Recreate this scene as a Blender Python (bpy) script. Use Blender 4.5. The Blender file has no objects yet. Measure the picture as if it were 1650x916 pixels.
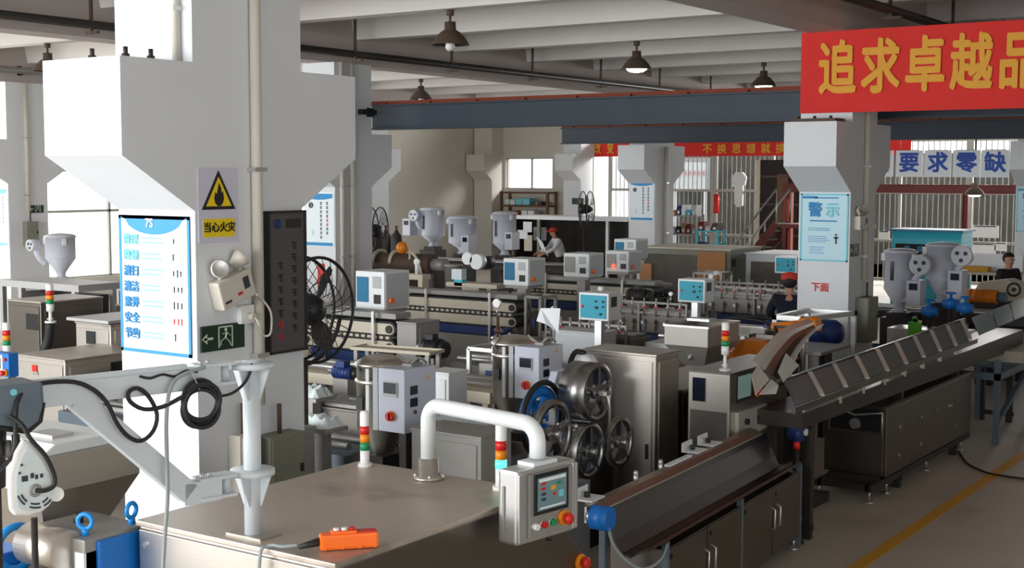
import bpy, bmesh, math, random
from mathutils import Vector, Matrix, Euler

SC = bpy.context.scene
COL = SC.collection
RND = random.Random(7)
PI = math.pi

# ---------------------------------------------------------------- camera
CAM_H = 3.0
F_PX, PITCH, ROLL, YAW = 2162.4, 0.0822, 0.0024, 0.6008
_f0 = Vector((-math.sin(YAW), math.cos(YAW), 0)); _r0 = Vector((math.cos(YAW), math.sin(YAW), 0)); _u0 = Vector((0, 0, 1))
_fw = _f0 * math.cos(PITCH) - _u0 * math.sin(PITCH)
_up = _u0 * math.cos(PITCH) + _f0 * math.sin(PITCH)
_rt = _r0 * math.cos(ROLL) + _up * math.sin(ROLL)
_up2 = _up * math.cos(ROLL) - _r0 * math.sin(ROLL)
cam_data = bpy.data.cameras.new('camera')
cam_data.sensor_width = 36.0
cam_data.lens = F_PX * 36.0 / 1650.0
cam_data.clip_end = 300
cam = bpy.data.objects.new('camera', cam_data)
COL.objects.link(cam)
m = Matrix((_rt, _up2, -_fw)).transposed().to_4x4()
m.translation = Vector((0, 0, CAM_H))
cam.matrix_world = m
SC.camera = cam


def at(x, y, X=None, Y=None, Z=None):
    """point of the place seen at photo pixel x, y on one plane of the hall"""
    d = _fw + _rt * ((x - 825) / F_PX) - _up2 * ((y - 458) / F_PX)
    t = X / d.x if X is not None else Y / d.y if Y is not None else (Z - CAM_H) / d.z
    return Vector((0, 0, CAM_H)) + d * t


# ---------------------------------------------------------------- world, daylight, exposure
SC.view_settings.view_transform = 'Standard'
SC.view_settings.look = 'None'
SC.view_settings.gamma = 1.0
SC.view_settings.use_curve_mapping = False
SC.view_settings.exposure = 0.32
SC.cycles.use_denoising = True
SC.cycles.max_bounces = 8
SC.cycles.sample_clamp_indirect = 4.0
W = bpy.data.worlds.new('overcast_sky')
SC.world = W
W.use_nodes = True
_bg = W.node_tree.nodes['Background']
_bg.inputs[0].default_value = (0.93, 0.97, 1.0, 1)
_bg.inputs[1].default_value = 1.7


def daylight(name, loc, direction, sx, sy, power, color=(1, 0.98, 0.95)):
    l = bpy.data.lights.new(name, 'AREA')
    l.shape = 'RECTANGLE'
    l.size = sx; l.size_y = sy; l.energy = power; l.color = color
    o = bpy.data.objects.new(name, l)
    COL.objects.link(o)
    o.location = loc
    o.rotation_euler = Vector(direction).to_track_quat('-Z', 'Z').to_euler()
    return o


# big open doors of the front side, the window band of the left side, the yard beyond the back grille
daylight('daylight_front', (-12.0, -6.6, 3.3), (0.05, 1, -0.05), 17.6, 3.4, 2050, (0.97, 0.99, 1.0))
daylight('daylight_left', (-27.2, 14.0, 2.9), (1, 0, -0.05), 26.0, 3.6, 8500, (1.0, 0.98, 0.95))
daylight('fill_right', (7.6, -0.5, 2.9), (-1, 0.25, -0.02), 11.0, 3.4, 420)  # unseen fill light, added to brighten faces turned to the right
daylight('daylight_back', (-13.0, 41.5, 4.75), (-0.25, -1, -0.12), 18.0, 1.3, 2200)


# ---------------------------------------------------------------- materials
MATS = {}


def mat(name, color, rough=0.6, metal=0.0, var=0.06, scale=6.0, bump=0.0, emit=None, es=0.0, stretch=None, alpha=None, spec=0.5, dirt=None):
    """procedural surface: colour broken up by noise, optional brushed stretch, dirt blotches and fine bump"""
    if name in MATS:
        return MATS[name]
    M = bpy.data.materials.new(name)
    M.use_nodes = True
    nt = M.node_tree; N = nt.nodes; L = nt.links
    b = N['Principled BSDF']
    b.inputs['Roughness'].default_value = rough
    b.inputs['Metallic'].default_value = metal
    b.inputs['Specular IOR Level'].default_value = spec
    tc = N.new('ShaderNodeTexCoord'); mp = N.new('ShaderNodeMapping')
    L.new(tc.outputs['Object'], mp.inputs['Vector'])
    if stretch: mp.inputs['Scale'].default_value = stretch
    nz = N.new('ShaderNodeTexNoise')
    nz.inputs['Scale'].default_value = scale; nz.inputs['Detail'].default_value = 4
    L.new(mp.outputs[0], nz.inputs['Vector'])
    mx = N.new('ShaderNodeMix'); mx.data_type = 'RGBA'
    c = tuple(color)
    mx.inputs['A'].default_value = tuple(max(0, v * (1 - var)) for v in c) + (1,)
    mx.inputs['B'].default_value = tuple(min(1, v * (1 + var)) for v in c) + (1,)
    L.new(nz.outputs['Fac'], mx.inputs['Factor'])
    out = mx.outputs['Result']
    if dirt:
        n2 = N.new('ShaderNodeTexNoise'); n2.inputs['Scale'].default_value = dirt[1]; n2.inputs['Detail'].default_value = 6
        L.new(tc.outputs['Object'], n2.inputs['Vector'])
        rp = N.new('ShaderNodeValToRGB'); rp.color_ramp.elements[0].position = dirt[2]; rp.color_ramp.elements[1].position = dirt[2] + 0.14
        L.new(n2.outputs['Fac'], rp.inputs[0])
        m2 = N.new('ShaderNodeMix'); m2.data_type = 'RGBA'
        L.new(rp.outputs[0], m2.inputs['Factor']); L.new(out, m2.inputs['A']); m2.inputs['B'].default_value = tuple(dirt[0]) + (1,)
        out = m2.outputs['Result']
    L.new(out, b.inputs['Base Color'])
    if bump:
        bp = N.new('ShaderNodeBump'); bp.inputs['Strength'].default_value = bump; bp.inputs['Distance'].default_value = 0.02
        L.new(nz.outputs['Fac'], bp.inputs['Height']); L.new(bp.outputs[0], b.inputs['Normal'])
    if emit:
        b.inputs['Emission Color'].default_value = tuple(emit) + (1,); b.inputs['Emission Strength'].default_value = es
    if alpha is not None:
        b.inputs['Alpha'].default_value = alpha
    MATS[name] = M
    return M


def S(r, g, b):
    return tuple(((v / 255) / 12.92 if v / 255 <= 0.04045 else ((v / 255 + 0.055) / 1.055) ** 2.4) for v in (r, g, b))


mat('white_plaster', S(221, 224, 228), 0.85, var=0.03, scale=2.5, bump=0.05, dirt=(S(196, 192, 184), 1.1, 0.66))
mat('wall_plaster', S(212, 208, 198), 0.9, var=0.04, scale=1.5, bump=0.04, dirt=(S(170, 158, 140), 0.7, 0.70))
mat('ceiling_paint', S(214, 210, 206), 0.9, var=0.05, scale=1.8)
mat('girder_paint', S(182, 172, 168), 0.9, var=0.08, scale=1.5)
mat('concrete_floor', S(182, 174, 162), 0.6, var=0.10, scale=1.3, bump=0.03, dirt=(S(144, 137, 127), 0.55, 0.56))
mat('yellow_paint', S(206, 152, 40), 0.7, var=0.15, scale=9, dirt=(S(140, 112, 60), 3.0, 0.66))
mat('blue_steel', S(50, 62, 74), 0.6, var=0.12, scale=2.0)
mat('rust_edge', S(128, 58, 36), 0.8, var=0.2, scale=8)
mat('red_steel', S(104, 34, 26), 0.6, var=0.15, scale=4)
mat('red_banner', S(214, 38, 30), 0.75, var=0.05, scale=2)
mat('gold_print', S(222, 160, 48), 0.7, var=0.05)
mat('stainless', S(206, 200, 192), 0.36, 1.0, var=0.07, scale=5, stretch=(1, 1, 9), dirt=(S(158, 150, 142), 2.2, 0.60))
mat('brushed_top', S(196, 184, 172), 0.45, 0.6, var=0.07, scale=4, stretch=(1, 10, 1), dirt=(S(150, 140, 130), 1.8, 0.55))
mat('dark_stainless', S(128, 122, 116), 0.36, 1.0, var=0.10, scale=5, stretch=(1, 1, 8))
mat('cast_grey', S(150, 148, 144), 0.5, 0.3, var=0.12, scale=7)
mat('aluminium', S(205, 205, 205), 0.38, 0.9, var=0.06, scale=9)
mat('white_enamel', S(226, 230, 232), 0.4, var=0.03)
mat('arm_paint', S(206, 214, 220), 0.45, var=0.03)
mat('pale_blue_enamel', S(206, 212, 228), 0.45, var=0.03)
mat('dryer_grey', S(204, 208, 220), 0.45, var=0.04)
mat('box_grey', S(190, 194, 196), 0.5, var=0.04)
mat('teal_panel', S(20, 158, 184), 0.5, var=0.05)
mat('deep_teal_panel', S(20, 110, 150), 0.5, var=0.05)
mat('teal_paint', S(60, 184, 204), 0.5, var=0.06)
mat('navy_paint', S(24, 52, 110), 0.5, var=0.10)
mat('machine_blue', S(14, 112, 200), 0.45, var=0.08)
mat('slate_blue_plastic', S(92, 106, 118), 0.5, var=0.06)
mat('orange_plastic', S(250, 110, 20), 0.4, var=0.03)
mat('orange_paint', S(226, 128, 22), 0.5, var=0.08)
mat('red_plastic', S(206, 30, 26), 0.35, var=0.03)
mat('amber_plastic', S(236, 140, 24), 0.35, var=0.03)
mat('green_plastic', S(18, 140, 84), 0.35, var=0.03)
mat('yellow_plastic', S(236, 176, 30), 0.4, var=0.03)
mat('green_lit', S(60, 240, 170), 0.3, emit=(0.05, 1.0, 0.45), es=3.0)
mat('white_plastic', S(236, 236, 234), 0.4, var=0.02)
mat('black_rubber', S(28, 28, 30), 0.6, var=0.15)
mat('black_plastic', S(24, 25, 28), 0.45, var=0.1)
mat('charcoal_metal', S(58, 54, 52), 0.55, 0.4, var=0.15)
mat('board_grey', S(82, 78, 80), 0.5, var=0.06)
mat('brown_iron', S(82, 66, 54), 0.7, var=0.15, scale=5)
mat('copper_brown', S(132, 108, 94), 0.4, 0.7, var=0.12)
mat('cable_grey', S(150, 158, 160), 0.55, var=0.05)
mat('beige_plastic', S(206, 200, 188), 0.5, var=0.04)
mat('box_olive', S(128, 130, 116), 0.6, var=0.06)
mat('paper', S(232, 236, 240), 0.8, var=0.02)
mat('poster_white', S(232, 242, 246), 0.5, var=0.01)
mat('poster_pale', S(188, 224, 236), 0.5, var=0.02)
mat('poster_blue', S(24, 140, 204), 0.5, var=0.03)
mat('ink_blue', S(30, 130, 190), 0.6, var=0.02)
mat('ink_dark', S(50, 56, 66), 0.6, var=0.02)
mat('ink_red', S(206, 40, 36), 0.6, var=0.02)
mat('ink_cyan', S(120, 206, 220), 0.6, var=0.02)
mat('sign_yellow', S(240, 208, 20), 0.5, var=0.02)
mat('sign_lilac', S(206, 204, 220), 0.5, var=0.02)
mat('exit_green', S(20, 50, 38), 0.4, var=0.03)
mat('exit_glow', S(206, 220, 190), 0.5, var=0.03)
mat('sign_royal_blue', S(14, 70, 172), 0.5, var=0.02)
mat('cardboard', S(176, 126, 84), 0.85, var=0.06)
mat('plastic_wrap', S(92, 86, 80), 0.25, 0.3, var=0.25, scale=8)
mat('screen_glass', S(40, 60, 80), 0.15, emit=S(150, 180, 170), es=0.22)
mat('screen_dark', S(24, 34, 50), 0.15)
mat('navy_cloth', S(22, 26, 44), 0.9, var=0.1)
mat('white_cloth', S(222, 224, 226), 0.9, var=0.05)
mat('black_cloth', S(26, 26, 28), 0.9, var=0.1)
mat('red_cap', S(190, 50, 36), 0.8, var=0.08)
mat('skin', S(190, 140, 116), 0.6, var=0.05)
mat('hair', S(24, 20, 18), 0.7, var=0.1)
mat('brown_wood', S(104, 72, 52), 0.7, var=0.15)
mat('window_frame_paint', S(170, 168, 160), 0.6, var=0.05)
mat('green_bag', S(90, 176, 40), 0.6, var=0.05)
mat('lamp_lit', (1, 1, 1), 0.3, emit=(1.0, 1.0, 1.0), es=14.0)
mat('lamp_off', S(225, 225, 220), 0.3)
mat('film_white', S(214, 226, 228), 0.35, var=0.12, scale=12)
mat('belt_tan', S(198, 190, 172), 0.7, var=0.08)
mat('dark_interior', S(44, 40, 38), 0.9, var=0.2)
mat('glass', (0.75, 0.85, 0.88), 0.1, alpha=0.35, spec=0.5)
mat('azure_paint', S(16, 140, 220), 0.45, var=0.06)
mat('grey_green_plate', S(100, 110, 112), 0.45, 0.0, var=0.08)  # greenish grey of the reflected sky put into the plate colour
mat('greenish_guard', S(96, 122, 122), 0.25, 0.3, var=0.08)
mat('yard_wall', S(80, 80, 75), 0.9, var=0.55, scale=1.6)
mat('bright_sheet', S(200, 198, 192), 0.32, 0.45, var=0.05, scale=6)
mat('wheel_steel', S(150, 150, 150), 0.3, 1.0, var=0.12, scale=6)
mat('black_steel', S(84, 78, 74), 0.34, 0.85, var=0.12, scale=5, stretch=(1, 1, 6))
mat('bar_paint', S(150, 148, 142), 0.6, var=0.08)
mat('tank_steel', S(122, 118, 112), 0.45, 0.7, var=0.12, scale=5)
mat('faded_red', S(176, 92, 78), 0.7, var=0.1)
mat('bin_steel', S(176, 172, 166), 0.5, 0.5, var=0.06, scale=5)
mat('red_lit', S(240, 60, 40), 0.4, emit=(1.0, 0.1, 0.05), es=1.5)
mat('grey_ridge', S(206, 204, 198), 0.4, 0.1, var=0.05)


# ---------------------------------------------------------------- mesh builder
class MB:
    """collects shapes of ONE part"""
    def __init__(s):
        s.v = []; s.f = []; s.mi = []; s.cur = 0; s.sm = []

    def add(s, vs, fs, T=None, smooth=False):
        n = len(s.v)
        for p in vs:
            p = Vector(p)
            s.v.append(T @ p if T else p)
        for f in fs:
            s.f.append(tuple(i + n for i in f)); s.mi.append(s.cur); s.sm.append(smooth)
        return s

    def box(s, c, d, rot=None, T=None):
        x, y, z = d[0] / 2, d[1] / 2, d[2] / 2
        M = Matrix.Translation(c) @ (Euler(rot).to_matrix().to_4x4() if rot else Matrix())
        if T: M = T @ M
        vs = [(-x, -y, -z), (x, -y, -z), (x, y, -z), (-x, y, -z), (-x, -y, z), (x, -y, z), (x, y, z), (-x, y, z)]
        return s.add(vs, [(0, 3, 2, 1), (4, 5, 6, 7), (0, 1, 5, 4), (1, 2, 6, 5), (2, 3, 7, 6), (3, 0, 4, 7)], M)

    def bb(s, a, b):
        return s.box([(a[i] + b[i]) / 2 for i in range(3)], [abs(b[i] - a[i]) for i in range(3)])

    def bar(s, a, b, w, h=None):
        """square bar from a to b"""
        a, b = Vector(a), Vector(b); h = h or w
        d = b - a
        q = d.to_track_quat('Y', 'Z').to_matrix().to_4x4()
        M = Matrix.Translation((a + b) / 2) @ q
        x, y, z = w / 2, d.length / 2, h / 2
        vs = [(-x, -y, -z), (x, -y, -z), (x, y, -z), (-x, y, -z), (-x, -y, z), (x, -y, z), (x, y, z), (-x, y, z)]
        return s.add(vs, [(0, 3, 2, 1), (4, 5, 6, 7), (0, 1, 5, 4), (1, 2, 6, 5), (2, 3, 7, 6), (3, 0, 4, 7)], M)

    def cyl(s, a, b, r, r2=None, n=16, caps=True):
        a, b = Vector(a), Vector(b); r2 = r if r2 is None else r2
        q = (b - a).to_track_quat('Z', 'Y').to_matrix()
        ring = [(math.cos(2 * PI * k / n), math.sin(2 * PI * k / n)) for k in range(n)]
        vs = [a + q @ Vector((c * r, d * r, 0)) for c, d in ring] + [b + q @ Vector((c * r2, d * r2, 0)) for c, d in ring]
        s.add(vs, [(k, (k + 1) % n, n + (k + 1) % n, n + k) for k in range(n)], smooth=True)
        if caps:
            s.add(vs[:n], [tuple(range(n))[::-1]]); s.add(vs[n:], [tuple(range(n))])
        return s

    def tube(s, pts, r, n=8, closed=False, caps=True):
        pts = [Vector(p) for p in pts]
        rs = r if isinstance(r, (list, tuple)) else [r] * len(pts)
        m = len(pts); vs = []
        up = None
        for i, p in enumerate(pts):
            if closed: t = pts[(i + 1) % m] - pts[i - 1]
            else: t = pts[min(i + 1, m - 1)] - pts[max(i - 1, 0)]
            if t.length < 1e-9: t = Vector((0, 0, 1))
            t.normalize()
            if up is None:
                up = Vector((0, 0, 1)) if abs(t.z) < 0.9 else Vector((1, 0, 0))
            u = up - t * up.dot(t)
            if u.length < 1e-4: u = t.orthogonal()
            u.normalize(); w = t.cross(u); up = u
            for k in range(n):
                a = 2 * PI * k / n
                vs.append(p + (u * math.cos(a) + w * math.sin(a)) * rs[i])
        fs = []
        for i in range(m if closed else m - 1):
            j = (i + 1) % m
            for k in range(n):
                fs.append((i * n + k, i * n + (k + 1) % n, j * n + (k + 1) % n, j * n + k))
        s.add(vs, fs, smooth=True)
        if caps and not closed:
            s.add(vs[:n], [tuple(range(n))[::-1]]); s.add(vs[-n:], [tuple(range(n))])
        return s

    def lathe(s, prof, o=(0, 0, 0), axis=(0, 0, 1), n=24, smooth=True):
        """profile of (radius, height) spun about axis"""
        q = Vector(axis).to_track_quat('Z', 'Y').to_matrix(); o = Vector(o)
        vs = []
        for r, h in prof:
            for k in range(n):
                a = 2 * PI * k / n
                vs.append(o + q @ Vector((r * math.cos(a), r * math.sin(a), h)))
        fs = [(i * n + k, i * n + (k + 1) % n, (i + 1) * n + (k + 1) % n, (i + 1) * n + k) for i in range(len(prof) - 1) for k in range(n)]
        return s.add(vs, fs, smooth=smooth)

    def prism(s, poly, a, b, axis='Y'):
        """polygon in the plane across axis, extruded from a to b along it"""
        def p3(u, v, w):
            return {'X': (w, u, v), 'Y': (u, w, v), 'Z': (u, v, w)}[axis]
        n = len(poly)
        vs = [p3(u, v, a) for u, v in poly] + [p3(u, v, b) for u, v in poly]
        fs = [tuple(range(n)), tuple(range(n, 2 * n))[::-1]] + [(k, (k + 1) % n, n + (k + 1) % n, n + k) for k in range(n)]
        return s.add(vs, fs)

    def sphere(s, c, r, n=14, m=9, sq=(1, 1, 1)):
        vs = []; c = Vector(c)
        for i in range(m + 1):
            th = PI * i / m
            for k in range(n):
                a = 2 * PI * k / n
                vs.append(c + Vector((r * sq[0] * math.sin(th) * math.cos(a), r * sq[1] * math.sin(th) * math.sin(a), r * sq[2] * math.cos(th))))
        fs = [(i * n + k, (i + 1) * n + k, (i + 1) * n + (k + 1) % n, i * n + (k + 1) % n) for i in range(m) for k in range(n)]
        return s.add(vs, fs, smooth=True)

    def torus(s, c, R, r, axis=(0, 0, 1), n=28, k=8):
        q = Vector(axis).to_track_quat('Z', 'Y').to_matrix(); c = Vector(c)
        return s.tube([c + q @ Vector((R * math.cos(2 * PI * i / n), R * math.sin(2 * PI * i / n), 0)) for i in range(n)], r, k, closed=True)

    def use(s, i):
        s.cur = i; return s


def part(mb, name, mats, parent=None, bevel=0.0, thick=0.0):
    me = bpy.data.meshes.new(name)
    bm = bmesh.new()
    vs = [bm.verts.new(v) for v in mb.v]
    for f, mi, sm in zip(mb.f, mb.mi, mb.sm):
        try:
            fc = bm.faces.new([vs[i] for i in f]); fc.material_index = mi; fc.smooth = sm
        except ValueError:
            pass
    bmesh.ops.remove_doubles(bm, verts=bm.verts, dist=1e-5)
    bmesh.ops.recalc_face_normals(bm, faces=bm.faces)
    if bevel:
        es = [e for e in bm.edges if len(e.link_faces) == 2 and e.calc_face_angle(0) > 0.6]
        try:
            bmesh.ops.bevel(bm, geom=es, offset=bevel, segments=2, profile=0.6, affect='EDGES', clamp_overlap=True)
        except Exception:
            pass
    bm.to_mesh(me); bm.free()
    for m_ in (mats if isinstance(mats, (list, tuple)) else [mats]):
        me.materials.append(MATS[m_])
    o = bpy.data.objects.new(name, me)
    COL.objects.link(o)
    if parent: o.parent = parent
    if thick:
        md = o.modifiers.new('thickness', 'SOLIDIFY'); md.thickness = thick
    return o


def tag(o, label, cat, group=None):
    o['label'] = label; o['category'] = cat
    if group: o['group'] = group
    return o


def thing(name, label, cat, loc=(0, 0, 0), rz=0.0, group=None):
    o = bpy.data.objects.new(name, None)
    o.empty_display_size = 0.1
    COL.objects.link(o)
    o.location = loc; o.rotation_euler = (0, 0, rz)
    return tag(o, label, cat, group)


def struct(mb, name, mats, bevel=0.0):
    o = part(mb, name, mats, None, bevel); o['kind'] = 'structure'
    return o


def kids(o):
    return [c for c in bpy.data.objects if c.parent == o]


def copy_tree(o, parent=None):
    c = o.copy(); COL.objects.link(c)
    if parent: c.parent = parent
    for ch in kids(o):
        copy_tree(ch, c)
    return c


def dup(root, loc, rz, label, group=None, scale=None):
    c = copy_tree(root)
    c.location = loc; c.rotation_euler = (0, 0, rz); c['label'] = label
    if group: c['group'] = group
    if scale: c.scale = scale
    return c


def text_mesh(txt, size, bold=0.0, extrude=0.001, align='CENTER', spacing=1.0):
    cu = bpy.data.curves.new('lettering', 'FONT')
    cu.body = txt; cu.size = size; cu.align_x = align; cu.align_y = 'CENTER'
    cu.extrude = extrude; cu.space_character = spacing; cu.resolution_u = 3
    o = bpy.data.objects.new('lettering', cu); COL.objects.link(o)
    dg = bpy.context.evaluated_depsgraph_get()
    me = bpy.data.meshes.new_from_object(o.evaluated_get(dg))
    bpy.data.objects.remove(o); bpy.data.curves.remove(cu)
    if not bold:
        return me
    # heavier strokes: the same outline laid down five times, a little apart
    bm = bmesh.new(); d = bold * size
    for k, (u, v) in enumerate(((0, 0), (d, 0.4 * d), (-d, -0.4 * d), (-0.4 * d, d), (0.4 * d, -d), (0.8 * d, -0.8 * d), (-0.8 * d, 0.8 * d))):
        me.transform(Matrix.Translation((u, v, 0.0004 * (k + 1)))); bm.from_mesh(me); me.transform(Matrix.Translation((-u, -v, -0.0004 * (k + 1))))
    bm.to_mesh(me); bm.free()
    return me


def text(txt, size, M, mt, parent, name='lettering', bold=0.0, align='CENTER', sx=1.0, spacing=1.0):
    """lettering as a thin mesh; M places its own x-right y-up plane"""
    me = text_mesh(txt, size, bold, 0.0012, align, spacing)
    me.transform(M @ Matrix.Diagonal((sx, 1, 1, 1)))
    me.materials.clear(); me.materials.append(MATS[mt])
    for p in me.polygons: p.material_index = 0
    me.name = name
    o = bpy.data.objects.new(name, me); COL.objects.link(o); o.parent = parent
    return o


def plane_M(o, xdir, zdir=(0, 0, 1)):
    """matrix whose x runs along xdir, y up along zdir, at o"""
    x = Vector(xdir).normalized(); y = Vector(zdir).normalized(); z = x.cross(y)
    M = Matrix((x, y, z)).transposed().to_4x4(); M.translation = Vector(o)
    return M


def arc(c, r, a0, a1, n, u, v):
    c, u, v = Vector(c), Vector(u), Vector(v)
    return [c + u * (r * math.cos(a0 + (a1 - a0) * k / n)) + v * (r * math.sin(a0 + (a1 - a0) * k / n)) for k in range(n + 1)]


def smooth_path(pts, n=6):
    """Catmull-Rom through the given points"""
    P = [Vector(p) for p in pts]; P = [P[0] * 2 - P[1]] + P + [P[-1] * 2 - P[-2]]
    out = []
    for i in range(1, len(P) - 2):
        a, b, c, d = P[i - 1:i + 3]
        for k in range(n):
            t = k / n
            out.append(0.5 * ((2 * b) + (c - a) * t + (2 * a - 5 * b + 4 * c - d) * t * t + (3 * b - a - 3 * c + d) * t ** 3))
    out.append(P[-2])
    return out
# ================================================================ the hall
CX, CY, BX, BY, CW, CD, CP = -5.762, 5.241, 8.23, 10.339, 0.65, 0.871, 0.504
ZT, ZB, ZS = 3.618, 3.093, 2.784          # corbel top, end-face bottom, where the slope meets the shaft
G_BOT, RIB_BOT, SLAB = 4.70, 5.08, 5.55

b = MB(); b.bb((-27.2, -7.4, -0.12), (7.4, 44, 0)); struct(b, 'floor', 'concrete_floor')
# painted lane line on the floor
b = MB(); b.bb((-3.56, 2.0, 0), (-3.45, 30, 0.004)); struct(b, 'floor_marking', 'yellow_paint')
b = MB(); b.bb((-27.2, -7.4, SLAB), (7.4, 40.2, SLAB + 0.2)); struct(b, 'ceiling', 'ceiling_paint')
y = -5.6 + 2.43 * 0
k = 0
while y < 40:
    b = MB()
    # tapered concrete rib: wider at the slab
    b.prism([(y - 0.13, RIB_BOT), (y + 0.13, RIB_BOT), (y + 0.22, SLAB), (y - 0.22, SLAB)], -27.0, 7.2, axis='X')
    struct(b, 'ceiling_rib', 'ceiling_paint'); y += 2.43
for i in (0, -1, -2):
    x1 = CX + i * BX
    b = MB(); b.bb((x1 - CW + 0.1, -7.2, G_BOT), (x1 - 0.08, 40, SLAB)); struct(b, 'ceiling_girder', 'girder_paint')


def pillar(i, j):
    X, Yc = CX + i * BX, CY + j * BY
    b = MB()
    b.bb((X - CW, Yc, 0), (X, Yc + CD, G_BOT))
    for sgn, y0 in ((-1, Yc), (1, Yc + CD)):
        b.prism([(y0, ZS), (y0 + sgn * CP, ZB), (y0 + sgn * CP, ZT), (y0, ZT)], X - CW, X, axis='X')
    return struct(b, 'pillar', 'white_plaster')


for i, j in ((0, 0), (0, 1), (0, 2), (-1, 1), (-1, 2), (-2, 1), (-2, 2), (-2, 3), (-1, 0)):
    pillar(i, j)

# left wall with two rows of windows, back wall with one, right and front walls
WX = -26.5
ybreaks = [(-5.0, 3.6), (5.4, 13.8), (15.6, 23.4), (24.6, 29.6)]
b = MB(); YE = 37.25
for z0, z1 in ((0, 0.5), (3.05, 3.35), (5.1, SLAB)): b.bb((WX - 0.25, -7.4, z0), (WX, YE, z1))
for z0, z1 in ((0.5, 3.05), (3.35, 5.1)):
    prev = -7.4
    for a0, a1 in ybreaks + [(YE, YE)]:
        b.bb((WX - 0.25, prev, z0), (WX, a0, z1)); prev = a1
struct(b, 'wall_left', 'wall_plaster')
n = 1
for a0, a1 in ybreaks:
    for z0, z1 in ((0.5, 3.05), (3.35, 5.1)):
        b = MB(); t = 0.06
        m_ = int((a1 - a0) / 1.6)
        for k in range(m_ + 1):
            yy = a0 + (a1 - a0) * k / m_
            b.box((WX - 0.12, yy, (z0 + z1) / 2), (0.07, t, z1 - z0))
        for zz in (z0, z0 + (z1 - z0) * 0.62, z1):
            b.box((WX - 0.12, (a0 + a1) / 2, zz), (0.07, a1 - a0, t))
        o = struct(b, 'window_%d' % n, 'window_frame_paint'); n += 1
# back wall of the left bay
b = MB(); YB = 37.0
wx0, wx1, wz0, wz1 = -25.62, -23.77, 2.5, 3.5
b.bb((WX, YB, 0), (-22.2, YB + 0.25, wz0)); b.bb((WX, YB, wz1), (-22.2, YB + 0.25, SLAB))
b.bb((WX, YB, wz0), (wx0, YB + 0.25, wz1)); b.bb((wx1, YB, wz0), (-22.2, YB + 0.25, wz1))
struct(b, 'wall_back', 'wall_plaster')
b = MB()
for xx in (wx0, (wx0 * 0.46 + wx1 * 0.54), wx1): b.box((xx, YB + 0.1, (wz0 + wz1) / 2), (0.05, 0.06, wz1 - wz0))
for zz in (wz0, wz1): b.box(((wx0 + wx1) / 2, YB + 0.1, zz), (wx1 - wx0, 0.06, 0.05))
struct(b, 'window_%d' % n, 'window_frame_paint'); n += 1
# half pillar set in the corner of the back wall, its corbel to the front
b = MB(); px_ = -26.35
b.bb((px_ - 0.1, 36.35, 0), (px_ + 0.62, 37.0, SLAB))
b.prism([(36.35, ZS), (35.9, ZB), (35.9, ZT), (36.35, ZT)], px_ - 0.1, px_ + 0.62, axis='X')
struct(b, 'pillar', 'wall_plaster')
b = MB(); b.bb((7.0, 6.0, 0), (7.4, 44, SLAB)); b.bb((7.0, -7.4, 0), (7.4, 6.0, 1.0)); b.bb((7.0, -7.4, 4.6), (7.4, 6.0, SLAB))
b.bb((7.0, -1.0, 1.0), (7.4, -0.4, 4.6)); struct(b, 'wall_right', 'wall_plaster')
b = MB(); b.bb((-3.0, -7.4, 0), (7.2, -7.1, SLAB)); b.bb((-27, -7.4, 5.1), (-3.0, -7.1, SLAB)); b.bb((-27, -7.4, 0), (-3.0, -7.1, 0.5))
b.bb((-21.2, -7.4, 0), (-20.4, -7.1, 5.1)); b.bb((-13.2, -7.4, 0), (-12.6, -7.1, 5.1))
struct(b, 'wall_front', 'wall_plaster')
# yard wall beyond the barred back side, and the lintel over the bars
b = MB(); b.bb((-24, 44.0, 0), (6, 44.3, 3.7)); struct(b, 'wall_yard', 'yard_wall')
b = MB(); b.bb((-24, 37.3, -0.1), (7, 47, 0.0)); struct(b, 'ground_yard', 'concrete_floor')
b = MB(); b.bb((-21.95, 37.0, 5.2), (7.2, 37.25, SLAB)); struct(b, 'trim_1', 'girder_paint')

# ---------------------------------------------------------------- bars of the back side: frames of upright rods
GRILLE = [(-21.7, -18.0), (-18.0, -14.2), (-14.2, -10.4), (-10.4, -6.6), (-6.6, -2.8)]
GL = ['steel bar grille panel beside the back pillar, a hazy pane behind it', 'steel bar grille panel behind the pillar with the white notice',
      'steel bar grille panel behind the stair and the red posts', 'steel bar grille panel behind the teal machine', 'steel bar grille panel behind the rightmost pillar']
for (x0, x1), lb in zip(GRILLE, GL):
    t = thing('bar_grille', lb, 'grille', ((x0 + x1) / 2, 37.1, 0), group='steel bar grilles of the back side')
    w = x1 - x0
    b = MB()
    for xx in (-w / 2 + 0.05, 0, w / 2 - 0.05): b.box((xx, 0, 2.0), (0.09, 0.08, 4.0))
    for zz in (0.05, 1.15, 2.5, 3.95): b.box((0, 0, zz), (w - 0.02, 0.06, 0.08))
    part(b, 'frame', 'window_frame_paint', t)
    b = MB(); q = -w / 2 + 0.12
    while q < w / 2: b.cyl((q, 0, 0.1), (q, 0, 3.95), 0.014, n=6, caps=False); q += 0.15
    part(b, 'bars', 'bar_paint', t)
# panes lit by the yard behind the left grille
b = MB(); b.bb((-21.66, 37.143, 2.5), (-18.02, 37.16, 3.5))
tag(part(b, 'hazy_pane', 'glass'), 'hazy pale window pane behind the leftmost steel bars', 'window pane')

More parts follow.
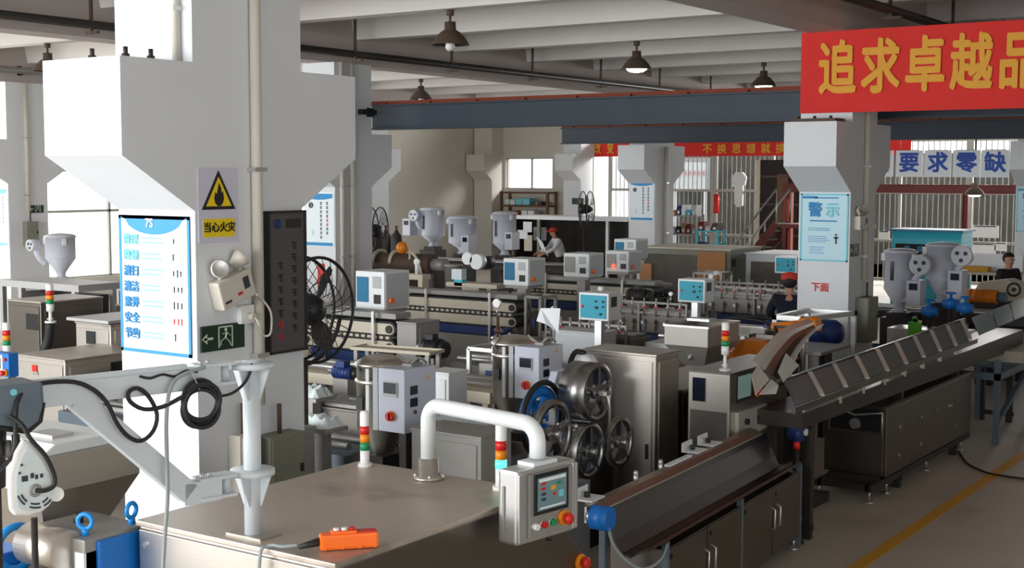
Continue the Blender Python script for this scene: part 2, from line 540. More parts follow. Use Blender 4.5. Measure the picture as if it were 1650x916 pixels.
# ---------------------------------------------------------------- crane runway beams
def ibeam(name, label, x0, x1, yc, z0, z1, grp):
    t = thing(name, label, 'steel beam', ((x0 + x1) / 2, yc, z0), group=grp)
    L_ = x1 - x0; h = z1 - z0
    b = MB(); b.box((0, 0, h / 2), (L_, 0.03, h)); b.box((0, 0, 0.012), (L_, 0.22, 0.024)); b.box((0, 0, h - 0.012), (L_, 0.22, 0.024))
    part(b, 'beam_web', 'blue_steel', t)
    b = MB(); b.box((0, 0, h + 0.03), (L_, 0.07, 0.06)); 
    k = -L_ / 2 + 0.3
    while k < L_ / 2: b.box((k, 0, h + 0.012), (0.08, 0.2, 0.03)); k += 0.9
    part(b, 'rail', 'rust_edge', t)
    return t


ibeam('crane_runway', 'long slate blue steel crane beam, the higher one with rusty rail on top', -14.3, 6.5, 16.85, 3.70, 4.10, 'crane beams')
ibeam('crane_runway', 'slate blue steel crane beam resting on the corbel of the pillar with the white notice', -16.2, 6.5, 25.62, 3.66, 4.02, 'crane beams')

# ---------------------------------------------------------------- pipe runs under the ceiling, with drop hangers
def piperun(label, xc, y0, y1, z):
    t = thing('pipe_run', label, 'pipe', (xc, y0, z), group='pipe runs under the girders')
    b = MB(); b.cyl((0, 0, 0), (0, y1 - y0, 0), 0.055, n=10); b.cyl((0.11, 0, -0.02), (0.11, y1 - y0, -0.02), 0.03, n=8)
    part(b, 'pipe', 'charcoal_metal', t)
    q = 0.6
    while q < y1 - y0:
        b = MB(); b.box((0.03, q, (SLAB - z) / 2 - 0.06), (0.035, 0.035, SLAB - z + 0.12)); b.box((0.05, q, -0.1), (0.22, 0.045, 0.03))
        part(b, 'hanger', 'brown_iron', t); q += 2.43
    return t


piperun('dark pipe run with drop hangers under the middle girder', -13.62, -2.0, 37.0, 4.80)
piperun('dark pipe run with drop hangers under the girder above the red banner', -5.3, 7.5, 36.0, 4.9)

# ---------------------------------------------------------------- conduits down the pillars
def conduit(label, X, Yc, z0, z1, r=0.03):
    t = thing('conduit_pipe', label, 'conduit', (X + r, Yc, z0), group='conduits on the pillars')
    b = MB(); b.cyl((0, 0, 0), (0, 0, z1 - z0), r, n=12); part(b, 'pipe', 'beige_plastic', t)
    z = 0.3
    while z < z1 - z0:
        b = MB(); b.box((0, 0, z), (2 * r + 0.008, 2 * r + 0.03, 0.025)); part(b, 'clip', 'aluminium', t); z += 1.1


conduit('beige conduit running down the big front pillar beside the fire sign', CX, CY + 0.455, 1.62, G_BOT, 0.034)
conduit('beige conduit running down the pillar under the red banner', CX, CY + BY + 0.44, 1.70, G_BOT, 0.036)
conduit('pale conduit on the middle pillar, nearer its front corner', CX - BX, CY + BY + 0.12, 0.3, G_BOT, 0.035)
conduit('pale conduit on the middle pillar, farther from its front corner', CX - BX, CY + BY + 0.36, 0.3, G_BOT, 0.035)
conduit('pale conduit running down the farthest left pillar', CX - 2 * BX, CY + BY + 0.4, 2.26, G_BOT, 0.04)
conduit('pale conduit on the pillar with the white notice', CX - BX, CY + 2 * BY + 0.45, 0.3, 3.6, 0.04)

# ---------------------------------------------------------------- pendant lamps
def pendant(label, x, y, lit, z=RIB_BOT, top=None):
    t = thing('pendant_lamp', label, 'lamp', (x, y, z), group='dome pendant lamps')
    b = MB(); b.cyl((0, 0, (top or z) - z), (0, 0, -0.07), 0.05 if top is None else 0.02, n=12); b.cyl((0, 0, -0.07), (0, 0, -0.16), 0.018, n=8); part(b, 'mount', 'brown_iron', t)
    b = MB(); b.lathe([(0.0, -0.15), (0.07, -0.155), (0.075, -0.25), (0.085, -0.27)], n=20); part(b, 'housing', 'brown_iron', t)
    b = MB(); b.lathe([(0.085, -0.26), (0.12, -0.28), (0.19, -0.35), (0.24, -0.43), (0.25, -0.44), (0.243, -0.445), (0.19, -0.37), (0.12, -0.31), (0.07, -0.29)], n=28)
    part(b, 'shade', 'brown_iron', t)
    b = MB(); b.lathe([(0.0, -0.52), (0.04, -0.515), (0.06, -0.48), (0.055, -0.42), (0.035, -0.30)] if not lit else [(0.0, -0.49), (0.10, -0.48), (0.15, -0.45), (0.17, -0.42), (0.05, -0.31)], n=20)
    part(b, 'bulb', 'lamp_lit' if lit else 'lamp_off', t)
    return t


pendant('unlit brown dome pendant lamp hanging in front of the wide ceiling rib, white bulb below', -10.45, 13.84, False)
pendant('lit dome pendant lamp with glowing bulb above the dark crane beam', -10.45, 18.7, True)
pendant('lit dome pendant lamp close to the left end of the red banner', -10.45, 23.56, True)
pendant('small unlit dome pendant lamp beyond the middle pillar', -18.6, 23.56, False)
pendant('unlit dome pendant lamp at the far left behind the big corbel', -18.6, 13.84, False)
pendant('lit pendant lamp low in front of the back bars, over the teal machine', -9.2, 33.28, True, z=2.95, top=5.09)

# ---------------------------------------------------------------- banners and hung cards
def banner(label, x0, x1, y, z0, z1, glyphs, size, g0, gstep, bold):
    t = thing('banner', label, 'banner', ((x0 + x1) / 2, y, z0))
    w = x1 - x0; n_ = 40; vs = []; fs = []
    for i in range(n_ + 1):
        u = -w / 2 + w * i / n_
        sag = 0.006 * math.sin(i * 0.9)
        for z, d in ((0, 0.004 * math.sin(i * 1.7)), ((z1 - z0) / 2, sag), (z1 - z0, 0)):
            vs.append((u, d, z))
    for i in range(n_):
        for k in range(2): fs.append((i * 3 + k, (i + 1) * 3 + k, (i + 1) * 3 + k + 1, i * 3 + k + 1))
    b = MB(); b.add(vs, fs); part(b, 'cloth', 'red_banner', t, thick=0.004)
    for i, g in enumerate(glyphs):
        M = plane_M((g0 + i * gstep - (x0 + x1) / 2, -0.018, (z1 - z0) * 0.50), (1, 0, 0))
        text(g, size, M, 'gold_print', t, 'character', bold, sx=0.72)
    return t


YBAN = CY + BY - 0.06
banner('large red banner with gold characters tied across the right pillar', -6.4, 0.5, YBAN, 3.735, 4.705, '追求卓越品质', 0.66, at(1350, 110, Y=YBAN).x, at(1495, 110, Y=YBAN).x - at(1423, 110, Y=YBAN).x, 0.030)
YB2 = 37.04
x0, x1 = at(948, 240, Y=YB2).x, at(993, 240, Y=YB2).x
t = banner('red banner with gold characters along the back bars', x0, -12.0, YB2, 3.54, 4.03, '改变', 0.36, at(963, 240, Y=YB2).x, at(984, 240, Y=YB2).x - at(963, 240, Y=YB2).x, 0.03)
gx = [at(1140 + 23.6 * k, 240, Y=YB2).x for k in range(6)]
for g, x in zip('不换思想就换', gx):
    text(g, 0.31, plane_M((x - (x0 - 12.0) / 2, -0.018, 0.20), (1, 0, 0)), 'gold_print', t, 'character', 0.03)
YC = 33.0
t = thing('card_rail', 'thin dark rail under the ceiling that carries the white cards', 'rail', (-9.0, YC, 3.93))
b = MB(); b.box((0, 0, 0), (9.0, 0.04, 0.04)); part(b, 'rail', 'charcoal_metal', t)
for xx in (-4.2, 0, 4.2):
    b = MB(); b.cyl((xx, 0, 0), (xx, 0, RIB_BOT - 3.93 + 0.3), 0.012, n=6); part(b, 'hanger', 'charcoal_metal', t)
for k, g in enumerate('高要求零缺'):
    c = at(1418.5 + 46.3 * k, 264, Y=YC)
    h = abs(at(1490, 242, Y=YC).z - at(1490, 285, Y=YC).z); w = abs(at(1512, 264, Y=YC).x - at(1469, 264, Y=YC).x)
    o = thing('hanging_card', 'white hanging card with the blue character ' + g, 'sign card', c, group='white cards with blue characters')
    b = MB(); b.box((0, 0, 0), (w, 0.02, h)); part(b, 'card', 'paper', o)
    b = MB(); b.box((0, 0, h / 2 + 0.005), (w * 0.72, 0.012, 0.012)); b.cyl((-w * 0.35, 0, h / 2), (-w * 0.35, 0, 3.908 - c.z), 0.006, n=5); b.cyl((w * 0.35, 0, h / 2), (w * 0.35, 0, 3.908 - c.z), 0.006, n=5)
    part(b, 'wire_bracket', 'black_plastic', o)
    text(g, 0.51, plane_M((0, -0.013, 0), (1, 0, 0)), 'sign_royal_blue', o, 'character', 0.032)

# ---- small fittings on the structure
for k, (px_, lb) in enumerate([(143, 'short dark anchor bolt on the big corbel, nearest its outer end'), (190, 'short dark anchor bolt at the near corner of the big corbel'), (243, 'short dark anchor bolt on the big corbel close to the shaft')]):
    X_ = CX - 0.05 if k else CX - 0.30
    c = at(px_, 88, X=X_)
    t = thing('anchor_bolt', lb, 'bolt', (X_, min(c.y, CY - 0.02) if k == 2 else CY - CP + 0.06 + 0.02 * k, ZT), group='anchor bolts on the big corbel')
    b = MB(); b.cyl((0, 0, 0), (0, 0, 0.055), 0.013, n=10); part(b, 'rod', 'charcoal_metal', t)
    b = MB(); b.cyl((0, 0, 0.0), (0, 0, 0.018), 0.022, n=6); part(b, 'nut', 'charcoal_metal', t)
t = thing('corbel_plate', 'rusty steel bearing plate on the corbel under the red banner', 'bearing plate', (CX - 0.33, CY + BY - 0.26, ZT + 0.001))
b = MB(); b.box((0, 0, 0.02), (0.55, 0.30, 0.04)); part(b, 'plate', 'brown_iron', t)
for xx in (-0.2, 0.0, 0.2):
    b = MB(); b.cyl((xx, -0.1, 0.04), (xx, -0.1, 0.07), 0.02, n=8); part(b, 'bolt', 'charcoal_metal', t)
t = thing('beam_bracket', 'black steel bracket joining the higher crane beam to the middle pillar', 'bracket', (CX - BX + 0.0, CY + BY + CD - 0.30, 3.96))
b = MB(); b.bb((0.0, -0.02, -0.04), (0.10, 0.32, 0.04)); part(b, 'arm_plate', 'black_plastic', t)
b = MB(); b.bb((0.0, 0.18, -0.07), (0.02, 0.34, 0.07)); part(b, 'wall_plate', 'black_plastic', t)
X_ = CX - 2 * BX + 0.10
c = at(35, 114, X=X_)
t = thing('pipe_run', 'grey pipe crossing the farthest left pillar high up', 'pipe', (X_, 6.0, c.z))
b = MB(); b.cyl((0, 0, 0), (0, CY + BY + 2.2 - 6.0, 0), 0.06, n=12); part(b, 'pipe', 'cast_grey', t)
for yy in (CY + BY + 0.3 - 6.0,):
    b = MB(); b.bb((-0.10, yy - 0.03, -0.09), (-0.05, yy + 0.03, 0.09)); b.bb((-0.10, yy - 0.03, -0.08), (0.0, yy + 0.03, -0.055)); part(b, 'wall_clamp', 'charcoal_metal', t)
conduit('thin pale conduit on the white upper face of the big pillar', CX - 0.12, CY - 0.03, ZT, G_BOT, 0.02)
# ================================================================ signs and fittings on the pillars
def lines(b, x0, x1, z, n, dz, y=0, h=0.006, jit=0.25):
    """grey strokes of print too small to read"""
    for k in range(n):
        w = (x1 - x0) * (1 - jit * RND.random())
        b.box(((x0 + x0 + w) / 2, y, z - k * dz), (w, 0.001, h))


def poster_frame(name, label, X0, X1, Y, z0, z1, border, base, bw=0.018):
    t = thing(name, label, 'poster', ((X0 + X1) / 2, Y, z0))
    w, h = X1 - X0, z1 - z0
    b = MB(); b.box((0, -0.004, h / 2), (w, 0.008, h)); part(b, 'board', base, t)
    if border:
        b = MB()
        for xx in (-w / 2 + bw / 2, w / 2 - bw / 2): b.box((xx, -0.007, h / 2), (bw, 0.008, h))
        for zz in (bw / 2, h - bw / 2): b.box((0, -0.007, zz), (w, 0.008, bw))
        part(b, 'border', border, t)
    return t, w, h


def XZ(x, z, y=-0.0125):
    return plane_M((x, y, z), (1, 0, 0))


# the 7S poster
t, w, h = poster_frame('safety_poster', 'blue bordered poster headed 7S on the white face of the big front pillar', -6.405, -5.80, CY, 1.945, 2.752, 'poster_blue', 'poster_white', 0.02)
b = MB(); pts = [(-w / 2, h)]
for k in range(21):
    u = -1 + k / 10
    pts.append((u * w * 0.40, h - 0.025 - 0.085 * (1 - u * u) ** 0.6))
pts.append((w / 2, h)); b.prism(pts, -0.011, -0.009, axis='Y'); part(b, 'heading_swoosh', 'poster_blue', t)
text('7S', 0.07, XZ(-0.03, h - 0.045), 'white_plastic', t, 'heading', 0.02)
for k, hd in enumerate(['整理', '整顿', '清扫', '清洁', '素养', '安全', '节约']):
    z = h - 0.145 - k * 0.0925
    text(hd, 0.066, XZ(-0.195, z), 'ink_blue' if k > 1 else 'ink_cyan', t, 'heading', 0.03)
    b = MB(); lines(b, -0.10, 0.085, z + 0.014, 2, 0.026, -0.0115, 0.007); part(b, 'small_print', 'ink_cyan', t)
    b = MB()
    for q in range(3):
        xx = 0.165 + 0.03 * q + 0.008 * RND.random(); hh = 0.018 + 0.02 * RND.random()
        b.sphere((xx, -0.0112, z + hh / 2), 0.006, 6, 4, (1, .2, 1)); b.box((xx, -0.0112, z - 0.004), (0.008, 0.001, hh))
        if k in (0, 1, 6): break
    part(b, 'little_figures', 'ink_red' if k == 5 else 'ink_dark', t)

# 警示 posters on the two right pillars
def warn_poster(label, j):
    Yc = CY + j * BY
    t, w, h = poster_frame('safety_poster', label, CX - 0.625, CX - 0.02, Yc, 1.945, 2.765, 'ink_cyan', 'poster_pale', 0.02)
    b = MB(); b.box((-w * 0.31, -0.0112, h - 0.045), (0.19, 0.002, 0.03)); b.box((w * 0.05, -0.0112, h - 0.05), (0.30, 0.002, 0.015)); part(b, 'heading_band', 'ink_blue', t)
    text('警', 0.185, XZ(-0.115, h - 0.205), 'ink_blue', t, 'heading', 0.03)
    text('示', 0.185, XZ(0.105, h - 0.205), 'ink_cyan', t, 'heading', 0.03)
    b = MB(); lines(b, -0.18, 0.17, h - 0.33, 1, 0.03, -0.0115, 0.016, 0.05); lines(b, -0.20, 0.12, h - 0.42, 2, 0.022, -0.0115, 0.007); lines(b, -0.20, 0.10, h - 0.52, 4, 0.022, -0.0115, 0.006)
    lines(b, -0.18, 0.02, h - 0.65, 4, 0.024, -0.0115, 0.006); part(b, 'small_print', 'ink_blue', t)
    b = MB(); b.box((0.155, -0.0115, h - 0.56), (0.02, 0.001, 0.09)); b.box((0.155, -0.0115, h - 0.53), (0.06, 0.001, 0.02)); b.sphere((0.155, -0.0115, h - 0.495), 0.014, 8, 5, (1, .1, 1)); part(b, 'little_figure', 'ink_dark', t)
    return t


warn_poster('pale blue poster with two big blue characters on the pillar under the red banner', 1)
warn_poster('pale blue poster cut off by the right edge of the photo', 2)
# white notices with a blue head, upright text columns
def notice(label, i, j, z0, z1):
    Xc, Yc = CX + i * BX, CY + j * BY
    t, w, h = poster_frame('wall_notice', label, Xc - 0.63, Xc - 0.02, Yc, z0, z1, None, 'poster_white')
    b = MB(); pts = [(-w / 2 + 0.03, h - 0.02), (w / 2 - 0.03, h - 0.02)] + [((0.5 - k / 10) * (w - 0.06), h - 0.085 - 0.03 * (1 - (2 * k / 10 - 1) ** 2)) for k in range(11)]
    b.prism(pts, -0.011, -0.008, axis='Y'); part(b, 'head_band', 'poster_blue', t)
    b = MB(); b.box((0, -0.010, 0.035), (w - 0.06, 0.003, 0.05)); part(b, 'foot_band', 'poster_blue', t)
    b = MB(); b.torus((-w * 0.28, -0.010, h - 0.20), 0.035, 0.012, (0, 1, 0), 16, 5); b.box((-w * 0.28, -0.010, h - 0.20), (0.06, 0.003, 0.02)); part(b, 'round_mark', 'ink_dark', t)
    for xx, n_ in ((w * 0.06, 9), (w * 0.27, 8)):
        for k in range(n_):
            b = MB(); z = h - 0.17 - k * 0.066
            b.box((xx, -0.010, z + 0.016), (0.042, 0.002, 0.010)); b.box((xx, -0.010, z), (0.042, 0.002, 0.008)); b.box((xx, -0.010, z), (0.010, 0.002, 0.045)); b.box((xx, -0.010, z - 0.017), (0.038, 0.002, 0.009))
            part(b, 'character', 'ink_red' if xx > w * .2 and k in (4, 5) else 'ink_dark', t)
    b = MB()
    for k in range(3): b.box((-w * 0.22, -0.010, 0.24 - 0.03 * k), (0.03, 0.002, 0.018))
    part(b, 'small_print', 'ink_cyan', t)
    return t


notice('white notice with a blue head on the middle pillar behind the big fan', -1, 1, 1.86, 2.70)
notice('white notice with blue bands on the far pillar under the dark crane beam', -1, 2, 1.98, 2.85)
notice('white notice at the left edge of the photo on the farthest left pillar', -2, 1, 1.60, 2.70)
# red print stuck on pillars
t = thing('red_sticker', 'small red characters pasted low on the pillar under the red banner', 'sticker', (CX - 0.36, CY + BY - 0.001, 1.62))
text('下面', 0.115, plane_M((0, -0.003, 0), (1, 0, 0)), 'ink_red', t, 'character', 0.03)
t = thing('red_sticker', 'narrow red strip of print below the notice on the middle pillar', 'sticker', (CX - BX - 0.30, CY + BY - 0.001, 1.38))
b = MB(); b.box((0, -0.003, 0), (0.15, 0.004, 0.42)); part(b, 'strip', 'ink_red', t)

# on the grey face of the big pillar (it faces +X)
def YZ(y, z, x=0.006):
    return plane_M((x, y, z), (0, 1, 0))


t = thing('fire_sign', 'lilac sign with a yellow fire triangle on the grey face of the big pillar', 'safety sign', (CX, CY + 0.175, 2.60))
b = MB(); b.box((0.003, 0, 0.215), (0.006, 0.305, 0.43)); part(b, 'plate', 'sign_lilac', t)
def tri(b, r, x0, x1, cz):
    b.prism([(r * math.sin(a), cz + r * math.cos(a)) for a in (0, 2 * PI / 3, 4 * PI / 3)], x0, x1, axis='X')
b = MB(); tri(b, 0.150, 0.006, 0.008, 0.265); part(b, 'black_triangle', 'black_plastic', t, 0.0)
b = MB(); tri(b, 0.112, 0.008, 0.010, 0.265); part(b, 'yellow_triangle', 'sign_yellow', t)
b = MB(); fl = [(0, .09), (.018, .055), (.016, .03), (.03, .04), (.038, .0), (.028, -.03), (.01, -.045), (-.01, -.045), (-.03, -.03), (-.038, .0), (-.03, .035), (-.016, .025)]
b.prism([(u, 0.255 + v) for u, v in fl], 0.010, 0.0115, axis='X'); b.box((0.011, 0, 0.198), (0.0015, 0.075, 0.01)); part(b, 'flame', 'black_plastic', t)
b = MB(); b.box((0.007, 0, 0.085), (0.004, 0.24, 0.105)); part(b, 'yellow_band', 'sign_yellow', t)
text('当心火灾', 0.062, YZ(0, 0.085, 0.0105), 'black_plastic', t, 'lettering', 0.02)

def exit_sign(label, X, Y, z, arrow=True, w=0.34):
    t = thing('exit_sign', label, 'exit sign', (X, Y, z), group='green exit signs on pillars')
    b = MB(); b.box((0.006, 0, 0.075), (0.012, w, 0.15)); part(b, 'plate', 'exit_green', t, 0.003)
    b = MB(); b.box((0.013, -0.115, 0.075), (0.002, 0.07, 0.014)); b.prism([(-0.165, 0.075), (-0.125, 0.105), (-0.125, 0.045)], 0.012, 0.014, axis='X'); part(b, 'arrow', 'exit_glow', t)
    b = MB()
    b.box((0.013, -0.035, 0.075), (0.002, 0.008, 0.12)); b.box((0.013, 0.07, 0.075), (0.002, 0.008, 0.12)); b.box((0.013, 0.018, 0.135), (0.002, 0.11, 0.008))
    part(b, 'door_mark', 'exit_glow', t)
    b = MB(); b.sphere((0.013, 0.02, 0.118), 0.011, 8, 5, (.15, 1, 1))
    for a_, c_, w_ in (((0.012, 0.022, 0.105), (0.012, 0.012, 0.07), 0.022), ((0.012, 0.012, 0.07), (0.012, -0.02, 0.055), 0.012), ((0.012, -0.02, 0.055), (0.012, -0.022, 0.028), 0.011), ((0.012, 0.016, 0.07), (0.012, 0.045, 0.045), 0.012), ((0.012, 0.045, 0.045), (0.012, 0.06, 0.02), 0.011), ((0.012, 0.025, 0.10), (0.012, -0.01, 0.095), 0.009), ((0.012, 0.03, 0.1), (0.012, 0.055, 0.08), 0.009)):
        b.bar(a_, c_, w_, 0.003)
    part(b, 'running_figure', 'exit_glow', t)
    return t


exit_sign('dark green exit sign with an arrow under the emergency light on the big pillar', CX, CY + 0.19, 1.975)
exit_sign('small dark green exit sign on the farthest left pillar', CX - 2 * BX, CY + BY + 0.62, 2.22, w=0.30)
exit_sign('small exit sign on the shaded face of the pillar under the red banner', CX, CY + BY + 0.16, 2.01, w=0.26)

def emergency_light(label, X, Y, z, tilt):
    t = thing('emergency_light', label, 'emergency light', (X, Y, z), group='twin head emergency lights')
    R_ = Euler((tilt, 0, 0)).to_matrix().to_4x4()
    b = MB(); b.box((0.045, 0, 0), (0.09, 0.27, 0.17), T=R_); part(b, 'body', 'beige_plastic', t, 0.012)
    b = MB(); b.box((0.091, 0.075, 0.015), (0.004, 0.045, 0.07), T=R_); part(b, 'grille', 'ink_dark', t)
    b = MB(); b.box((0.092, 0.01, -0.03), (0.004, 0.035, 0.016), T=R_); part(b, 'red_switch', 'red_plastic', t)
    b = MB(); b.box((0.0915, -0.09, -0.045), (0.003, 0.05, 0.014), T=R_); part(b, 'name_strip', 'ink_dark', t)
    for yy, d in ((-0.075, (0.9, -0.45, 0.25)), (0.085, (0.35, 0.6, 0.65))):
        b = MB(); b.cyl(R_ @ Vector((0.045, yy, 0.08)), R_ @ Vector((0.055, yy, 0.12)), 0.014, n=8)
        c = R_ @ Vector((0.055, yy, 0.145)); dv = Vector(d).normalized()
        b.lathe([(0.0, -0.05), (0.028, -0.045), (0.05, 0.01), (0.056, 0.035), (0.05, 0.04)], c, dv, 18)
        lamp = part(b, 'lamp_head', 'beige_plastic', t)
        b = MB(); b.lathe([(0.05, 0.036), (0.03, 0.03), (0.0, 0.028)], c, dv, 18); part(b, 'lens', 'aluminium', lamp)
    return t


emergency_light('beige twin head emergency light hanging askew above the exit sign', CX, CY + 0.235, 2.33, 0.30)
emergency_light('small twin head emergency light on the pillar under the red banner', CX, CY + BY + 0.24, 2.42, 0.05)
t = thing('power_socket', 'white wall socket with a plug beside the exit sign', 'socket', (CX, CY + 0.36, 2.17))
b = MB(); b.box((0.02, 0, 0), (0.04, 0.11, 0.11)); part(b, 'plate', 'white_plastic', t, 0.006)
b = MB(); b.cyl((0.04, 0.01, -0.01), (0.085, 0.01, -0.015), 0.022, n=12); part(b, 'plug', 'beige_plastic', t)
b = MB(); b.tube(smooth_path([(0.085, 0.01, -0.015), (0.11, 0.02, -0.06), (0.07, 0.09, -0.13), (0.09, 0.13, -0.12), (0.085, 0.14, 0.0), (0.08, 0.08, 0.08), (0.10, 0.01, 0.12)]), 0.007, 6)
tag(part(b, 'lamp_cable', 'beige_plastic'), 'thin beige cable from the socket up to the emergency light', 'cable'); bpy.data.objects['lamp_cable'].location = (CX + 0.004, CY + 0.36, 2.17)
# dark signboard
t = thing('signboard', 'dark grey upright signboard on the rear edge of the big pillar', 'signboard', (CX, CY + 0.695, 1.92))
b = MB(); b.box((0.02, 0, 0.42), (0.04, 0.30, 0.84)); part(b, 'board', 'board_grey', t, 0.004)
b = MB()
for yy in (-0.155, 0.155): b.box((0.024, yy, 0.42), (0.05, 0.014, 0.86))
for zz in (-0.005, 0.845): b.box((0.024, 0, zz), (0.05, 0.32, 0.014))
part(b, 'frame', 'charcoal_metal', t)
b = MB(); b.torus((0.041, -0.08, 0.775), 0.022, 0.008, (1, 0, 0), 14, 5); b.box((0.041, -0.08, 0.775), (0.003, 0.03, 0.015)); part(b, 'round_mark', 'navy_paint', t)
b = MB(); b.box((0.041, 0.055, 0.775), (0.002, 0.13, 0.055)); part(b, 'heading', 'charcoal_metal', t)
for yy, n_, z0 in ((-0.06, 7, 0.52), (0.06, 8, 0.64)):
    for k in range(n_):
        b = MB(); z = z0 - k * 0.072
        b.box((0.041, yy, z + 0.017), (0.002, 0.045, 0.008)); b.box((0.041, yy, z), (0.002, 0.045, 0.007)); b.box((0.041, yy, z), (0.002, 0.009, 0.046)); b.box((0.041, yy + 0.012, z - 0.016), (0.002, 0.02, 0.008))
        part(b, 'character', 'ink_red' if yy < 0 and k > 4 else 'charcoal_metal', t)
# switch boxes on pillars
def switch_box(label, X, Y, z, w, h, d, mt='box_olive'):
    t = thing('switch_box', label, 'switch box', (X, Y, z))
    b = MB(); b.box((d / 2, 0, h / 2), (d, w, h)); part(b, 'body', mt, t, 0.008)
    b = MB(); b.box((d + 0.004, 0, h / 2), (0.008, w - 0.03, h - 0.03)); dr = part(b, 'door', mt, t, 0.002)
    b = MB(); b.box((d + 0.014, w * 0.36, h * 0.55), (0.012, 0.02, 0.05)); part(b, 'latch', 'black_plastic', dr)
    b = MB(); b.cyl((d * .5, 0, h), (d * .5, 0, h + 0.18), 0.014, n=8); part(b, 'cable_gland', 'brown_iron', t)
    return t


switch_box('olive switch box low on the rear of the big pillar behind the pipe post', CX, CY + 0.58, 0.95, 0.30, 0.48, 0.14)
switch_box('grey switch box low on the front of the big pillar behind the pipe post', CX, CY + 0.30, 0.85, 0.15, 0.62, 0.10, 'beige_plastic')
switch_box('small olive switch box on the farthest left pillar below the exit sign', CX - 2 * BX, CY + BY + 0.42, 1.60, 0.26, 0.46, 0.14)
switch_box('tall grey cable box on the pillar under the red banner', CX, CY + BY + 0.42, 0.95, 0.36, 0.55, 0.16)
t = thing('power_socket', 'white double socket low on the right pillar beside the cable box', 'socket', (CX, CY + BY + 0.14, 1.22))
b = MB(); b.box((0.02, 0, 0), (0.04, 0.12, 0.22)); part(b, 'plate', 'white_plastic', t, 0.006)
for zz in (-0.05, 0.05):
    b = MB(); b.box((0.042, 0, zz), (0.004, 0.05, 0.04)); part(b, 'outlet', 'black_plastic', t)

t = thing('exit_sign', 'tiny dark exit sign on the white face of the far back pillar', 'exit sign', (CX - 2 * BX - 0.10, CY + 3 * BY - 0.015, 2.03), group='green exit signs on pillars')
b = MB(); b.box((0, 0, 0.1), (0.42, 0.03, 0.20)); part(b, 'plate', 'exit_green', t)
b = MB(); b.box((0.08, -0.017, 0.1), (0.10, 0.004, 0.12)); part(b, 'door_mark', 'exit_glow', t)
# ================================================================ the front machine under the pipe post
def tower_light(label, loc, pole, s=1.0, lit=None, cap_h=0.07, r=0.024, grp='signal towers'):
    t = thing('signal_tower', label, 'signal light', loc, group=grp)
    b = MB(); b.cyl((0, 0, 0), (0, 0, 0.018 * s), r * 1.5 * s, n=16)
    if pole: b.cyl((0, 0, 0), (0, 0, pole), r * 0.45 * s, n=10); b.cyl((0, 0, pole * 0.32), (0, 0, pole * 0.42), r * 1.0 * s, r * 0.6 * s, n=12)
    part(b, 'post', 'white_plastic', t)
    z = pole
    b = MB(); b.cyl((0, 0, z), (0, 0, z + cap_h * s), r * s, n=18); part(b, 'base', 'white_plastic', t)
    z += cap_h * s
    for nm, mt in (('green_lens', 'green_plastic'), ('amber_lens', 'amber_plastic'), ('red_lens', 'red_plastic')):
        b = MB(); b.lathe([(0, z), (r * s, z), (r * 1.04 * s, z + 0.02 * s), (r * s, z + 0.04 * s), (0, z + 0.04 * s)], n=18)
        part(b, nm, 'green_lit' if lit and nm == 'green_lens' else mt, t); z += 0.042 * s
    b = MB(); b.lathe([(r * s, z), (r * s, z + 0.05 * s * (cap_h / 0.07)), (r * 0.8 * s, z + 0.062 * s * (cap_h / 0.07)), (0, z + 0.064 * s * (cap_h / 0.07))], n=18)
    part(b, 'cap', 'white_plastic', t)
    return t


def estop(b_parent, c, d, r=0.03, nm='stop_button'):
    d = Vector(d).normalized(); c = Vector(c)
    b = MB(); b.cyl(c, c + d * 0.02, r * 1.15, n=18); o = part(b, nm, 'amber_plastic', b_parent)
    b = MB(); b.lathe([(r * 0.45, 0.02), (r * 0.45, 0.032), (r * 0.85, 0.036), (r * 0.9, 0.05), (r * 0.6, 0.058), (0, 0.06)], c, d, 18); part(b, 'red_knob', 'red_plastic', o)
    return o


TX0, TX1, TY0 = -4.56, -3.43, 3.80
t = thing('front_machine', 'wide brushed steel machine housing in the foreground carrying the pipe post and screen arm', 'machine', ((TX0 + TX1) / 2, TY0, 0))
hw = (TX1 - TX0) / 2
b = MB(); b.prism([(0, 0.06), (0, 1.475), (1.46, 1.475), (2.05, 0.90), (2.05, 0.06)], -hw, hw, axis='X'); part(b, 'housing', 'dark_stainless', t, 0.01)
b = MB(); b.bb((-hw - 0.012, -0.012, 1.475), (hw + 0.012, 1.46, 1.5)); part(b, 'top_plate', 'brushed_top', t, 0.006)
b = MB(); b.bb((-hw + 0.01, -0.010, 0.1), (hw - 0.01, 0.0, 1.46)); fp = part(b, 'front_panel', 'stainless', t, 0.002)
for xx in (-hw + 0.05, hw - 0.05):
    for zz in (1.40, 0.95, 0.5):
        b = MB(); b.cyl((xx, -0.010, zz), (xx, -0.018, zz), 0.012, n=10); part(b, 'bolt', 'aluminium', fp)
b = MB(); b.box((hw + 0.004, 1.30, 0.62), (0.012, 0.62, 0.62)); d = part(b, 'side_door', 'charcoal_metal', t, 0.004)
b = MB()
for yy in (1.0, 1.2, 1.4, 1.6): b.box((hw + 0.012, yy, 0.62), (0.006, 0.01, 0.6))
part(b, 'door_grid', 'black_plastic', d)
b = MB(); b.box((hw + 0.01, 1.02, 0.97), (0.01, 0.18, 0.012)); part(b, 'handle', 'copper_brown', d)
estop(t, (hw, 1.80, 1.07), (1, 0, 0), 0.035)
b = MB(); b.cyl((hw, 1.72, 0.96), (hw + 0.03, 1.72, 0.96), 0.018, n=12); part(b, 'green_button', 'green_plastic', t)
b = MB(); b.cyl((hw, 1.66, 0.96), (hw + 0.03, 1.66, 0.96), 0.018, n=12); part(b, 'white_button', 'white_plastic', t)
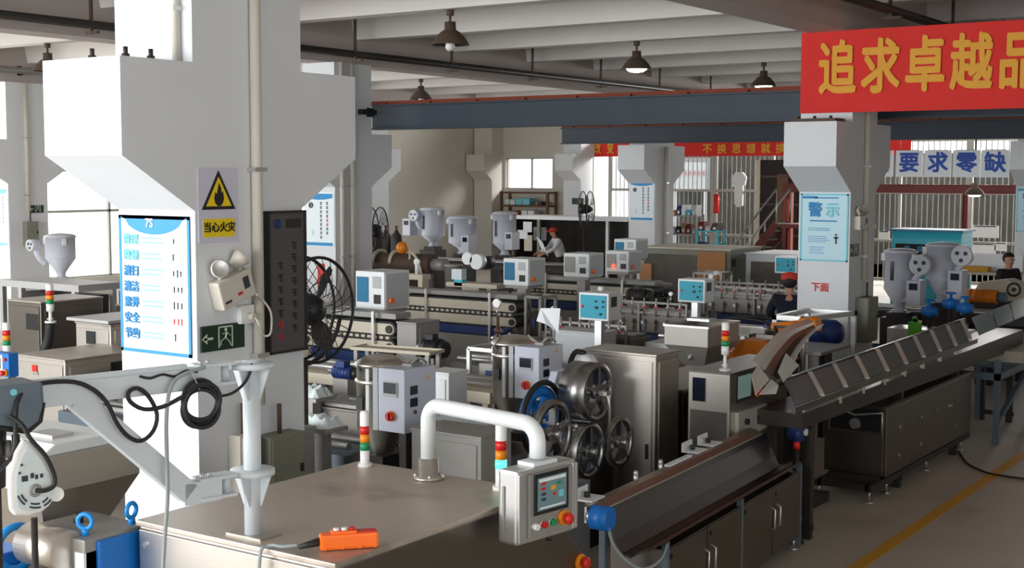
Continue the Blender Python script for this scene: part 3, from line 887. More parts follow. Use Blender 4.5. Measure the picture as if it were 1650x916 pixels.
for xx in (-hw + 0.1, hw - 0.1):
    for yy in (0.1, 1.95):
        b = MB(); b.cyl((xx, yy, 0), (xx, yy, 0.012), 0.05, n=14); b.cyl((xx, yy, 0), (xx, yy, 0.07), 0.02, n=10); part(b, 'foot', 'black_rubber', t)

tower_light('signal tower on the rear left corner of the front machine, its lamps dark', (-4.455, 5.17, 1.5), 0, 1.0, None, 0.085, 0.024, None)
tower_light('signal tower glowing green beside the screen panel on the front machine', (-3.59, 5.15, 1.5), 0, 1.08, True, 0.095, 0.025, None)

# the white pipe arm that carries the screen
t = thing('console_support', 'thick white bent pipe standing on the front machine and holding the screen panel', 'support arm', (-4.017, 5.136, 1.5))
b = MB(); b.lathe([(0.0, 0.0), (0.078, 0.0), (0.078, 0.016), (0.052, 0.018), (0.050, 0.105), (0.0, 0.105)], n=28); part(b, 'flange', 'stainless', t)
for k in range(4):
    a_ = PI / 4 + k * PI / 2
    b = MB(); b.cyl((0.064 * math.cos(a_), 0.064 * math.sin(a_), 0.012), (0.064 * math.cos(a_), 0.064 * math.sin(a_), 0.03), 0.009, n=6); part(b, 'bolt', 'aluminium', t)
ex, ey = 0.745, -0.155
u = Vector((ex, ey, 0)).normalized(); r = 0.085; zt = 0.372; L_ = math.hypot(ex, ey)
path = [Vector((0, 0, 0.10))] + arc(u * r + Vector((0, 0, zt - r)), r, PI, PI / 2, 8, u, (0, 0, 1)) + arc(u * (L_ - r) + Vector((0, 0, zt - r)), r, PI / 2, 0, 8, u, (0, 0, 1)) + [u * L_ + Vector((0, 0, 0.225))]
b = MB(); b.tube(path, 0.037, 18); part(b, 'pipe', 'white_enamel', t)
# screen panel
PZ = 1.365
t = thing('operator_console', 'grey control panel with a touch screen and buttons hanging from the white pipe', 'control panel', (-4.017 + ex, 5.136 + ey, PZ), math.radians(-8))
H_, Wd, Dp = 0.335, 0.40, 0.115
b = MB(); b.box((-0.0, 0.0, H_ / 2), (Dp, Wd, H_)); part(b, 'case', 'aluminium', t, 0.016)
b = MB(); b.box((Dp / 2 + 0.006, 0.015, H_ / 2), (0.016, Wd - 0.10, H_ - 0.05)); part(b, 'front_plate', 'cast_grey', t, 0.004)
b = MB()
for yy in (Wd / 2 - 0.03, Wd / 2 - 0.013): b.box((Dp / 2 + 0.010, yy, H_ / 2), (0.016, 0.018, H_ - 0.03))
part(b, 'side_grip', 'aluminium', t, 0.004)
b = MB(); b.box((Dp / 2 + 0.004, -Wd / 2 + 0.016, H_ / 2), (0.016, 0.03, H_ - 0.03)); part(b, 'side_grip', 'aluminium', t, 0.004)
b = MB(); b.box((Dp / 2 + 0.016, 0.01, 0.215), (0.01, 0.235, 0.185)); part(b, 'screen_bezel', 'black_plastic', t, 0.004)
b = MB(); b.box((Dp / 2 + 0.022, 0.01, 0.215), (0.004, 0.195, 0.148)); sc_ = part(b, 'screen', 'screen_glass', t)
for r_, (yy, zz, w_, h_, mt) in enumerate([(-0.06, .262, .03, .012, 'red_plastic'), (-0.06, .238, .03, .012, 'red_plastic'), (-0.06, .214, .03, .012, 'ink_dark'), (-0.06, .19, .03, .012, 'navy_paint'), (0.005, .235, .03, .02, 'yellow_plastic'), (0.045, .25, .03, .012, 'green_plastic'), (0.015, .205, .02, .014, 'red_plastic'), (0.06, .2, .03, .03, 'ink_cyan'), (0.0, .277, .18, .015, 'paper'), (0.0, .152, .17, .008, 'paper')]):
    b = MB(); b.box((Dp / 2 + 0.0245, yy + 0.01, zz), (0.001, w_, h_)); part(b, 'screen_field', mt, sc_)
for yy, mt, nm in ((-0.10, 'white_plastic', 'white_button'), (-0.045, 'red_plastic', 'red_button'), (0.015, 'green_plastic', 'green_button')):
    b = MB(); b.cyl((Dp / 2 + 0.012, yy, 0.075), (Dp / 2 + 0.035, yy, 0.075), 0.015, n=14); o = part(b, nm, mt, t)
    b = MB(); b.torus((Dp / 2 + 0.016, yy, 0.075), 0.018, 0.004, (1, 0, 0), 18, 6); part(b, 'ring', 'aluminium', o)
estop(t, (Dp / 2 + 0.012, 0.09, 0.082), (1, 0, 0), 0.030)
b = MB(); b.box((0, 0, H_ + 0.008), (0.10, 0.16, 0.018)); part(b, 'mount_plate', 'white_enamel', t, 0.003)
b = MB(); b.cyl((0.02, 0.06, 0), (0.02, 0.06, -0.03), 0.014, n=10); part(b, 'cable_gland', 'black_plastic', t)
b = MB(); b.box((-0.02, -Wd / 2 - 0.004, 0.16), (0.012, 0.006, 0.2)); part(b, 'hinge_rail', 'cast_grey', t)

# pipe post with the swing frame
JX, JY = -3.98, 3.91
t = thing('pipe_post', 'upright pale grey pipe post standing on the front edge of the front machine', 'post', (JX, JY, 1.5))
b = MB(); b.cyl((0, 0, 0), (0, 0, 0.735), 0.036, n=24); part(b, 'pipe', 'arm_paint', t)
for z in (0.255, 0.70):
    b = MB(); b.lathe([(0.036, z), (0.092, z), (0.092, z + 0.022), (0.036, z + 0.022)], n=28)
    for a_ in (0.2, 1.77, 3.34, 4.91):
        c_, s_ = math.cos(a_), math.sin(a_)
        b.add([(0.036 * c_, 0.036 * s_, z), (0.088 * c_, 0.088 * s_, z), (0.040 * c_, 0.040 * s_, z - 0.13), (0.036 * c_, 0.036 * s_, z - 0.13)] + [(0.036 * c_ - 0.008 * s_, 0.036 * s_ + 0.008 * c_, z), (0.088 * c_ - 0.008 * s_, 0.088 * s_ + 0.008 * c_, z), (0.040 * c_ - 0.008 * s_, 0.040 * s_ + 0.008 * c_, z - 0.13), (0.036 * c_ - 0.008 * s_, 0.036 * s_ + 0.008 * c_, z - 0.13)],
              [(0, 1, 2, 3), (4, 5, 6, 7), (0, 1, 5, 4), (1, 2, 6, 5), (2, 3, 7, 6), (3, 0, 4, 7)])
    part(b, 'collar', 'arm_paint', t)
b = MB(); b.box((0.0, 0.0, 0.004), (0.2, 0.12, 0.008)); part(b, 'base_plate', 'stainless', t)
dv = Vector((-0.22, -0.975, 0)).normalized()
t = thing('swing_jib', 'pale grey triangular swing frame reaching left from the pipe post', 'arm', (JX, JY, 1.5))
def pt(d_, z): return Vector((0, 0, z)) + dv * d_
b = MB(); b.bar(pt(0.16, 0.685), pt(0.93, 0.685), 0.07, 0.085); part(b, 'upper_beam', 'arm_paint', t, 0.004)
b = MB(); b.bar(pt(0.16, 0.225), pt(0.33, 0.225), 0.06, 0.09); b.bar(pt(0.30, 0.225), pt(0.76, 0.66), 0.06, 0.085); part(b, 'brace', 'arm_paint', t, 0.003)
for z in (0.685, 0.225):
    b = MB()
    for dz in (0.048, -0.03): b.bar(pt(0.096, z + dz), pt(0.26, z + dz), 0.085, 0.012)
    h_ = part(b, 'hinge_plate', 'arm_paint', t)
    for d_ in (0.20, 0.235):
        b = MB(); b.cyl(pt(d_, z + 0.05), pt(d_, z + 0.066), 0.009, n=8); part(b, 'bolt', 'aluminium', h_)
    b = MB(); b.cyl(pt(0.125, z - 0.03), pt(0.125, z + 0.048), 0.02, n=12); part(b, 'hinge_pin', 'arm_paint', h_)
b = MB(); b.bar(pt(0.30, 0.735), pt(0.92, 0.735), 0.03, 0.018); part(b, 'cable_tray', 'arm_paint', t)

# orange pendant control lying on the machine
oc = at(562, 872, Z=1.53)
t = thing('hand_control', 'bright orange hand control lying on the front machine top', 'remote control', (oc.x, oc.y, 1.5), math.radians(50))
b = MB(); b.box((0, 0, 0.034), (0.235, 0.062, 0.064)); part(b, 'body', 'orange_plastic', t, 0.012)
b = MB(); b.box((-0.02, 0, 0.070), (0.10, 0.052, 0.012)); part(b, 'raised_face', 'orange_plastic', t, 0.004)
for k in range(3):
    b = MB(); b.cyl((-0.05 + 0.032 * k, 0, 0.074), (-0.05 + 0.032 * k, 0, 0.086), 0.012, n=12); part(b, 'button', 'white_plastic' if k < 2 else 'red_plastic', t)
b = MB(); b.box((0.065, 0, 0.068), (0.09, 0.045, 0.004)); part(b, 'grip_pad', 'red_plastic', t)
for xx in (-0.10, -0.03, 0.04, 0.10):
    b = MB(); b.cyl((xx, -0.033, 0.012), (xx, -0.024, 0.012), 0.008, n=8); part(b, 'screw', 'orange_plastic', t)
b = MB(); b.cyl((-0.115, 0, 0.034), (-0.20, 0.004, 0.018), 0.018, 0.010, n=12); part(b, 'cable_sleeve', 'black_rubber', t)

# hand control's lead
c = bpy.data.objects['hand_control'].location
b = MB(); b.tube(smooth_path([Vector((-0.150, -0.130, 0.018)), Vector((-0.20, -0.165, 0.012)), Vector((-0.26, -0.19, 0.010)), Vector((-0.27, -0.23, -0.05)), Vector((-0.27, -0.235, -0.5))]), 0.008, 8)
o = part(b, 'control_lead', 'cable_grey'); o.location = (c.x, c.y, 1.5); tag(o, 'pale lead of the orange hand control running over the machine edge', 'cable')
# ================================================================ production lines across the hall
def control_box(label, x, y, z, w=0.42, d=0.45, h=0.43, stand=True, grp='white control boxes with vent and switch', blue=True):
    """x, y: front left bottom corner; front faces -Y, right side faces +X"""
    t = thing('control_box', label, 'control box', (x + w / 2, y + d / 2, 0), group=grp)
    b = MB(); b.box((0, 0, z + h / 2), (w, d, h)); body = part(b, 'body', 'white_enamel', t, 0.012)
    b = MB(); b.box((w / 2 + 0.003, 0.0, z + h / 2), (0.008, d - 0.05, h - 0.05)); part(b, 'side_plate', 'box_grey', t)
    b = MB(); b.box((-w * 0.24, -d / 2 - 0.006, z + h * 0.52), (w * 0.40, 0.014, h * 0.66)); part(b, 'dial_panel', 'deep_teal_panel' if blue else 'cast_grey', t, 0.003)
    b = MB(); b.box((w * 0.25, -d / 2 - 0.004, z + h * 0.72), (w * 0.28, 0.01, h * 0.32)); v = part(b, 'vent', 'box_grey', t)
    b = MB()
    for k in range(5): b.box((w * 0.25, -d / 2 - 0.010, z + h * (0.60 + 0.06 * k)), (w * 0.25, 0.004, h * 0.02))
    part(b, 'slots', 'cast_grey', v)
    b = MB(); b.box((w * 0.27, -d / 2 - 0.006, z + h * 0.28), (w * 0.22, 0.02, h * 0.24)); part(b, 'switch_plate', 'black_plastic', t, 0.004)
    b = MB(); b.cyl((w / 2, -d * 0.28, z + h * 0.24), (w / 2 + 0.04, -d * 0.28, z + h * 0.24), 0.03, n=14); part(b, 'orange_knob', 'orange_plastic', t)
    b = MB(); b.box((0, 0, z - 0.02), (w * 0.9, d * 0.9, 0.04)); part(b, 'plinth', 'cast_grey', t)
    b = MB(); b.box((0, 0, (z - 0.04) / 2), (0.14, 0.14, z - 0.04)); b.box((0, 0, 0.01), (0.3, 0.3, 0.02)); part(b, 'pedestal', 'cast_grey', t)
    return t


def teal_box(label, x, y, z, w=0.36, d=0.26, h=0.29):
    t = thing('teal_control_box', label, 'control box', (x + w / 2, y + d / 2, 0), group='boxes with a teal control face')
    b = MB(); b.box((0, 0, z + h / 2), (w, d, h)); part(b, 'body', 'white_enamel', t, 0.012)
    b = MB(); b.box((0, -d / 2 - 0.004, z + h / 2), (w - 0.05, 0.012, h - 0.05)); f = part(b, 'face', 'teal_panel', t, 0.002)
    for u, v, r, mt in ((-0.36, 0.0, 0.014, 'red_plastic'), (0.12, -0.02, 0.016, 'black_plastic'), (0.10, 0.2, 0.010, 'ink_dark'), (0.34, 0.2, 0.012, 'ink_dark'), (0.34, 0.02, 0.01, 'ink_dark'), (0.26, -0.25, 0.012, 'ink_dark')):
        b = MB(); b.cyl((u * w, -d / 2 - 0.008, z + h * (0.5 + v)), (u * w, -d / 2 - 0.028, z + h * (0.5 + v)), r, n=12); part(b, 'knob', mt, f)
    b = MB(); b.box((w / 2 + 0.004, -d * 0.1, z + h * 0.68), (0.01, d * 0.4, h * 0.36)); part(b, 'vent', 'black_plastic', t)
    b = MB(); b.box((0, 0, z / 2), (0.08, 0.08, z)); b.box((0, 0, 0.01), (0.3, 0.24, 0.02)); part(b, 'pedestal', 'aluminium', t)
    return t


def stadium(x0, x1, z0, z1, n=8):
    r = (z1 - z0) / 2; zc = (z0 + z1) / 2
    return [(x0 + r + r * math.cos(PI / 2 + PI * k / n), zc + r * math.sin(PI / 2 + PI * k / n)) for k in range(n + 1)] + [(x1 - r + r * math.cos(-PI / 2 + PI * k / n), zc + r * math.sin(-PI / 2 + PI * k / n)) for k in range(n + 1)]


def haul_off(label, x0, x1, y, zm, belt_h=0.16, gap=0.04, dep=0.28):
    """two stacked caterpillar belts running along X on a frame"""
    t = thing('belt_haul_off', label, 'haul-off machine', ((x0 + x1) / 2, y, 0), group='caterpillar haul-offs of the lines')
    L_ = x1 - x0
    for s_, nm in ((1, 'upper_belt'), (-1, 'lower_belt')):
        za = zm + s_ * gap / 2; zb = za + s_ * belt_h
        b = MB(); b.prism(stadium(-L_ / 2, L_ / 2, min(za, zb), max(za, zb)), -dep / 2, dep / 2, axis='Y'); o = part(b, nm, 'black_rubber', t)
        b = MB(); b.prism(stadium(-L_ / 2 + 0.02, L_ / 2 - 0.02, min(za, zb) + 0.022, max(za, zb) - 0.022), -dep / 2 - 0.012, -dep / 2, axis='Y'); part(b, 'side_plate', 'belt_tan', o)
        for xx in (-L_ / 2 + belt_h / 2, L_ / 2 - belt_h / 2):
            b = MB(); b.cyl((xx, -dep / 2 - 0.012, (za + zb) / 2), (xx, -dep / 2 - 0.03, (za + zb) / 2), belt_h * 0.27, n=16); part(b, 'hub', 'charcoal_metal', o)
        b = MB(); k = -L_ / 2 + 0.12
        while k < L_ / 2 - 0.1: b.box((k, 0, za - s_ * 0.006), (0.05, dep - 0.01, 0.018)); k += 0.085
        part(b, 'gripper_pads', 'belt_tan', o)
    for xx in (-L_ * 0.22, L_ * 0.30):
        b = MB(); b.box((xx, -dep / 2 - 0.05, zm / 2 + 0.14), (0.035, 0.03, zm + 0.28)); part(b, 'post', 'aluminium', t)
    b = MB(); b.bb((-L_ / 2 + 0.05, -dep / 2 + 0.02, zm + belt_h + 0.04), (L_ / 2 - 0.02, dep / 2, zm + belt_h + 0.10)); part(b, 'top_beam', 'cast_grey', t, 0.006)
    b = MB(); b.bb((-L_ / 2 + 0.1, -dep / 2, 0.0), (L_ / 2 - 0.1, dep / 2, zm - belt_h - 0.14)); part(b, 'base_cabinet', 'cast_grey', t, 0.01)
    b = MB(); b.bb((-L_ / 2 + 0.15, -dep / 2 - 0.02, zm - belt_h - 0.13), (L_ / 2 - 0.3, dep / 2, zm - belt_h - 0.02)); part(b, 'drive_cover', 'navy_paint', t, 0.006)
    return t


def gauge(t, x, y, z, r=0.035):
    b = MB(); b.cyl((x, y, z), (x, y, z + 0.09), 0.008, n=6); o = part(b, 'gauge_stem', 'aluminium', t)
    b = MB(); b.cyl((x, y + 0.012, z + 0.09 + r), (x, y - 0.012, z + 0.09 + r), r, n=18); part(b, 'gauge', 'aluminium', o)
    b = MB(); b.cyl((x, y - 0.0125, z + 0.09 + r), (x, y - 0.015, z + 0.09 + r), r * 0.85, n=18); part(b, 'dial', 'white_plastic', o)


def water_tank(label, x0, x1, y, z0, z1, dep=0.36, nv=6, rack=True, lids=2):
    t = thing('cooling_tank', label, 'water tank', ((x0 + x1) / 2, y, 0), group='stainless cooling tanks')
    L_ = x1 - x0
    b = MB(); b.bb((-L_ / 2, -dep / 2, z0), (L_ / 2, dep / 2, z1)); b.bb((-L_ / 2 - 0.015, -dep / 2 - 0.015, z1 - 0.02), (L_ / 2 + 0.015, dep / 2 + 0.015, z1)); part(b, 'trough', 'tank_steel', t, 0.006)
    for k in range(lids):
        a_ = -L_ / 2 + L_ * k / lids + 0.03; c_ = -L_ / 2 + L_ * (k + 1) / lids - 0.03
        b = MB(); b.bb((a_, -dep / 2 + 0.03, z1), (c_, dep / 2 - 0.03, z1 + 0.03)); o = part(b, 'lid', 'cast_grey', t, 0.004)
        b = MB(); mx = (a_ + c_) / 2; b.tube([(mx - 0.06, -dep * .2, z1 + 0.03), (mx - 0.05, -dep * .2, z1 + 0.065), (mx + 0.05, -dep * .2, z1 + 0.065), (mx + 0.06, -dep * .2, z1 + 0.03)], 0.007, 6); part(b, 'handle', 'aluminium', o)
    if rack:
        b = MB(); zr = z1 + 0.06
        for xx in (-L_ / 2 + 0.08, L_ / 2 - 0.08, 0.0): b.box((xx, -dep / 2 - 0.03, (zr + z0) / 2 + 0.02), (0.025, 0.025, zr - z0 + 0.12))
        b.box((0, -dep / 2 - 0.03, zr + 0.07), (L_ - 0.16, 0.03, 0.025)); b.box((0, -dep / 2 - 0.03, zr - 0.06), (L_ - 0.16, 0.03, 0.025)); part(b, 'manifold_rack', 'cast_grey', t)
        for k in range(nv):
            xx = -L_ / 2 + 0.16 + (L_ - 0.32) * k / max(1, nv - 1)
            b = MB(); b.cyl((xx, -dep / 2 - 0.05, zr - 0.10), (xx, -dep / 2 - 0.05, zr + 0.13), 0.012, n=8); b.sphere((xx, -dep / 2 - 0.055, zr + 0.02), 0.022, 8, 6); v = part(b, 'valve', 'aluminium', t)
            b = MB(); b.box((xx + 0.02, -dep / 2 - 0.085, zr + 0.02), (0.065, 0.012, 0.014), rot=(0, RND.uniform(-.5, .5), 0)); part(b, 'valve_lever', 'ink_red' if k % 3 else 'copper_brown', v)
        for k in range(nv):
            xx = -L_ / 2 + 0.20 + (L_ - 0.40) * k / max(1, nv - 1)
            b = MB(); b.cyl((xx, -dep / 2 - 0.03, z0 + 0.02), (xx, -dep / 2 - 0.03, zr - 0.14), 0.010, n=8); b.cyl((xx, -dep / 2 - 0.03, zr - 0.18), (xx, -dep / 2 - 0.09, zr - 0.18), 0.020, n=10); part(b, 'drain_cock', 'copper_brown' if k % 2 else 'aluminium', t)
        gauge(t, -L_ / 2 + 0.18, -dep / 2 - 0.03, zr + 0.08)
        if nv > 4: gauge(t, L_ / 2 - 0.30, -dep / 2 - 0.03, zr + 0.08, 0.025)
    for xx in (-L_ / 2 + 0.1, L_ / 2 - 0.1):
        for yy in (-dep / 2 + 0.04, dep / 2 - 0.04):
            b = MB(); b.box((xx, yy, z0 / 2), (0.06, 0.06, z0)); part(b, 'leg', 'cast_grey', t)
    b = MB(); b.bb((-L_ / 2 + 0.25, -dep / 2 + 0.03, z0 - 0.32), (L_ / 2 - 0.5, dep / 2, z0 - 0.04)); part(b, 'pump_box', 'navy_paint', t, 0.01)
    b = MB(); b.cyl((L_ / 2 - 0.42, -dep / 2, z0 - 0.2), (L_ / 2 - 0.16, -dep / 2, z0 - 0.2), 0.08, n=16); part(b, 'pump_motor', 'charcoal_metal', t)
    return t


def cabinet(name, label, x0, x1, y0, y1, z0, z1, mt='stainless', panel=True, hatch=True, top=None):
    t = thing(name, label, 'machine cabinet', ((x0 + x1) / 2, (y0 + y1) / 2, 0))
    w, d = x1 - x0, y1 - y0
    b = MB(); b.bb((-w / 2, -d / 2, z0), (w / 2, d / 2, z1)); part(b, 'body', mt, t, 0.008)
    b = MB(); b.bb((-w / 2 - 0.008, -d / 2 - 0.008, z1), (w / 2 + 0.008, d / 2 + 0.008, z1 + 0.018)); part(b, 'top_plate', top or mt, t, 0.004)
    if panel:
        b = MB(); b.bb((-w / 2 + 0.03, -d / 2 - 0.010, z0 + 0.05), (w / 2 - 0.03, -d / 2, z1 - 0.04)); p = part(b, 'front_door', mt, t, 0.003)
        b = MB(); b.box((w / 2 - 0.07, -d / 2 - 0.018, (z0 + z1) / 2), (0.015, 0.016, 0.12)); part(b, 'handle', 'black_plastic', p)
    if hatch:
        b = MB(); b.bb((w / 2, -d / 2 + 0.05, z0 + 0.05), (w / 2 + 0.008, d / 2 - 0.05, z1 - 0.05)); part(b, 'side_door', mt, t, 0.003)
    if z0 > 0.01:
        for xx in (-w / 2 + 0.05, w / 2 - 0.05):
            for yy in (-d / 2 + 0.05, d / 2 - 0.05):
                b = MB(); b.cyl((xx, yy, 0), (xx, yy, z0), 0.02, n=10); b.cyl((xx, yy, 0), (xx, yy, 0.02), 0.045, n=12); part(b, 'foot', 'charcoal_metal', t)
    return t


def bench(label, x0, x1, y, z, dep=0.4, mt='cast_grey', pipes=2):
    """long line bed on legs with guide pipes along it"""
    t = thing('line_bed', label, 'machine bed', ((x0 + x1) / 2, y, 0), group='long beds of the production lines')
    L_ = x1 - x0
    b = MB(); b.bb((-L_ / 2, -dep / 2, z - 0.10), (L_ / 2, dep / 2, z)); part(b, 'bed', mt, t, 0.006)
    for k in range(pipes):
        yy = -dep / 2 + dep * (k + 0.5) / pipes
        b = MB(); b.cyl((-L_ / 2 + 0.05, yy, z + 0.05), (L_ / 2 - 0.05, yy, z + 0.05), 0.03, n=10); part(b, 'guide_pipe', 'aluminium', t)
    n_ = max(2, int(L_ / 1.3))
    for k in range(n_ + 1):
        xx = -L_ / 2 + 0.06 + (L_ - 0.12) * k / n_
        b = MB(); b.box((xx, -dep / 2 + 0.04, (z - 0.1) / 2), (0.06, 0.06, z - 0.1)); b.box((xx, dep / 2 - 0.04, (z - 0.1) / 2), (0.06, 0.06, z - 0.1)); b.box((xx, 0, 0.18), (0.04, dep - 0.08, 0.04)); part(b, 'leg_frame', mt, t)
    b = MB(); b.box((0, -dep / 2 - 0.02, z * 0.45), (L_ * 0.5, 0.04, 0.22)); part(b, 'motor_guard', 'navy_paint', t)
    return t


# ---- line at Y 11.4: behind the fan
haul_off('caterpillar haul-off with two tan belts just right of the big fan', -10.35, -9.0, 11.1, 1.25, 0.16, 0.03)
control_box('white control box with blue dial panel right of the big fan', -10.03, 11.5, 1.47)
cabinet('drive_cabinet', 'grey end housing at the right end of the haul-off near the fan', -8.98, -8.72, 10.95, 11.35, 0.0, 1.42, 'cast_grey', False)
bench('long tan line bed running behind the fan toward the left', -15.0, -10.4, 11.4, 1.0, 0.5, 'belt_tan')
bench('line bed between the haul-off by the fan and the nearest teal box', -8.7, -7.4, 11.7, 0.95, 0.4)
water_tank('cooling tank with valve rack left of the nearest teal box', -8.35, -7.15, 12.97, 0.95, 1.2, 0.36, 8)
teal_box('teal faced control box above the grey cabinet, nearest of the three', -7.31, 11.9, 1.48, 0.36, 0.26, 0.29)
cabinet('grey_cabinet', 'low pale grey cabinet under the nearest teal box', -7.80, -7.20, 12.17, 12.5, 0.3, 1.30, 'box_grey', True, False)
bench('pale line bed running right from the grey cabinet', -7.1, -6.42, 13.2, 1.15, 0.5, 'aluminium', 1)
# ---- line at Y 14.3
haul_off('long caterpillar haul-off in the middle of the hall, under a blue panelled box', -11.75, -9.72, 14.45, 1.165, 0.16, 0.03)
control_box('white control box with blue dial panel on the haul-off line in mid hall', -10.25, 14.75, 1.51, 0.40, 0.42, 0.36)
water_tank('cooling tank with valves below the second teal box, pressure gauge on its left', -9.0, -7.5, 15.1, 1.0, 1.25, 0.36, 8)
teal_box('teal faced control box in front of the boarded crate', -7.45, 14.4, 1.465, 0.36, 0.26, 0.28)
bench('line bed under the second teal box', -7.4, -5.9, 15.0, 1.1, 0.4, 'aluminium', 1)
bench('line bed left of the mid hall haul-off', -15.5, -11.8, 14.5, 1.05, 0.4, 'belt_tan', 3)
# ---- line at Y 16.5
control_box('white control box with grey dial panel left of the two stacked white boxes', -10.4, 16.5, 1.51, 0.43, 0.42, 0.34, blue=False)
haul_off('caterpillar haul-off behind the grey panelled control box', -11.9, -9.3, 17.4, 1.20, 0.13, 0.03)
water_tank('cooling tank with a brass valve right of the second teal box', -8.6, -6.9, 17.5, 1.05, 1.28, 0.36, 8)
bench('dark line bed before the boarded crate', -12.6, -11.95, 17.4, 1.05, 0.4)
# ---- line at Y 18.5
control_box('white control box with blue dial panel, rear one of the two close together', -11.0, 19.0, 1.62, 0.40, 0.42, 0.32)
control_box('white control box with a red lit grey panel, front one of the two close together', -10.75, 18.3, 1.46, 0.42, 0.42, 0.33, blue=False)
b = MB(); b.cyl((-0.05, -0.212, 1.55), (-0.05, -0.245, 1.55), 0.035, n=14); part(b, 'red_lamp', 'red_lit', bpy.data.objects['control_box.004'])
haul_off('farthest caterpillar haul-off in front of the two close white boxes', -11.8, -9.5, 18.1, 1.12, 0.12, 0.03)
teal_box('teal faced control box farthest away, left of the right pillar', -8.28, 19.2, 1.49, 0.36, 0.26, 0.26)
water_tank('far cooling tank with valves below the farthest teal box', -9.2, -7.4, 18.9, 1.0, 1.22, 0.36, 8)
# ---- near lines at Y 7.4 and 9: troughs left of the dryers
water_tank('open stainless trough line between the big pillar and the first white dryer', -9.85, -6.7, 8.2, 0.85, 1.12, 0.42, 0, False, 4)
bench('grey line bed in front of the stainless trough, left of the first dryer', -9.85, -6.52, 7.55, 0.92, 0.42, 'slate_blue_plastic', 2)
bench('tan line bed behind the stainless trough', -10.6, -6.6, 9.55, 1.12, 0.5, 'belt_tan', 2)
cabinet('steel_cabinet', 'narrow steel cabinet beside the olive switch box of the big pillar', -6.75, -6.45, 6.6, 6.95, 0.0, 1.2, 'cast_grey', True, True)
t = thing('film_pile', 'crumpled clear white film lying in the trough beside the signal tower', 'plastic film', (-5.93, 6.60, 0.62))
b = MB(); vs = []; fs = []; nx, ny = 16, 10
for i in range(nx + 1):
    for j in range(ny + 1):
        e = min(i, nx - i, j, ny - j)
        vs.append(((i / nx - 0.5) * 0.9, (j / ny - 0.5) * 0.6, 0 if e == 0 else 0.10 + RND.uniform(-0.04, 0.05)))
for i in range(nx):
    for j in range(ny): fs.append((i * (ny + 1) + j, (i + 1) * (ny + 1) + j, (i + 1) * (ny + 1) + j + 1, i * (ny + 1) + j + 1))
b.add(vs, fs); part(b, 'film', 'film_white', t)
b = MB(); b.bb((-0.42, -0.30, -0.62), (0.42, 0.30, -0.04)); b.bb((-0.47, -0.33, -0.04), (0.47, 0.33, 0.0)); part(b, 'tray', 'cast_grey', t)


# ---- loose equipment between the lines
def motor_unit(label, x, y, z, L_=0.35, r=0.09, mt='charcoal_metal', base='cast_grey', rz=0.0, cat='motor'):
    t = thing('drive_motor', label, cat, (x, y, 0), rz)
    b = MB(); b.cyl((-L_ / 2, 0, z), (L_ / 2, 0, z), r, n=20)
    for k in range(5): b.torus((-L_ * .35 + L_ * .17 * k, 0, z), r * 1.02, 0.006, (1, 0, 0), 20, 5)
    part(b, 'shell', mt, t)
    b = MB(); b.cyl((L_ / 2, 0, z), (L_ / 2 + 0.06, 0, z), r * 0.9, r * .8, n=18); part(b, 'fan_cap', 'black_plastic', t)
    b = MB(); b.cyl((-L_ / 2 - 0.08, 0, z), (-L_ / 2, 0, z), r * 0.3, n=12); part(b, 'shaft', 'aluminium', t)
    b = MB(); b.box((0, -0.02, z + r + 0.02), (0.10, 0.09, 0.06)); part(b, 'terminal_box', mt, t, 0.006)
    b = MB(); b.bb((-L_ * .4, -r, 0), (L_ * .4, r, z - r * .85)); part(b, 'stand', base, t, 0.006)
    return t


def tray(label, x, y, z, w, d, h=0.10, mt='aluminium', rz=0.0):
    t = thing('steel_tray', label, 'tray', (x, y, 0), rz)
    b = MB(); b.bb((-w / 2, -d / 2, z), (w / 2, d / 2, z + 0.012))
    for s_ in (1, -1): b.bb((-w / 2, s_ * d / 2 - 0.006, z), (w / 2, s_ * d / 2 + 0.006, z + h)); b.bb((s_ * w / 2 - 0.006, -d / 2, z), (s_ * w / 2 + 0.006, d / 2, z + h))
    part(b, 'pan', mt, t)
    for xx in (-w / 2 + 0.04, w / 2 - 0.04):
        for yy in (-d / 2 + 0.04, d / 2 - 0.04):
            b = MB(); b.bb((xx - .02, yy - .02, 0), (xx + .02, yy + .02, z)); part(b, 'leg', 'cast_grey', t)
    return t


def frame_box(label, x, y, w, d, z0, z1, mt='aluminium', inner='cast_grey'):
    t = thing('open_frame', label, 'machine frame', (x, y, 0))
    b = MB(); q = 0.035
    for xx in (-w / 2, w / 2):
        for yy in (-d / 2, d / 2): b.bb((xx - q / 2, yy - q / 2, 0), (xx + q / 2, yy + q / 2, z1))
    for zz in (z0, z1):
        for yy in (-d / 2, d / 2): b.bb((-w / 2, yy - q / 2, zz - q / 2), (w / 2, yy + q / 2, zz + q / 2))
        for xx in (-w / 2, w / 2): b.bb((xx - q / 2, -d / 2, zz - q / 2), (xx + q / 2, d / 2, zz + q / 2))
    part(b, 'frame', mt, t)
    b = MB(); b.bb((-w * .38, -d * .35, z0), (w * .30, d * .35, z0 + (z1 - z0) * .62)); part(b, 'inner_unit', inner, t, 0.008)
    b = MB(); b.box((-w * .1, -d * .36, z0 + (z1 - z0) * .35), (w * .25, 0.02, (z1 - z0) * .2)); part(b, 'blue_plate', 'navy_paint', t)
    return t


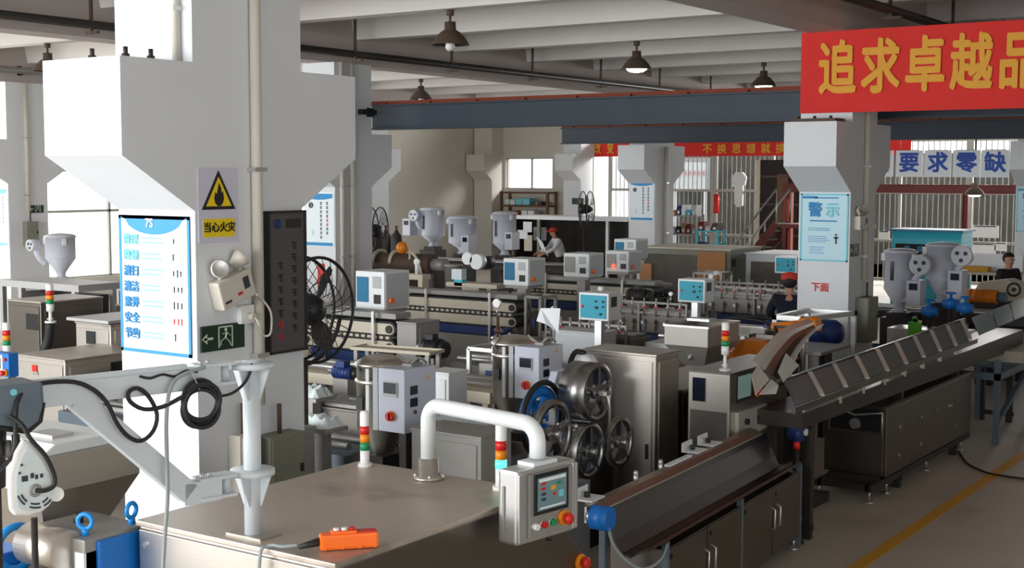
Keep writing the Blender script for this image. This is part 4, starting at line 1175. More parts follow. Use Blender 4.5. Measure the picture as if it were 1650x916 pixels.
def on(px, py, Y): c = at(px, py, Y=Y); return c.x, Y, c.z
x, y, z = on(795, 590, 9.95); frame_box('open aluminium frame with a steel box left of the second white dryer', x, y + 0.2, 0.55, 0.4, z - 0.22, z + 0.14)
x, y, z = on(697, 562, 10.5); motor_unit('black pulley motor low in the middle of the hall between two line beds', x, y, z, 0.22, 0.10, 'black_plastic')
x, y, z = on(716, 625, 8.3); t = cabinet('drive_box', 'pale drive box right of the first white dryer, behind the white pipe', x - 0.10, x + 0.12, y - 0.1, y + 0.14, 0.0, z + 0.12, 'white_enamel', True, False)
x, y, z = on(745, 660, 7.9); tray('long pale tray under the white pipe arm', x - 0.05, y, z - 0.12, 0.7, 0.3, 0.05, 'film_white')
x, y, z = on(760, 705, 6.9); cabinet('steel_cabinet', 'low steel cabinet behind the front machine, under the pipe arm', x - 0.40, x + 0.16, y - 0.12, y + 0.22, 0.0, z + 0.02, 'cast_grey', True, False)
x, y, z = on(555, 597, 9.05); motor_unit('navy motor box left of the first white dryer', x, y, z - 0.02, 0.22, 0.06, 'navy_paint')
x, y, z = on(640, 556, 10.1); tray('flat brass coloured tray between the haul-off and the first white dryer', x, y, z - 0.06, 0.9, 0.28, 0.03, 'belt_tan', 0.12)
x, y, z = on(672, 592, 9.08); tray('pale tray with white film edge right above the first white dryer', x + 0.1, y, z - 0.10, 0.5, 0.22, 0.04, 'white_enamel', -0.1)
x, y, z = on(740, 560, 12.6); motor_unit('navy geared motor under the long mid hall haul-off', x, 13.6, 0.95, 0.3, 0.09, 'navy_paint')
x, y, z = on(840, 500, 13.0); frame_box('dark open end frame at the right end of the mid hall haul-off', -9.45, 14.45, 0.22, 0.36, 0.9, 1.42, 'cast_grey', 'charcoal_metal')
x, y, z = on(880, 540, 12.2); t = thing('valve_stand', 'brass valve stand with a round gauge left of the nearest teal box', 'valve stand', (-8.55, 12.2, 0))
b = MB(); b.cyl((0, 0, 0), (0, 0, 1.42), 0.02, n=10); b.cyl((0, 0, 0), (0, 0, 0.02), 0.1, n=16); part(b, 'riser', 'copper_brown', t); gauge(t, 0.0, -0.02, 1.42, 0.05)
b = MB(); b.sphere((0, 0, 1.25), 0.04, 10, 6); b.box((0.05, -0.03, 1.25), (0.10, 0.02, 0.02)); part(b, 'valve', 'copper_brown', t)
x, y, z = on(1010, 530, 13.4); motor_unit('charcoal motor right of the low grey cabinet', -6.95, 14.1, 0.9, 0.3, 0.09)
x, y, z = on(1060, 505, 14.2); tray('pale steel tray right of the nearest teal box', -6.72, 14.15 + 0.25, 1.12, 0.5, 0.16, 0.04)
frame_box('aluminium frame with grey unit before the boarded crate', -9.9, 20.4, 0.5, 0.4, 0.95, 1.35)
frame_box('aluminium frame with grey unit right of the boarded crate', -8.1, 20.6, 0.7, 0.4, 0.95, 1.42)
motor_unit('charcoal motor on a tall grey stand before the boarded crate', -9.1, 16.4, 1.30, 0.3, 0.10)
t = thing('rubber_pulley', 'white pulley bracket above the brown barrel line left of mid hall', 'pulley bracket', (-12.6, 15.7, 0))
b = MB(); b.bb((-0.25, -0.1, 1.42), (0.30, 0.1, 1.50)); b.bb((0.2, -0.08, 1.30), (0.28, 0.08, 1.42)); b.bb((-0.25, -0.08, 1.30), (-0.18, 0.08, 1.42)); b.bb((-0.2, -0.08, 0.0), (0.24, 0.08, 1.30)); part(b, 'bracket', 'belt_tan', t)
b = MB(); b.cyl((0.12, 0, 1.50), (0.12, 0, 1.68), 0.03, n=10); b.cyl((0.12, -0.02, 1.68), (0.12, 0.02, 1.68), 0.05, n=14); part(b, 'post', 'white_enamel', t)
for k, (px_, py_, Y_, lb) in enumerate([(503, 630, 7.92, 'crumpled clear film lying on the trough edge right of the big pillar'), (518, 678, 7.18, 'crumpled pale film bag below the trough right of the big pillar')]):
    c = at(px_, py_, Y=Y_)
    t = thing('film_scrap', lb, 'plastic film', (c.x, Y_, c.z - 0.04), group='scraps of clear film')
    b = MB(); vs = []
    for i in range(9):
        for j in range(7): vs.append(((i / 8 - .5) * 0.26, (j / 6 - .5) * 0.2, 0.0 if min(i, 8 - i, j, 6 - j) == 0 else RND.uniform(0.03, 0.10)))
    b.add(vs, [(i * 7 + j, (i + 1) * 7 + j, (i + 1) * 7 + j + 1, i * 7 + j + 1) for i in range(8) for j in range(6)]); part(b, 'film', 'film_white', t)
    b = MB(); b.bb((-0.15, -0.12, -0.03), (0.15, 0.12, 0.0)); b.bb((-0.05, -0.05, -(c.z - 0.04)), (0.05, 0.05, -0.03)); part(b, 'support', 'cast_grey', t)
# ================================================================ dryers, wheel puller, cabinets and conveyors right of the front machine
def box_dryer(label, x, y, z0, z1, grp='steel dryers with a white control case'):
    """x,y: front right corner of the control case"""
    t = thing('material_dryer', label, 'dryer', (x, y, 0), group=grp)
    w, d = 0.235, 0.36
    b = MB(); b.bb((-w, 0, z0), (0, d * 0.55, z1)); b.bb((-w, d * 0.55, z0), (-0.004, d, z1 - 0.004)); c = part(b, 'control_case', 'pale_blue_enamel', t, 0.006)
    b = MB(); b.box((-w * 0.52, -0.006, z0 + (z1 - z0) * 0.68), (w * 0.52, 0.012, 0.105)); s_ = part(b, 'display_frame', 'box_grey', c, 0.003)
    b = MB(); b.box((-w * 0.52, -0.013, z0 + (z1 - z0) * 0.70), (w * 0.46, 0.004, 0.075)); part(b, 'display', 'screen_dark', s_)
    b = MB(); b.cyl((-w * 0.50, 0, z0 + 0.115), (-w * 0.50, -0.02, z0 + 0.115), 0.036, n=20); k = part(b, 'main_switch', 'orange_plastic', c)
    b = MB(); b.cyl((-w * 0.50, -0.02, z0 + 0.115), (-w * 0.50, -0.034, z0 + 0.115), 0.030, n=20); b.box((-w * 0.5, -0.04, z0 + 0.115), (0.014, 0.014, 0.05)); part(b, 'red_knob', 'red_plastic', k)
    for zz, mt in ((0.295, 'ink_dark'), (0.21, 'screen_dark')):
        b = MB(); b.box((0.004, 0.10, z0 + zz), (0.008, 0.075, 0.06)); part(b, 'data_plate', mt, c)
    b = MB(); b.prism([(0.245, z0 + 0.36), (0.275, z0 + 0.36), (0.26, z0 + 0.392)], 0.0, 0.003, axis='X'); part(b, 'warning_mark', 'yellow_plastic', c)
    b = MB(); b.cyl((0.002, 0.11, z0 + 0.14), (0.012, 0.11, z0 + 0.14), 0.016, n=12); part(b, 'round_mark', 'copper_brown', c)
    # steel drum; white strips on it stand in for bright highlights
    cx, cy, r = -w - 0.15, 0.20, 0.17
    b = MB(); b.lathe([(r, z0 - 0.02), (r, z1 - 0.02), (r + 0.012, z1 - 0.02), (r + 0.012, z1 + 0.005), (r * 0.6, z1 + 0.05), (0.05, z1 + 0.06), (0, z1 + 0.06)], (cx, cy, 0), n=30); b.lathe([(r, z0 - 0.02), (0.05, z0 - 0.30), (0.05, z0 - 0.42)], (cx, cy, 0), n=30); dr = part(b, 'drum', 'stainless', t)
    b = MB(); b.lathe([(r + 0.002, z0 + 0.30), (r + 0.012, z0 + 0.31), (r + 0.012, z0 + 0.33), (r + 0.002, z0 + 0.34)], (cx, cy, 0), n=30); part(b, 'hoop', 'stainless', dr)
    b = MB(); b.box((cx + r * 0.50, cy - r * 0.90, (z0 + z1) / 2 - 0.01), (0.035, 0.02, z1 - z0), rot=(0, 0, 0.5)); part(b, 'highlight_strip', 'white_enamel', dr)
    b = MB(); b.box((cx + r * 0.16, cy - r * 1.01, (z0 + z1) / 2 - 0.01), (0.025, 0.012, z1 - z0), rot=(0, 0, 0.15)); part(b, 'highlight_strip', 'white_enamel', dr)
    b = MB(); b.box((cx - r * 0.25, cy - r * 0.98, z0 + 0.17), (0.06, 0.03, 0.09)); part(b, 'sight_window', 'black_plastic', dr)
    for a_ in (0.5, 2.4, 4.4):
        b = MB(); b.tube([(cx + r * math.cos(a_), cy + r * math.sin(a_), z1 - 0.05), (cx + (r + .03) * math.cos(a_), cy + (r + .03) * math.sin(a_), z1 + 0.0), (cx + r * .7 * math.cos(a_), cy + r * .7 * math.sin(a_), z1 + 0.06)], 0.009, 6); part(b, 'clamp', 'aluminium', dr)
    b = MB(); b.box((-w * .45, 0.22, z1 + 0.01), (0.08, 0.12, 0.02)); b.tube(smooth_path([(-w * .45, 0.2, z1 + 0.01), (-w * .2, 0.22, z1 + 0.06), (-w * .1, 0.28, z1 + 0.02)]), 0.010, 6); part(b, 'top_hose', 'cast_grey', c)
    b = MB(); b.tube(smooth_path([(0.0, 0.19, z0 + 0.02), (0.04, 0.19, z0 + 0.0), (0.05, 0.19, z0 - 0.1), (0.0, 0.17, z0 - 0.24)]), 0.010, 8); part(b, 'hanging_cable', 'black_rubber', c)
    # extruder throat and body under the dryer
    b = MB(); b.bb((-0.62, -0.05, 0.0), (-0.05, 0.55, z0 - 0.34)); part(b, 'base_cabinet', 'dark_stainless', t, 0.01)
    b = MB(); b.bb((-0.52, 0.05, z0 - 0.34), (-0.24, 0.38, z0 - 0.20)); part(b, 'throat', 'charcoal_metal', t)
    b = MB(); b.box((-0.10, 0.14, z0 - 0.17), (0.06, 0.08, 0.34)); part(b, 'case_bracket', 'charcoal_metal', t)
    return t


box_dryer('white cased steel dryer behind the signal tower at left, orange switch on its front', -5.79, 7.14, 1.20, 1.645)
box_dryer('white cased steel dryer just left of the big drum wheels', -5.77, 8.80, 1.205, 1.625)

# ---- puller with four drum wheels
t = thing('wheel_puller', 'puller machine with four spoked steel drum wheels on a pale blue plate', 'puller machine', (-4.7, 7.8, 0))
b = MB(); b.prism([(-0.15, 0.0), (0.62, 0.0), (0.62, 1.25), (0.42, 1.60), (0.16, 1.60), (-0.15, 1.0)], -0.42, -0.36, axis='X'); part(b, 'blue_plate', 'pale_blue_enamel', t, 0.006)
b = MB(); b.bb((-0.75, -0.45, 0), (-0.42, 0.60, 0.95)); part(b, 'gear_cabinet', 'charcoal_metal', t, 0.01)
def drum(cy, cz, R, x1, wid, nm='drum_wheel', mt='wheel_steel'):
    b = MB()
    b.lathe([(R * 0.80, 0), (R, 0), (R, -wid), (R * 0.92, -wid), (R * 0.80, -0.03), (R * 0.80, 0)], (x1, cy, cz), (1, 0, 0), 40)
    o = part(b, nm, mt, t)
    b = MB()
    for k in range(5):
        a0 = 2 * PI * k / 5 + 0.3
        u, v = math.cos(a0), math.sin(a0)
        b.bar((x1 - 0.016, cy + u * R * .18, cz + v * R * .18), (x1 - 0.016, cy + u * R * .85, cz + v * R * .85), R * 0.22, 0.022)
    b.cyl((x1 - 0.03, cy, cz), (x1 + 0.004, cy, cz), R * 0.28, n=20); part(b, 'spokes', mt, o)
    b = MB(); b.cyl((x1 + 0.0, cy, cz), (x1 + 0.045, cy, cz), R * 0.10, n=14); b.cyl((x1 - 0.03, cy, cz), (-0.36, cy, cz), R * 0.13, n=12); part(b, 'axle', 'aluminium', o)
drum(0.07, 1.50, 0.205, 0.03, 0.20)
drum(0.02, 1.095, 0.195, 0.0, 0.18)
drum(0.44, 1.09, 0.18, 0.0, 0.04)
drum(-0.44, 1.29, 0.225, 0.0, 0.05)
b = MB(); b.torus((-0.28, -0.16, 1.32), 0.25, 0.02, (1, 0, 0), 36, 8); part(b, 'belt_ring', 'black_rubber', t)
b = MB(); b.torus((-0.31, -0.16, 1.32), 0.19, 0.04, (1, 0, 0), 30, 6)
for k in range(6): b.bar((-0.31, -0.16, 1.32), (-0.31, -0.16 + 0.19 * math.cos(k * PI / 3), 1.32 + 0.19 * math.sin(k * PI / 3)), 0.05, 0.02)
part(b, 'blue_flywheel', 'machine_blue', t)
b = MB(); b.tube([(0.06, 0.07, 1.50), (0.10, 0.07, 1.49), (0.10, 0.10, 1.40), (0.10, 0.10, 1.12), (0.07, 0.18, 1.10), (0.03, 0.26, 1.10)], 0.012, 8); b.box((0.08, 0.07, 1.50), (0.06, 0.06, 0.03)); part(b, 'guide_rod', 'stainless', t)
b = MB(); b.cyl((-0.34, -0.18, 1.30), (0.0, -0.18, 1.30), 0.012, n=8); b.sphere((0.0, -0.18, 1.3), 0.02, 10, 6); part(b, 'lever', 'aluminium', t)

# ---- extruder cabinet behind the wheels
cabinet('extruder_cabinet', 'wide stainless cabinet standing behind the drum wheels', -5.75, -5.06, 9.42, 9.82, 0.0, 1.54, 'stainless', True, True, 'stainless')
cabinet('gear_cabinet', 'low dark steel cabinet between the extruder cabinet and the one with the side screen', -5.72, -5.10, 9.98, 11.3, 0.0, 1.18, 'black_steel', True, True, 'dark_stainless')
t = thing('round_motor', 'white round blower casing on top beside the second white dryer', 'blower', (-5.55, 9.16, 1.47))
b = MB(); b.lathe([(0.0, -0.06), (0.08, -0.06), (0.09, -0.03), (0.09, 0.03), (0.06, 0.06), (0, 0.06)], (0, 0, 0.0), (0, 1, 0.1), 24); part(b, 'casing', 'white_enamel', t)
b = MB(); b.tube(smooth_path([(0.0, -0.02, 0.09), (-0.08, -0.03, 0.10), (-0.13, -0.03, 0.02), (-0.13, -0.02, -0.09)]), 0.022, 10); part(b, 'hose', 'black_rubber', t)
b = MB(); b.bb((-0.1, -0.1, -1.47), (0.1, 0.1, -0.09)); part(b, 'stand', 'charcoal_metal', t)

# ---- cabinet with the screen and signal tower
CT = (-4.86, -4.50, 9.6, 10.75)
t = thing('screen_cabinet', 'tall stainless cabinet with side touch screen and orange stop knob', 'machine cabinet', ((CT[0] + CT[1]) / 2, CT[2], 0))
hw = (CT[1] - CT[0]) / 2; Lc = CT[3] - CT[2]
b = MB(); b.prism([(0, 0), (0, 1.42), (Lc, 1.42), (Lc, 0.95), (0.75, 0.80), (0.75, 0)], -hw, hw, axis='X'); part(b, 'body', 'stainless', t, 0.008)
b = MB(); b.bb((-hw - 0.01, -0.01, 1.42), (hw + 0.01, Lc, 1.435)); part(b, 'top_plate', 'dark_stainless', t, 0.003)
b = MB(); b.bb((-hw + 0.04, -0.008, 1.19), (-hw + 0.15, 0.0, 1.38)); part(b, 'dark_window', 'screen_dark', t)
b = MB(); b.bb((hw - 0.005, 0.05, 1.19), (hw + 0.03, 0.62, 1.42)); o = part(b, 'screen_case', 'charcoal_metal', t, 0.004)
b = MB(); b.bb((hw + 0.03, 0.09, 1.22), (hw + 0.034, 0.33, 1.40)); part(b, 'screen', 'screen_glass', o)
b = MB(); b.cyl((hw + 0.03, 0.44, 1.37), (hw + 0.05, 0.44, 1.37), 0.03, n=14); part(b, 'red_button', 'red_plastic', o)
b = MB(); b.cyl((hw + 0.03, 0.44, 1.305), (hw + 0.05, 0.44, 1.305), 0.02, n=14); part(b, 'green_button', 'green_plastic', o)
estop(o, (hw + 0.03, 0.44, 1.235), (1, 0, 0), 0.035)
b = MB(); b.bb((-hw + 0.02, -0.006, 0.1), (hw - 0.02, 0.0, 1.12)); part(b, 'front_door', 'dark_stainless', t, 0.002)
c = at(1168, 598, Z=1.435)
tower_light('signal tower on a thin pole on top of the cabinet with the side screen', (c.x, c.y, 1.435), 0.13, 1.0, None, 0.07, 0.03, None)
# plate with two knobs and blue air unit
b = MB(); b.bb((hw + 0.0, 0.10, 0.90), (hw + 0.035, 0.66, 1.11)); o = part(b, 'die_plate', 'bright_sheet', t, 0.006)
for yy in (0.24, 0.48):
    b = MB(); b.cyl((hw + 0.035, yy, 1.02), (hw + 0.06, yy, 1.02), 0.025, n=14); part(b, 'knob', 'black_plastic', o)
t = thing('air_regulator', 'blue air regulator with a red drain at the far end of the trough', 'air regulator', (-4.16, 10.17, 0.0))
b = MB(); b.cyl((0, 0, 0), (0, 0, 0.80), 0.018, n=10); b.cyl((0, 0, 0), (0, 0, 0.015), 0.07, n=14); part(b, 'stand', 'charcoal_metal', t)
b = MB(); b.cyl((0, 0, 0.98), (0, 0, 1.12), 0.045, n=16); b.cyl((0, 0, 1.12), (0, 0, 1.16), 0.028, n=14); part(b, 'bowl', 'machine_blue', t)
b = MB(); b.box((0, 0, 0.96), (0.10, 0.06, 0.05)); b.cyl((0, 0, 0.84), (0, 0, 0.96), 0.03, n=14); part(b, 'filter', 'navy_paint', t)
b = MB(); b.cyl((0.0, -0.01, 0.78), (0.0, -0.01, 0.84), 0.026, n=12); part(b, 'red_drain', 'red_plastic', t)
b = MB(); b.bb((0.045, -0.02, 0.98), (0.055, 0.02, 1.12)); part(b, 'scale_strip', 'white_plastic', t)
# ---- steel bin
t = thing('feed_bin', 'open stainless feed bin with a tapering bottom in front of the second teal box', 'bin', (-6.08, 12.3, 0))
b = MB()
w, d = 0.24, 0.36
vs = []
for zz, k in ((1.49, 1.0), (1.29, 1.0), (1.02, 0.35), (1.02, 0.33), (1.29, 0.97), (1.47, 0.97)):
    vs += [(-w * k, -d * k, zz), (w * k, -d * k, zz), (w * k, d * k, zz), (-w * k, d * k, zz)]
fs = [(i * 4 + q, i * 4 + (q + 1) % 4, i * 4 + 4 + (q + 1) % 4, i * 4 + 4 + q) for i in range(5) for q in range(4)]
fs += [(q, (q + 1) % 4, 20 + (q + 1) % 4, 20 + q) for q in range(4)]
b.add(vs, fs); part(b, 'hopper', 'bin_steel', t)
b = MB(); b.bb((-w - .012, -d - .012, 1.475), (w + .012, -d, 1.495)); b.bb((-w - .012, d, 1.475), (w + .012, d + .012, 1.495)); b.bb((-w - .012, -d, 1.475), (-w, d, 1.495)); b.bb((w, -d, 1.475), (w + .012, d, 1.495)); part(b, 'rim', 'aluminium', t)
b = MB(); b.bb((-0.10, -0.13, 0.5), (0.10, 0.13, 1.02)); part(b, 'outlet', 'charcoal_metal', t, 0.004)
b = MB(); b.bb((-0.5, -0.42, 0.0), (0.22, 0.42, 0.55)); part(b, 'base', 'dark_stainless', t, 0.01)
b = MB(); b.box((0, -d * .72, 1.18), (0.03, 0.02, 0.08), rot=(-0.6, 0, 0)); part(b, 'latch', 'aluminium', t)
b = MB(); b.bb((-0.2, 0.05, 1.495), (0.05, 0.2, 1.52)); part(b, 'lid', 'aluminium', t)

# ---- long trough conveyor at the lower right
A, B = at(1075, 868, Z=0.71), at(1290, 745, Z=0.71)
dr_ = (B - A); dr_.z = 0; LT = dr_.length; rz = math.atan2(-dr_.x, dr_.y)
t = thing('trough_conveyor', 'long stainless trough conveyor at the lower right with a blue belt drum and cabinet doors', 'conveyor', (A.x, A.y, 0), rz)
# cross-section: lip at x=0, bottom, back wall rising to the left
prof = [(0.015, 0.70), (0.0, 0.715), (-0.03, 0.70), (-0.11, 0.655), (-0.17, 0.66), (-0.22, 0.74), (-0.275, 0.88), (-0.295, 0.918), (-0.305, 0.913), (-0.285, 0.875), (-0.23, 0.735), (-0.178, 0.645), (-0.11, 0.64), (-0.03, 0.685)]
b = MB(); n = len(prof); y0, y1 = -0.30, LT
vs = [(x, y0, z) for x, z in prof] + [(x, y1, z) for x, z in prof]
b.add(vs, [tuple(range(n)), tuple(range(n, 2 * n))] + [(k, (k + 1) % n, n + (k + 1) % n, n + k) for k in range(n)]); part(b, 'trough', 'black_steel', t)
b = MB(); b.prism([(-0.30, 0.916), (-0.338, 0.957), (-0.40, 0.962), (-0.40, 0.95), (-0.342, 0.945), (-0.308, 0.908)], -0.35, LT - 0.1, axis='Y'); part(b, 'back_flange', 'copper_brown', t)
b = MB(); b.bar((-0.297, -0.33, 0.921), (-0.297, LT - 0.1, 0.921), 0.010, 0.006); part(b, 'bright_edge', 'bright_sheet', t)
b = MB(); b.bb((-0.40, 0.0, 0.09), (-0.005, LT, 0.635)); part(b, 'cabinet', 'dark_stainless', t, 0.006)
nd = 4
for k in range(nd):
    a0, a1 = LT * k / nd, LT * (k + 1) / nd
    b = MB(); b.bb((-0.005, a0 + 0.012, 0.11), (0.008, a1 - 0.012, 0.63)); d_ = part(b, 'door', 'dark_stainless', t, 0.003)
    yy = a1 - 0.06 if k % 2 == 0 else a0 + 0.06
    b = MB(); b.tube([(0.008, yy, 0.32), (0.045, yy, 0.34), (0.045, yy, 0.48), (0.008, yy, 0.50)], 0.008, 8); part(b, 'handle', 'aluminium', d_)
    b = MB(); b.box((0.011, a0 + 0.05, 0.58), (0.006, 0.03, 0.03)); part(b, 'catch', 'black_plastic', d_)
for yy in (0.0, LT / 2, LT):
    b = MB(); b.box((-0.01, yy, 0.36), (0.04, 0.035, 0.66)); part(b, 'corner_post', 'slate_blue_plastic', t)
for xx in (-0.36, -0.03):
    for yy in (0.05, LT - 0.05):
        b = MB(); b.cyl((xx, yy, 0.02), (xx, yy, 0.10), 0.014, n=8); b.cyl((xx, yy, 0), (xx, yy, 0.022), 0.04, n=14); part(b, 'foot', 'aluminium', t)
b = MB(); b.bb((-0.33, -0.30, 0.0), (-0.29, -0.265, 0.86)); part(b, 'end_leg', 'slate_blue_plastic', t)
b = MB(); b.cyl((-0.31, -0.42, 0.90), (-0.19, -0.42, 0.90), 0.075, n=24); o = part(b, 'belt_drum', 'machine_blue', t)
b = MB(); b.cyl((-0.35, -0.42, 0.90), (-0.31, -0.42, 0.90), 0.035, n=14); b.bb((-0.36, -0.44, 0.86), (-0.345, -0.28, 0.96)); part(b, 'bearing', 'aluminium', o)
for yy in (-0.25, 1.45, 1.75):
    b = MB(); b.bb((-0.49, yy - 0.09, 0.962), (-0.36, yy + 0.09, 0.972)); b.bb((-0.49, yy - 0.09, 0.972), (-0.48, yy + 0.09, 1.03)); o = part(b, 'side_bracket', 'white_enamel', t)
    b = MB(); b.cyl((-0.44, yy, 0.972), (-0.44, yy, 1.005), 0.02, n=10); part(b, 'bolt', 'charcoal_metal', o)
for yy in (0.35, 0.75):
    b = MB(); b.cyl((-0.385, yy, 0.95), (-0.385, yy, 1.01), 0.018, n=10); b.sphere((-0.385, yy, 1.015), 0.02, 8, 5); part(b, 'adjust_knob', 'aluminium', t)
b = MB(); b.bb((-0.40, 0.85, 0.962), (-0.36, 1.25, 0.977)); part(b, 'white_strip', 'paper', t)
b = MB(); b.tube(smooth_path([(-0.20, -0.44, 0.86), (-0.18, -0.40, 0.74), (-0.13, -0.34, 0.64), (-0.06, -0.28, 0.58), (-0.01, -0.20, 0.58), (0.015, -0.10, 0.62), (0.012, -0.03, 0.68)]), 0.010, 8); part(b, 'air_hose', 'cable_grey', t)

# ---- twisted steel chute between trough and plate conveyor
t = thing('twisted_chute', 'twisted bright steel chute leading up over the trough end', 'chute', (-4.32, 10.05, 0))
def ribbon(L_pts, R_pts, nm, mt, par, th=0.006):
    n_ = len(L_pts); b = MB(); vs = [tuple(p) for p in L_pts] + [tuple(p) for p in R_pts]
    b.add(vs, [(i, i + 1, n_ + i + 1, n_ + i) for i in range(n_ - 1)]); return part(b, nm, mt, par, thick=th)
O = Vector((-4.32, 10.05, 0))
def q(px, py, X): return at(px, py, X=X) - O
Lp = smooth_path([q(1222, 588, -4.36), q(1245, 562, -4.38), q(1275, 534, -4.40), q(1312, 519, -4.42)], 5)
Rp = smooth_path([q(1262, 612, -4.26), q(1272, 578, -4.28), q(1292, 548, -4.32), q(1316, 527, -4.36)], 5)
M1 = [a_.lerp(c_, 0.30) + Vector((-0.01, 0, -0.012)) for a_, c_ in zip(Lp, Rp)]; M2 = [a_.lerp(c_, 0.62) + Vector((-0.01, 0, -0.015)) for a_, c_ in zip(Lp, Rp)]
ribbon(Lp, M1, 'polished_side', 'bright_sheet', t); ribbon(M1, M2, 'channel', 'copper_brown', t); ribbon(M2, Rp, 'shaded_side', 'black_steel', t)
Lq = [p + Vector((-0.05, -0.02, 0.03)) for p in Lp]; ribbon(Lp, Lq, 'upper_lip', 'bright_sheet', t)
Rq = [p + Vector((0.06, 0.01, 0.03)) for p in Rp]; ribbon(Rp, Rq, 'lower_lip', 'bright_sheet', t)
b = MB(); b.add([q(1222, 588, -4.34), q(1240, 612, -4.25), q(1218, 637, -4.26), q(1211, 605, -4.33)], [(0, 1, 2, 3)]); part(b, 'entry_plate', 'bright_sheet', t, thick=0.006)
b = MB(); b.add([q(1266, 570, -4.28), q(1287, 590, -4.16), q(1262, 617, -4.17), q(1253, 600, -4.26)], [(0, 1, 2, 3)]); part(b, 'exit_plate', 'bright_sheet', t, thick=0.006)
b = MB(); b.add([q(1222, 637, -4.25), q(1242, 612, -4.24), q(1254, 622, -4.18), q(1250, 636, -4.18)], [(0, 1, 2, 3)]); part(b, 'tip_plate', 'bright_sheet', t, thick=0.006)
e_ = q(1240, 575, -4.37); f_ = q(1300, 526, -4.41)
xs = -4.72 + 4.32; yp = f_.y + 0.06
b = MB(); b.cyl((xs, yp, 0), (xs, yp, f_.z - 0.02), 0.02, n=10); b.cyl((xs, yp, 0), (xs, yp, 0.02), 0.055, n=14); b.bar((xs, yp, f_.z - 0.03), (f_.x, f_.y, f_.z - 0.015), 0.025); b.bar((xs, yp, 1.50), (e_.x, e_.y, e_.z - 0.015), 0.025); part(b, 'stand', 'charcoal_metal', t)

# ---- plate conveyor climbing to the right
t = thing('plate_conveyor', 'long conveyor of slanted dark plates with bright ridges climbing to the right', 'conveyor', (-4.25, 10.3, 0))
O = Vector((-4.25, 10.3, 0))
l0, l1 = at(1283, 655, X=-4.10) - O, at(1562, 549, X=-4.10) - O
u0, u1 = at(1262, 617, X=-4.36) - O, at(1549, 519, X=-4.36) - O
NP = 9
def lerp(a, b, s): return a + (b - a) * s
for k in range(NP):
    s0, s1 = k / NP, (k + 1) / NP - 0.004
    b = MB(); b.add([lerp(l0, l1, s0), lerp(l0, l1, s1), lerp(u0, u1, s1), lerp(u0, u1, s0)], [(0, 1, 2, 3)]); o = part(b, 'plate', 'grey_green_plate', t, thick=0.012)
    b = MB(); e0, e1 = lerp(l0, l1, s1), lerp(u0, u1, s1); nrm = Vector((0.5, -0.1, 0.7)).normalized() * 0.02
    b.bar(e0 + nrm, e1 + nrm, 0.042, 0.02); part(b, 'ridge', 'grey_ridge', o)
b = MB(); b.bar(l0 + Vector((0.02, -0.1, -0.02)), l1 + Vector((0.02, 0.2, -0.02)), 0.03, 0.05); b.bar(u0 + Vector((-0.02, -0.1, 0)), u1 + Vector((-0.02, 0.2, 0)), 0.03, 0.05); part(b, 'edge_rails', 'dark_stainless', t)
b = MB(); b.cyl((-0.02, -0.02, 0.90), (0.10, -0.02, 0.90), 0.075, n=20); o = part(b, 'drive_motor', 'navy_paint', t)
b = MB(); b.cyl((0.10, -0.02, 0.90), (0.125, -0.02, 0.90), 0.03, n=12); part(b, 'hub', 'white_plastic', o)
s0_, s1_ = at(1292, 692, X=-4.08) - O, at(1648, 560, X=-4.08) - O
b = MB()
hz = 0.22
for a_, c_ in ((s0_, s1_),):
    x = 0.05
    b.add([a_, c_, c_ + Vector((0, 0, hz)), a_ + Vector((0, 0, hz * 0.55)), a_ + Vector((-0.42, 0, 0)), c_ + Vector((-0.42, 0, 0)), c_ + Vector((-0.42, 0, hz)), a_ + Vector((-0.42, 0, hz * 0.55))],
          [(0, 1, 2, 3), (4, 5, 6, 7), (0, 1, 5, 4), (3, 2, 6, 7), (0, 3, 7, 4), (1, 2, 6, 5)])
part(b, 'side_beam', 'black_steel', t)
for k in range(7):
    p = lerp(at(1352, 650, X=-4.09) - O, at(1540, 572, X=-4.09) - O, k / 6)
    b = MB(); b.cyl(p, p + Vector((0, 0, 0.10)), 0.024, n=12); part(b, 'guide_roller', 'belt_tan', t)
for s in (0.04, 0.36, 0.62, 0.95):
    p = lerp(s0_, s1_, s)
    b = MB(); b.box((p.x - 0.05, p.y, p.z / 2), (0.07, 0.07, p.z)); b.box((p.x - 0.38, p.y, p.z / 2), (0.07, 0.07, p.z)); b.box((p.x - 0.2, p.y, 0.1), (0.4, 0.05, 0.05)); part(b, 'leg_frame', 'charcoal_metal', t)
g0, g1 = at(1578, 540, X=-4.05) - O, at(1660, 505, X=-4.05) - O
h0, h1 = at(1566, 512, X=-4.33) - O, at(1655, 478, X=-4.33) - O
for k in range(3):
    s0, s1 = k / 3, (k + 1) / 3 - 0.02
    b = MB(); b.add([lerp(g0, g1, s0), lerp(g0, g1, s1), lerp(h0, h1, s1), lerp(h0, h1, s0)], [(0, 1, 2, 3)]); part(b, 'clear_guard', 'greenish_guard', t, thick=0.01)

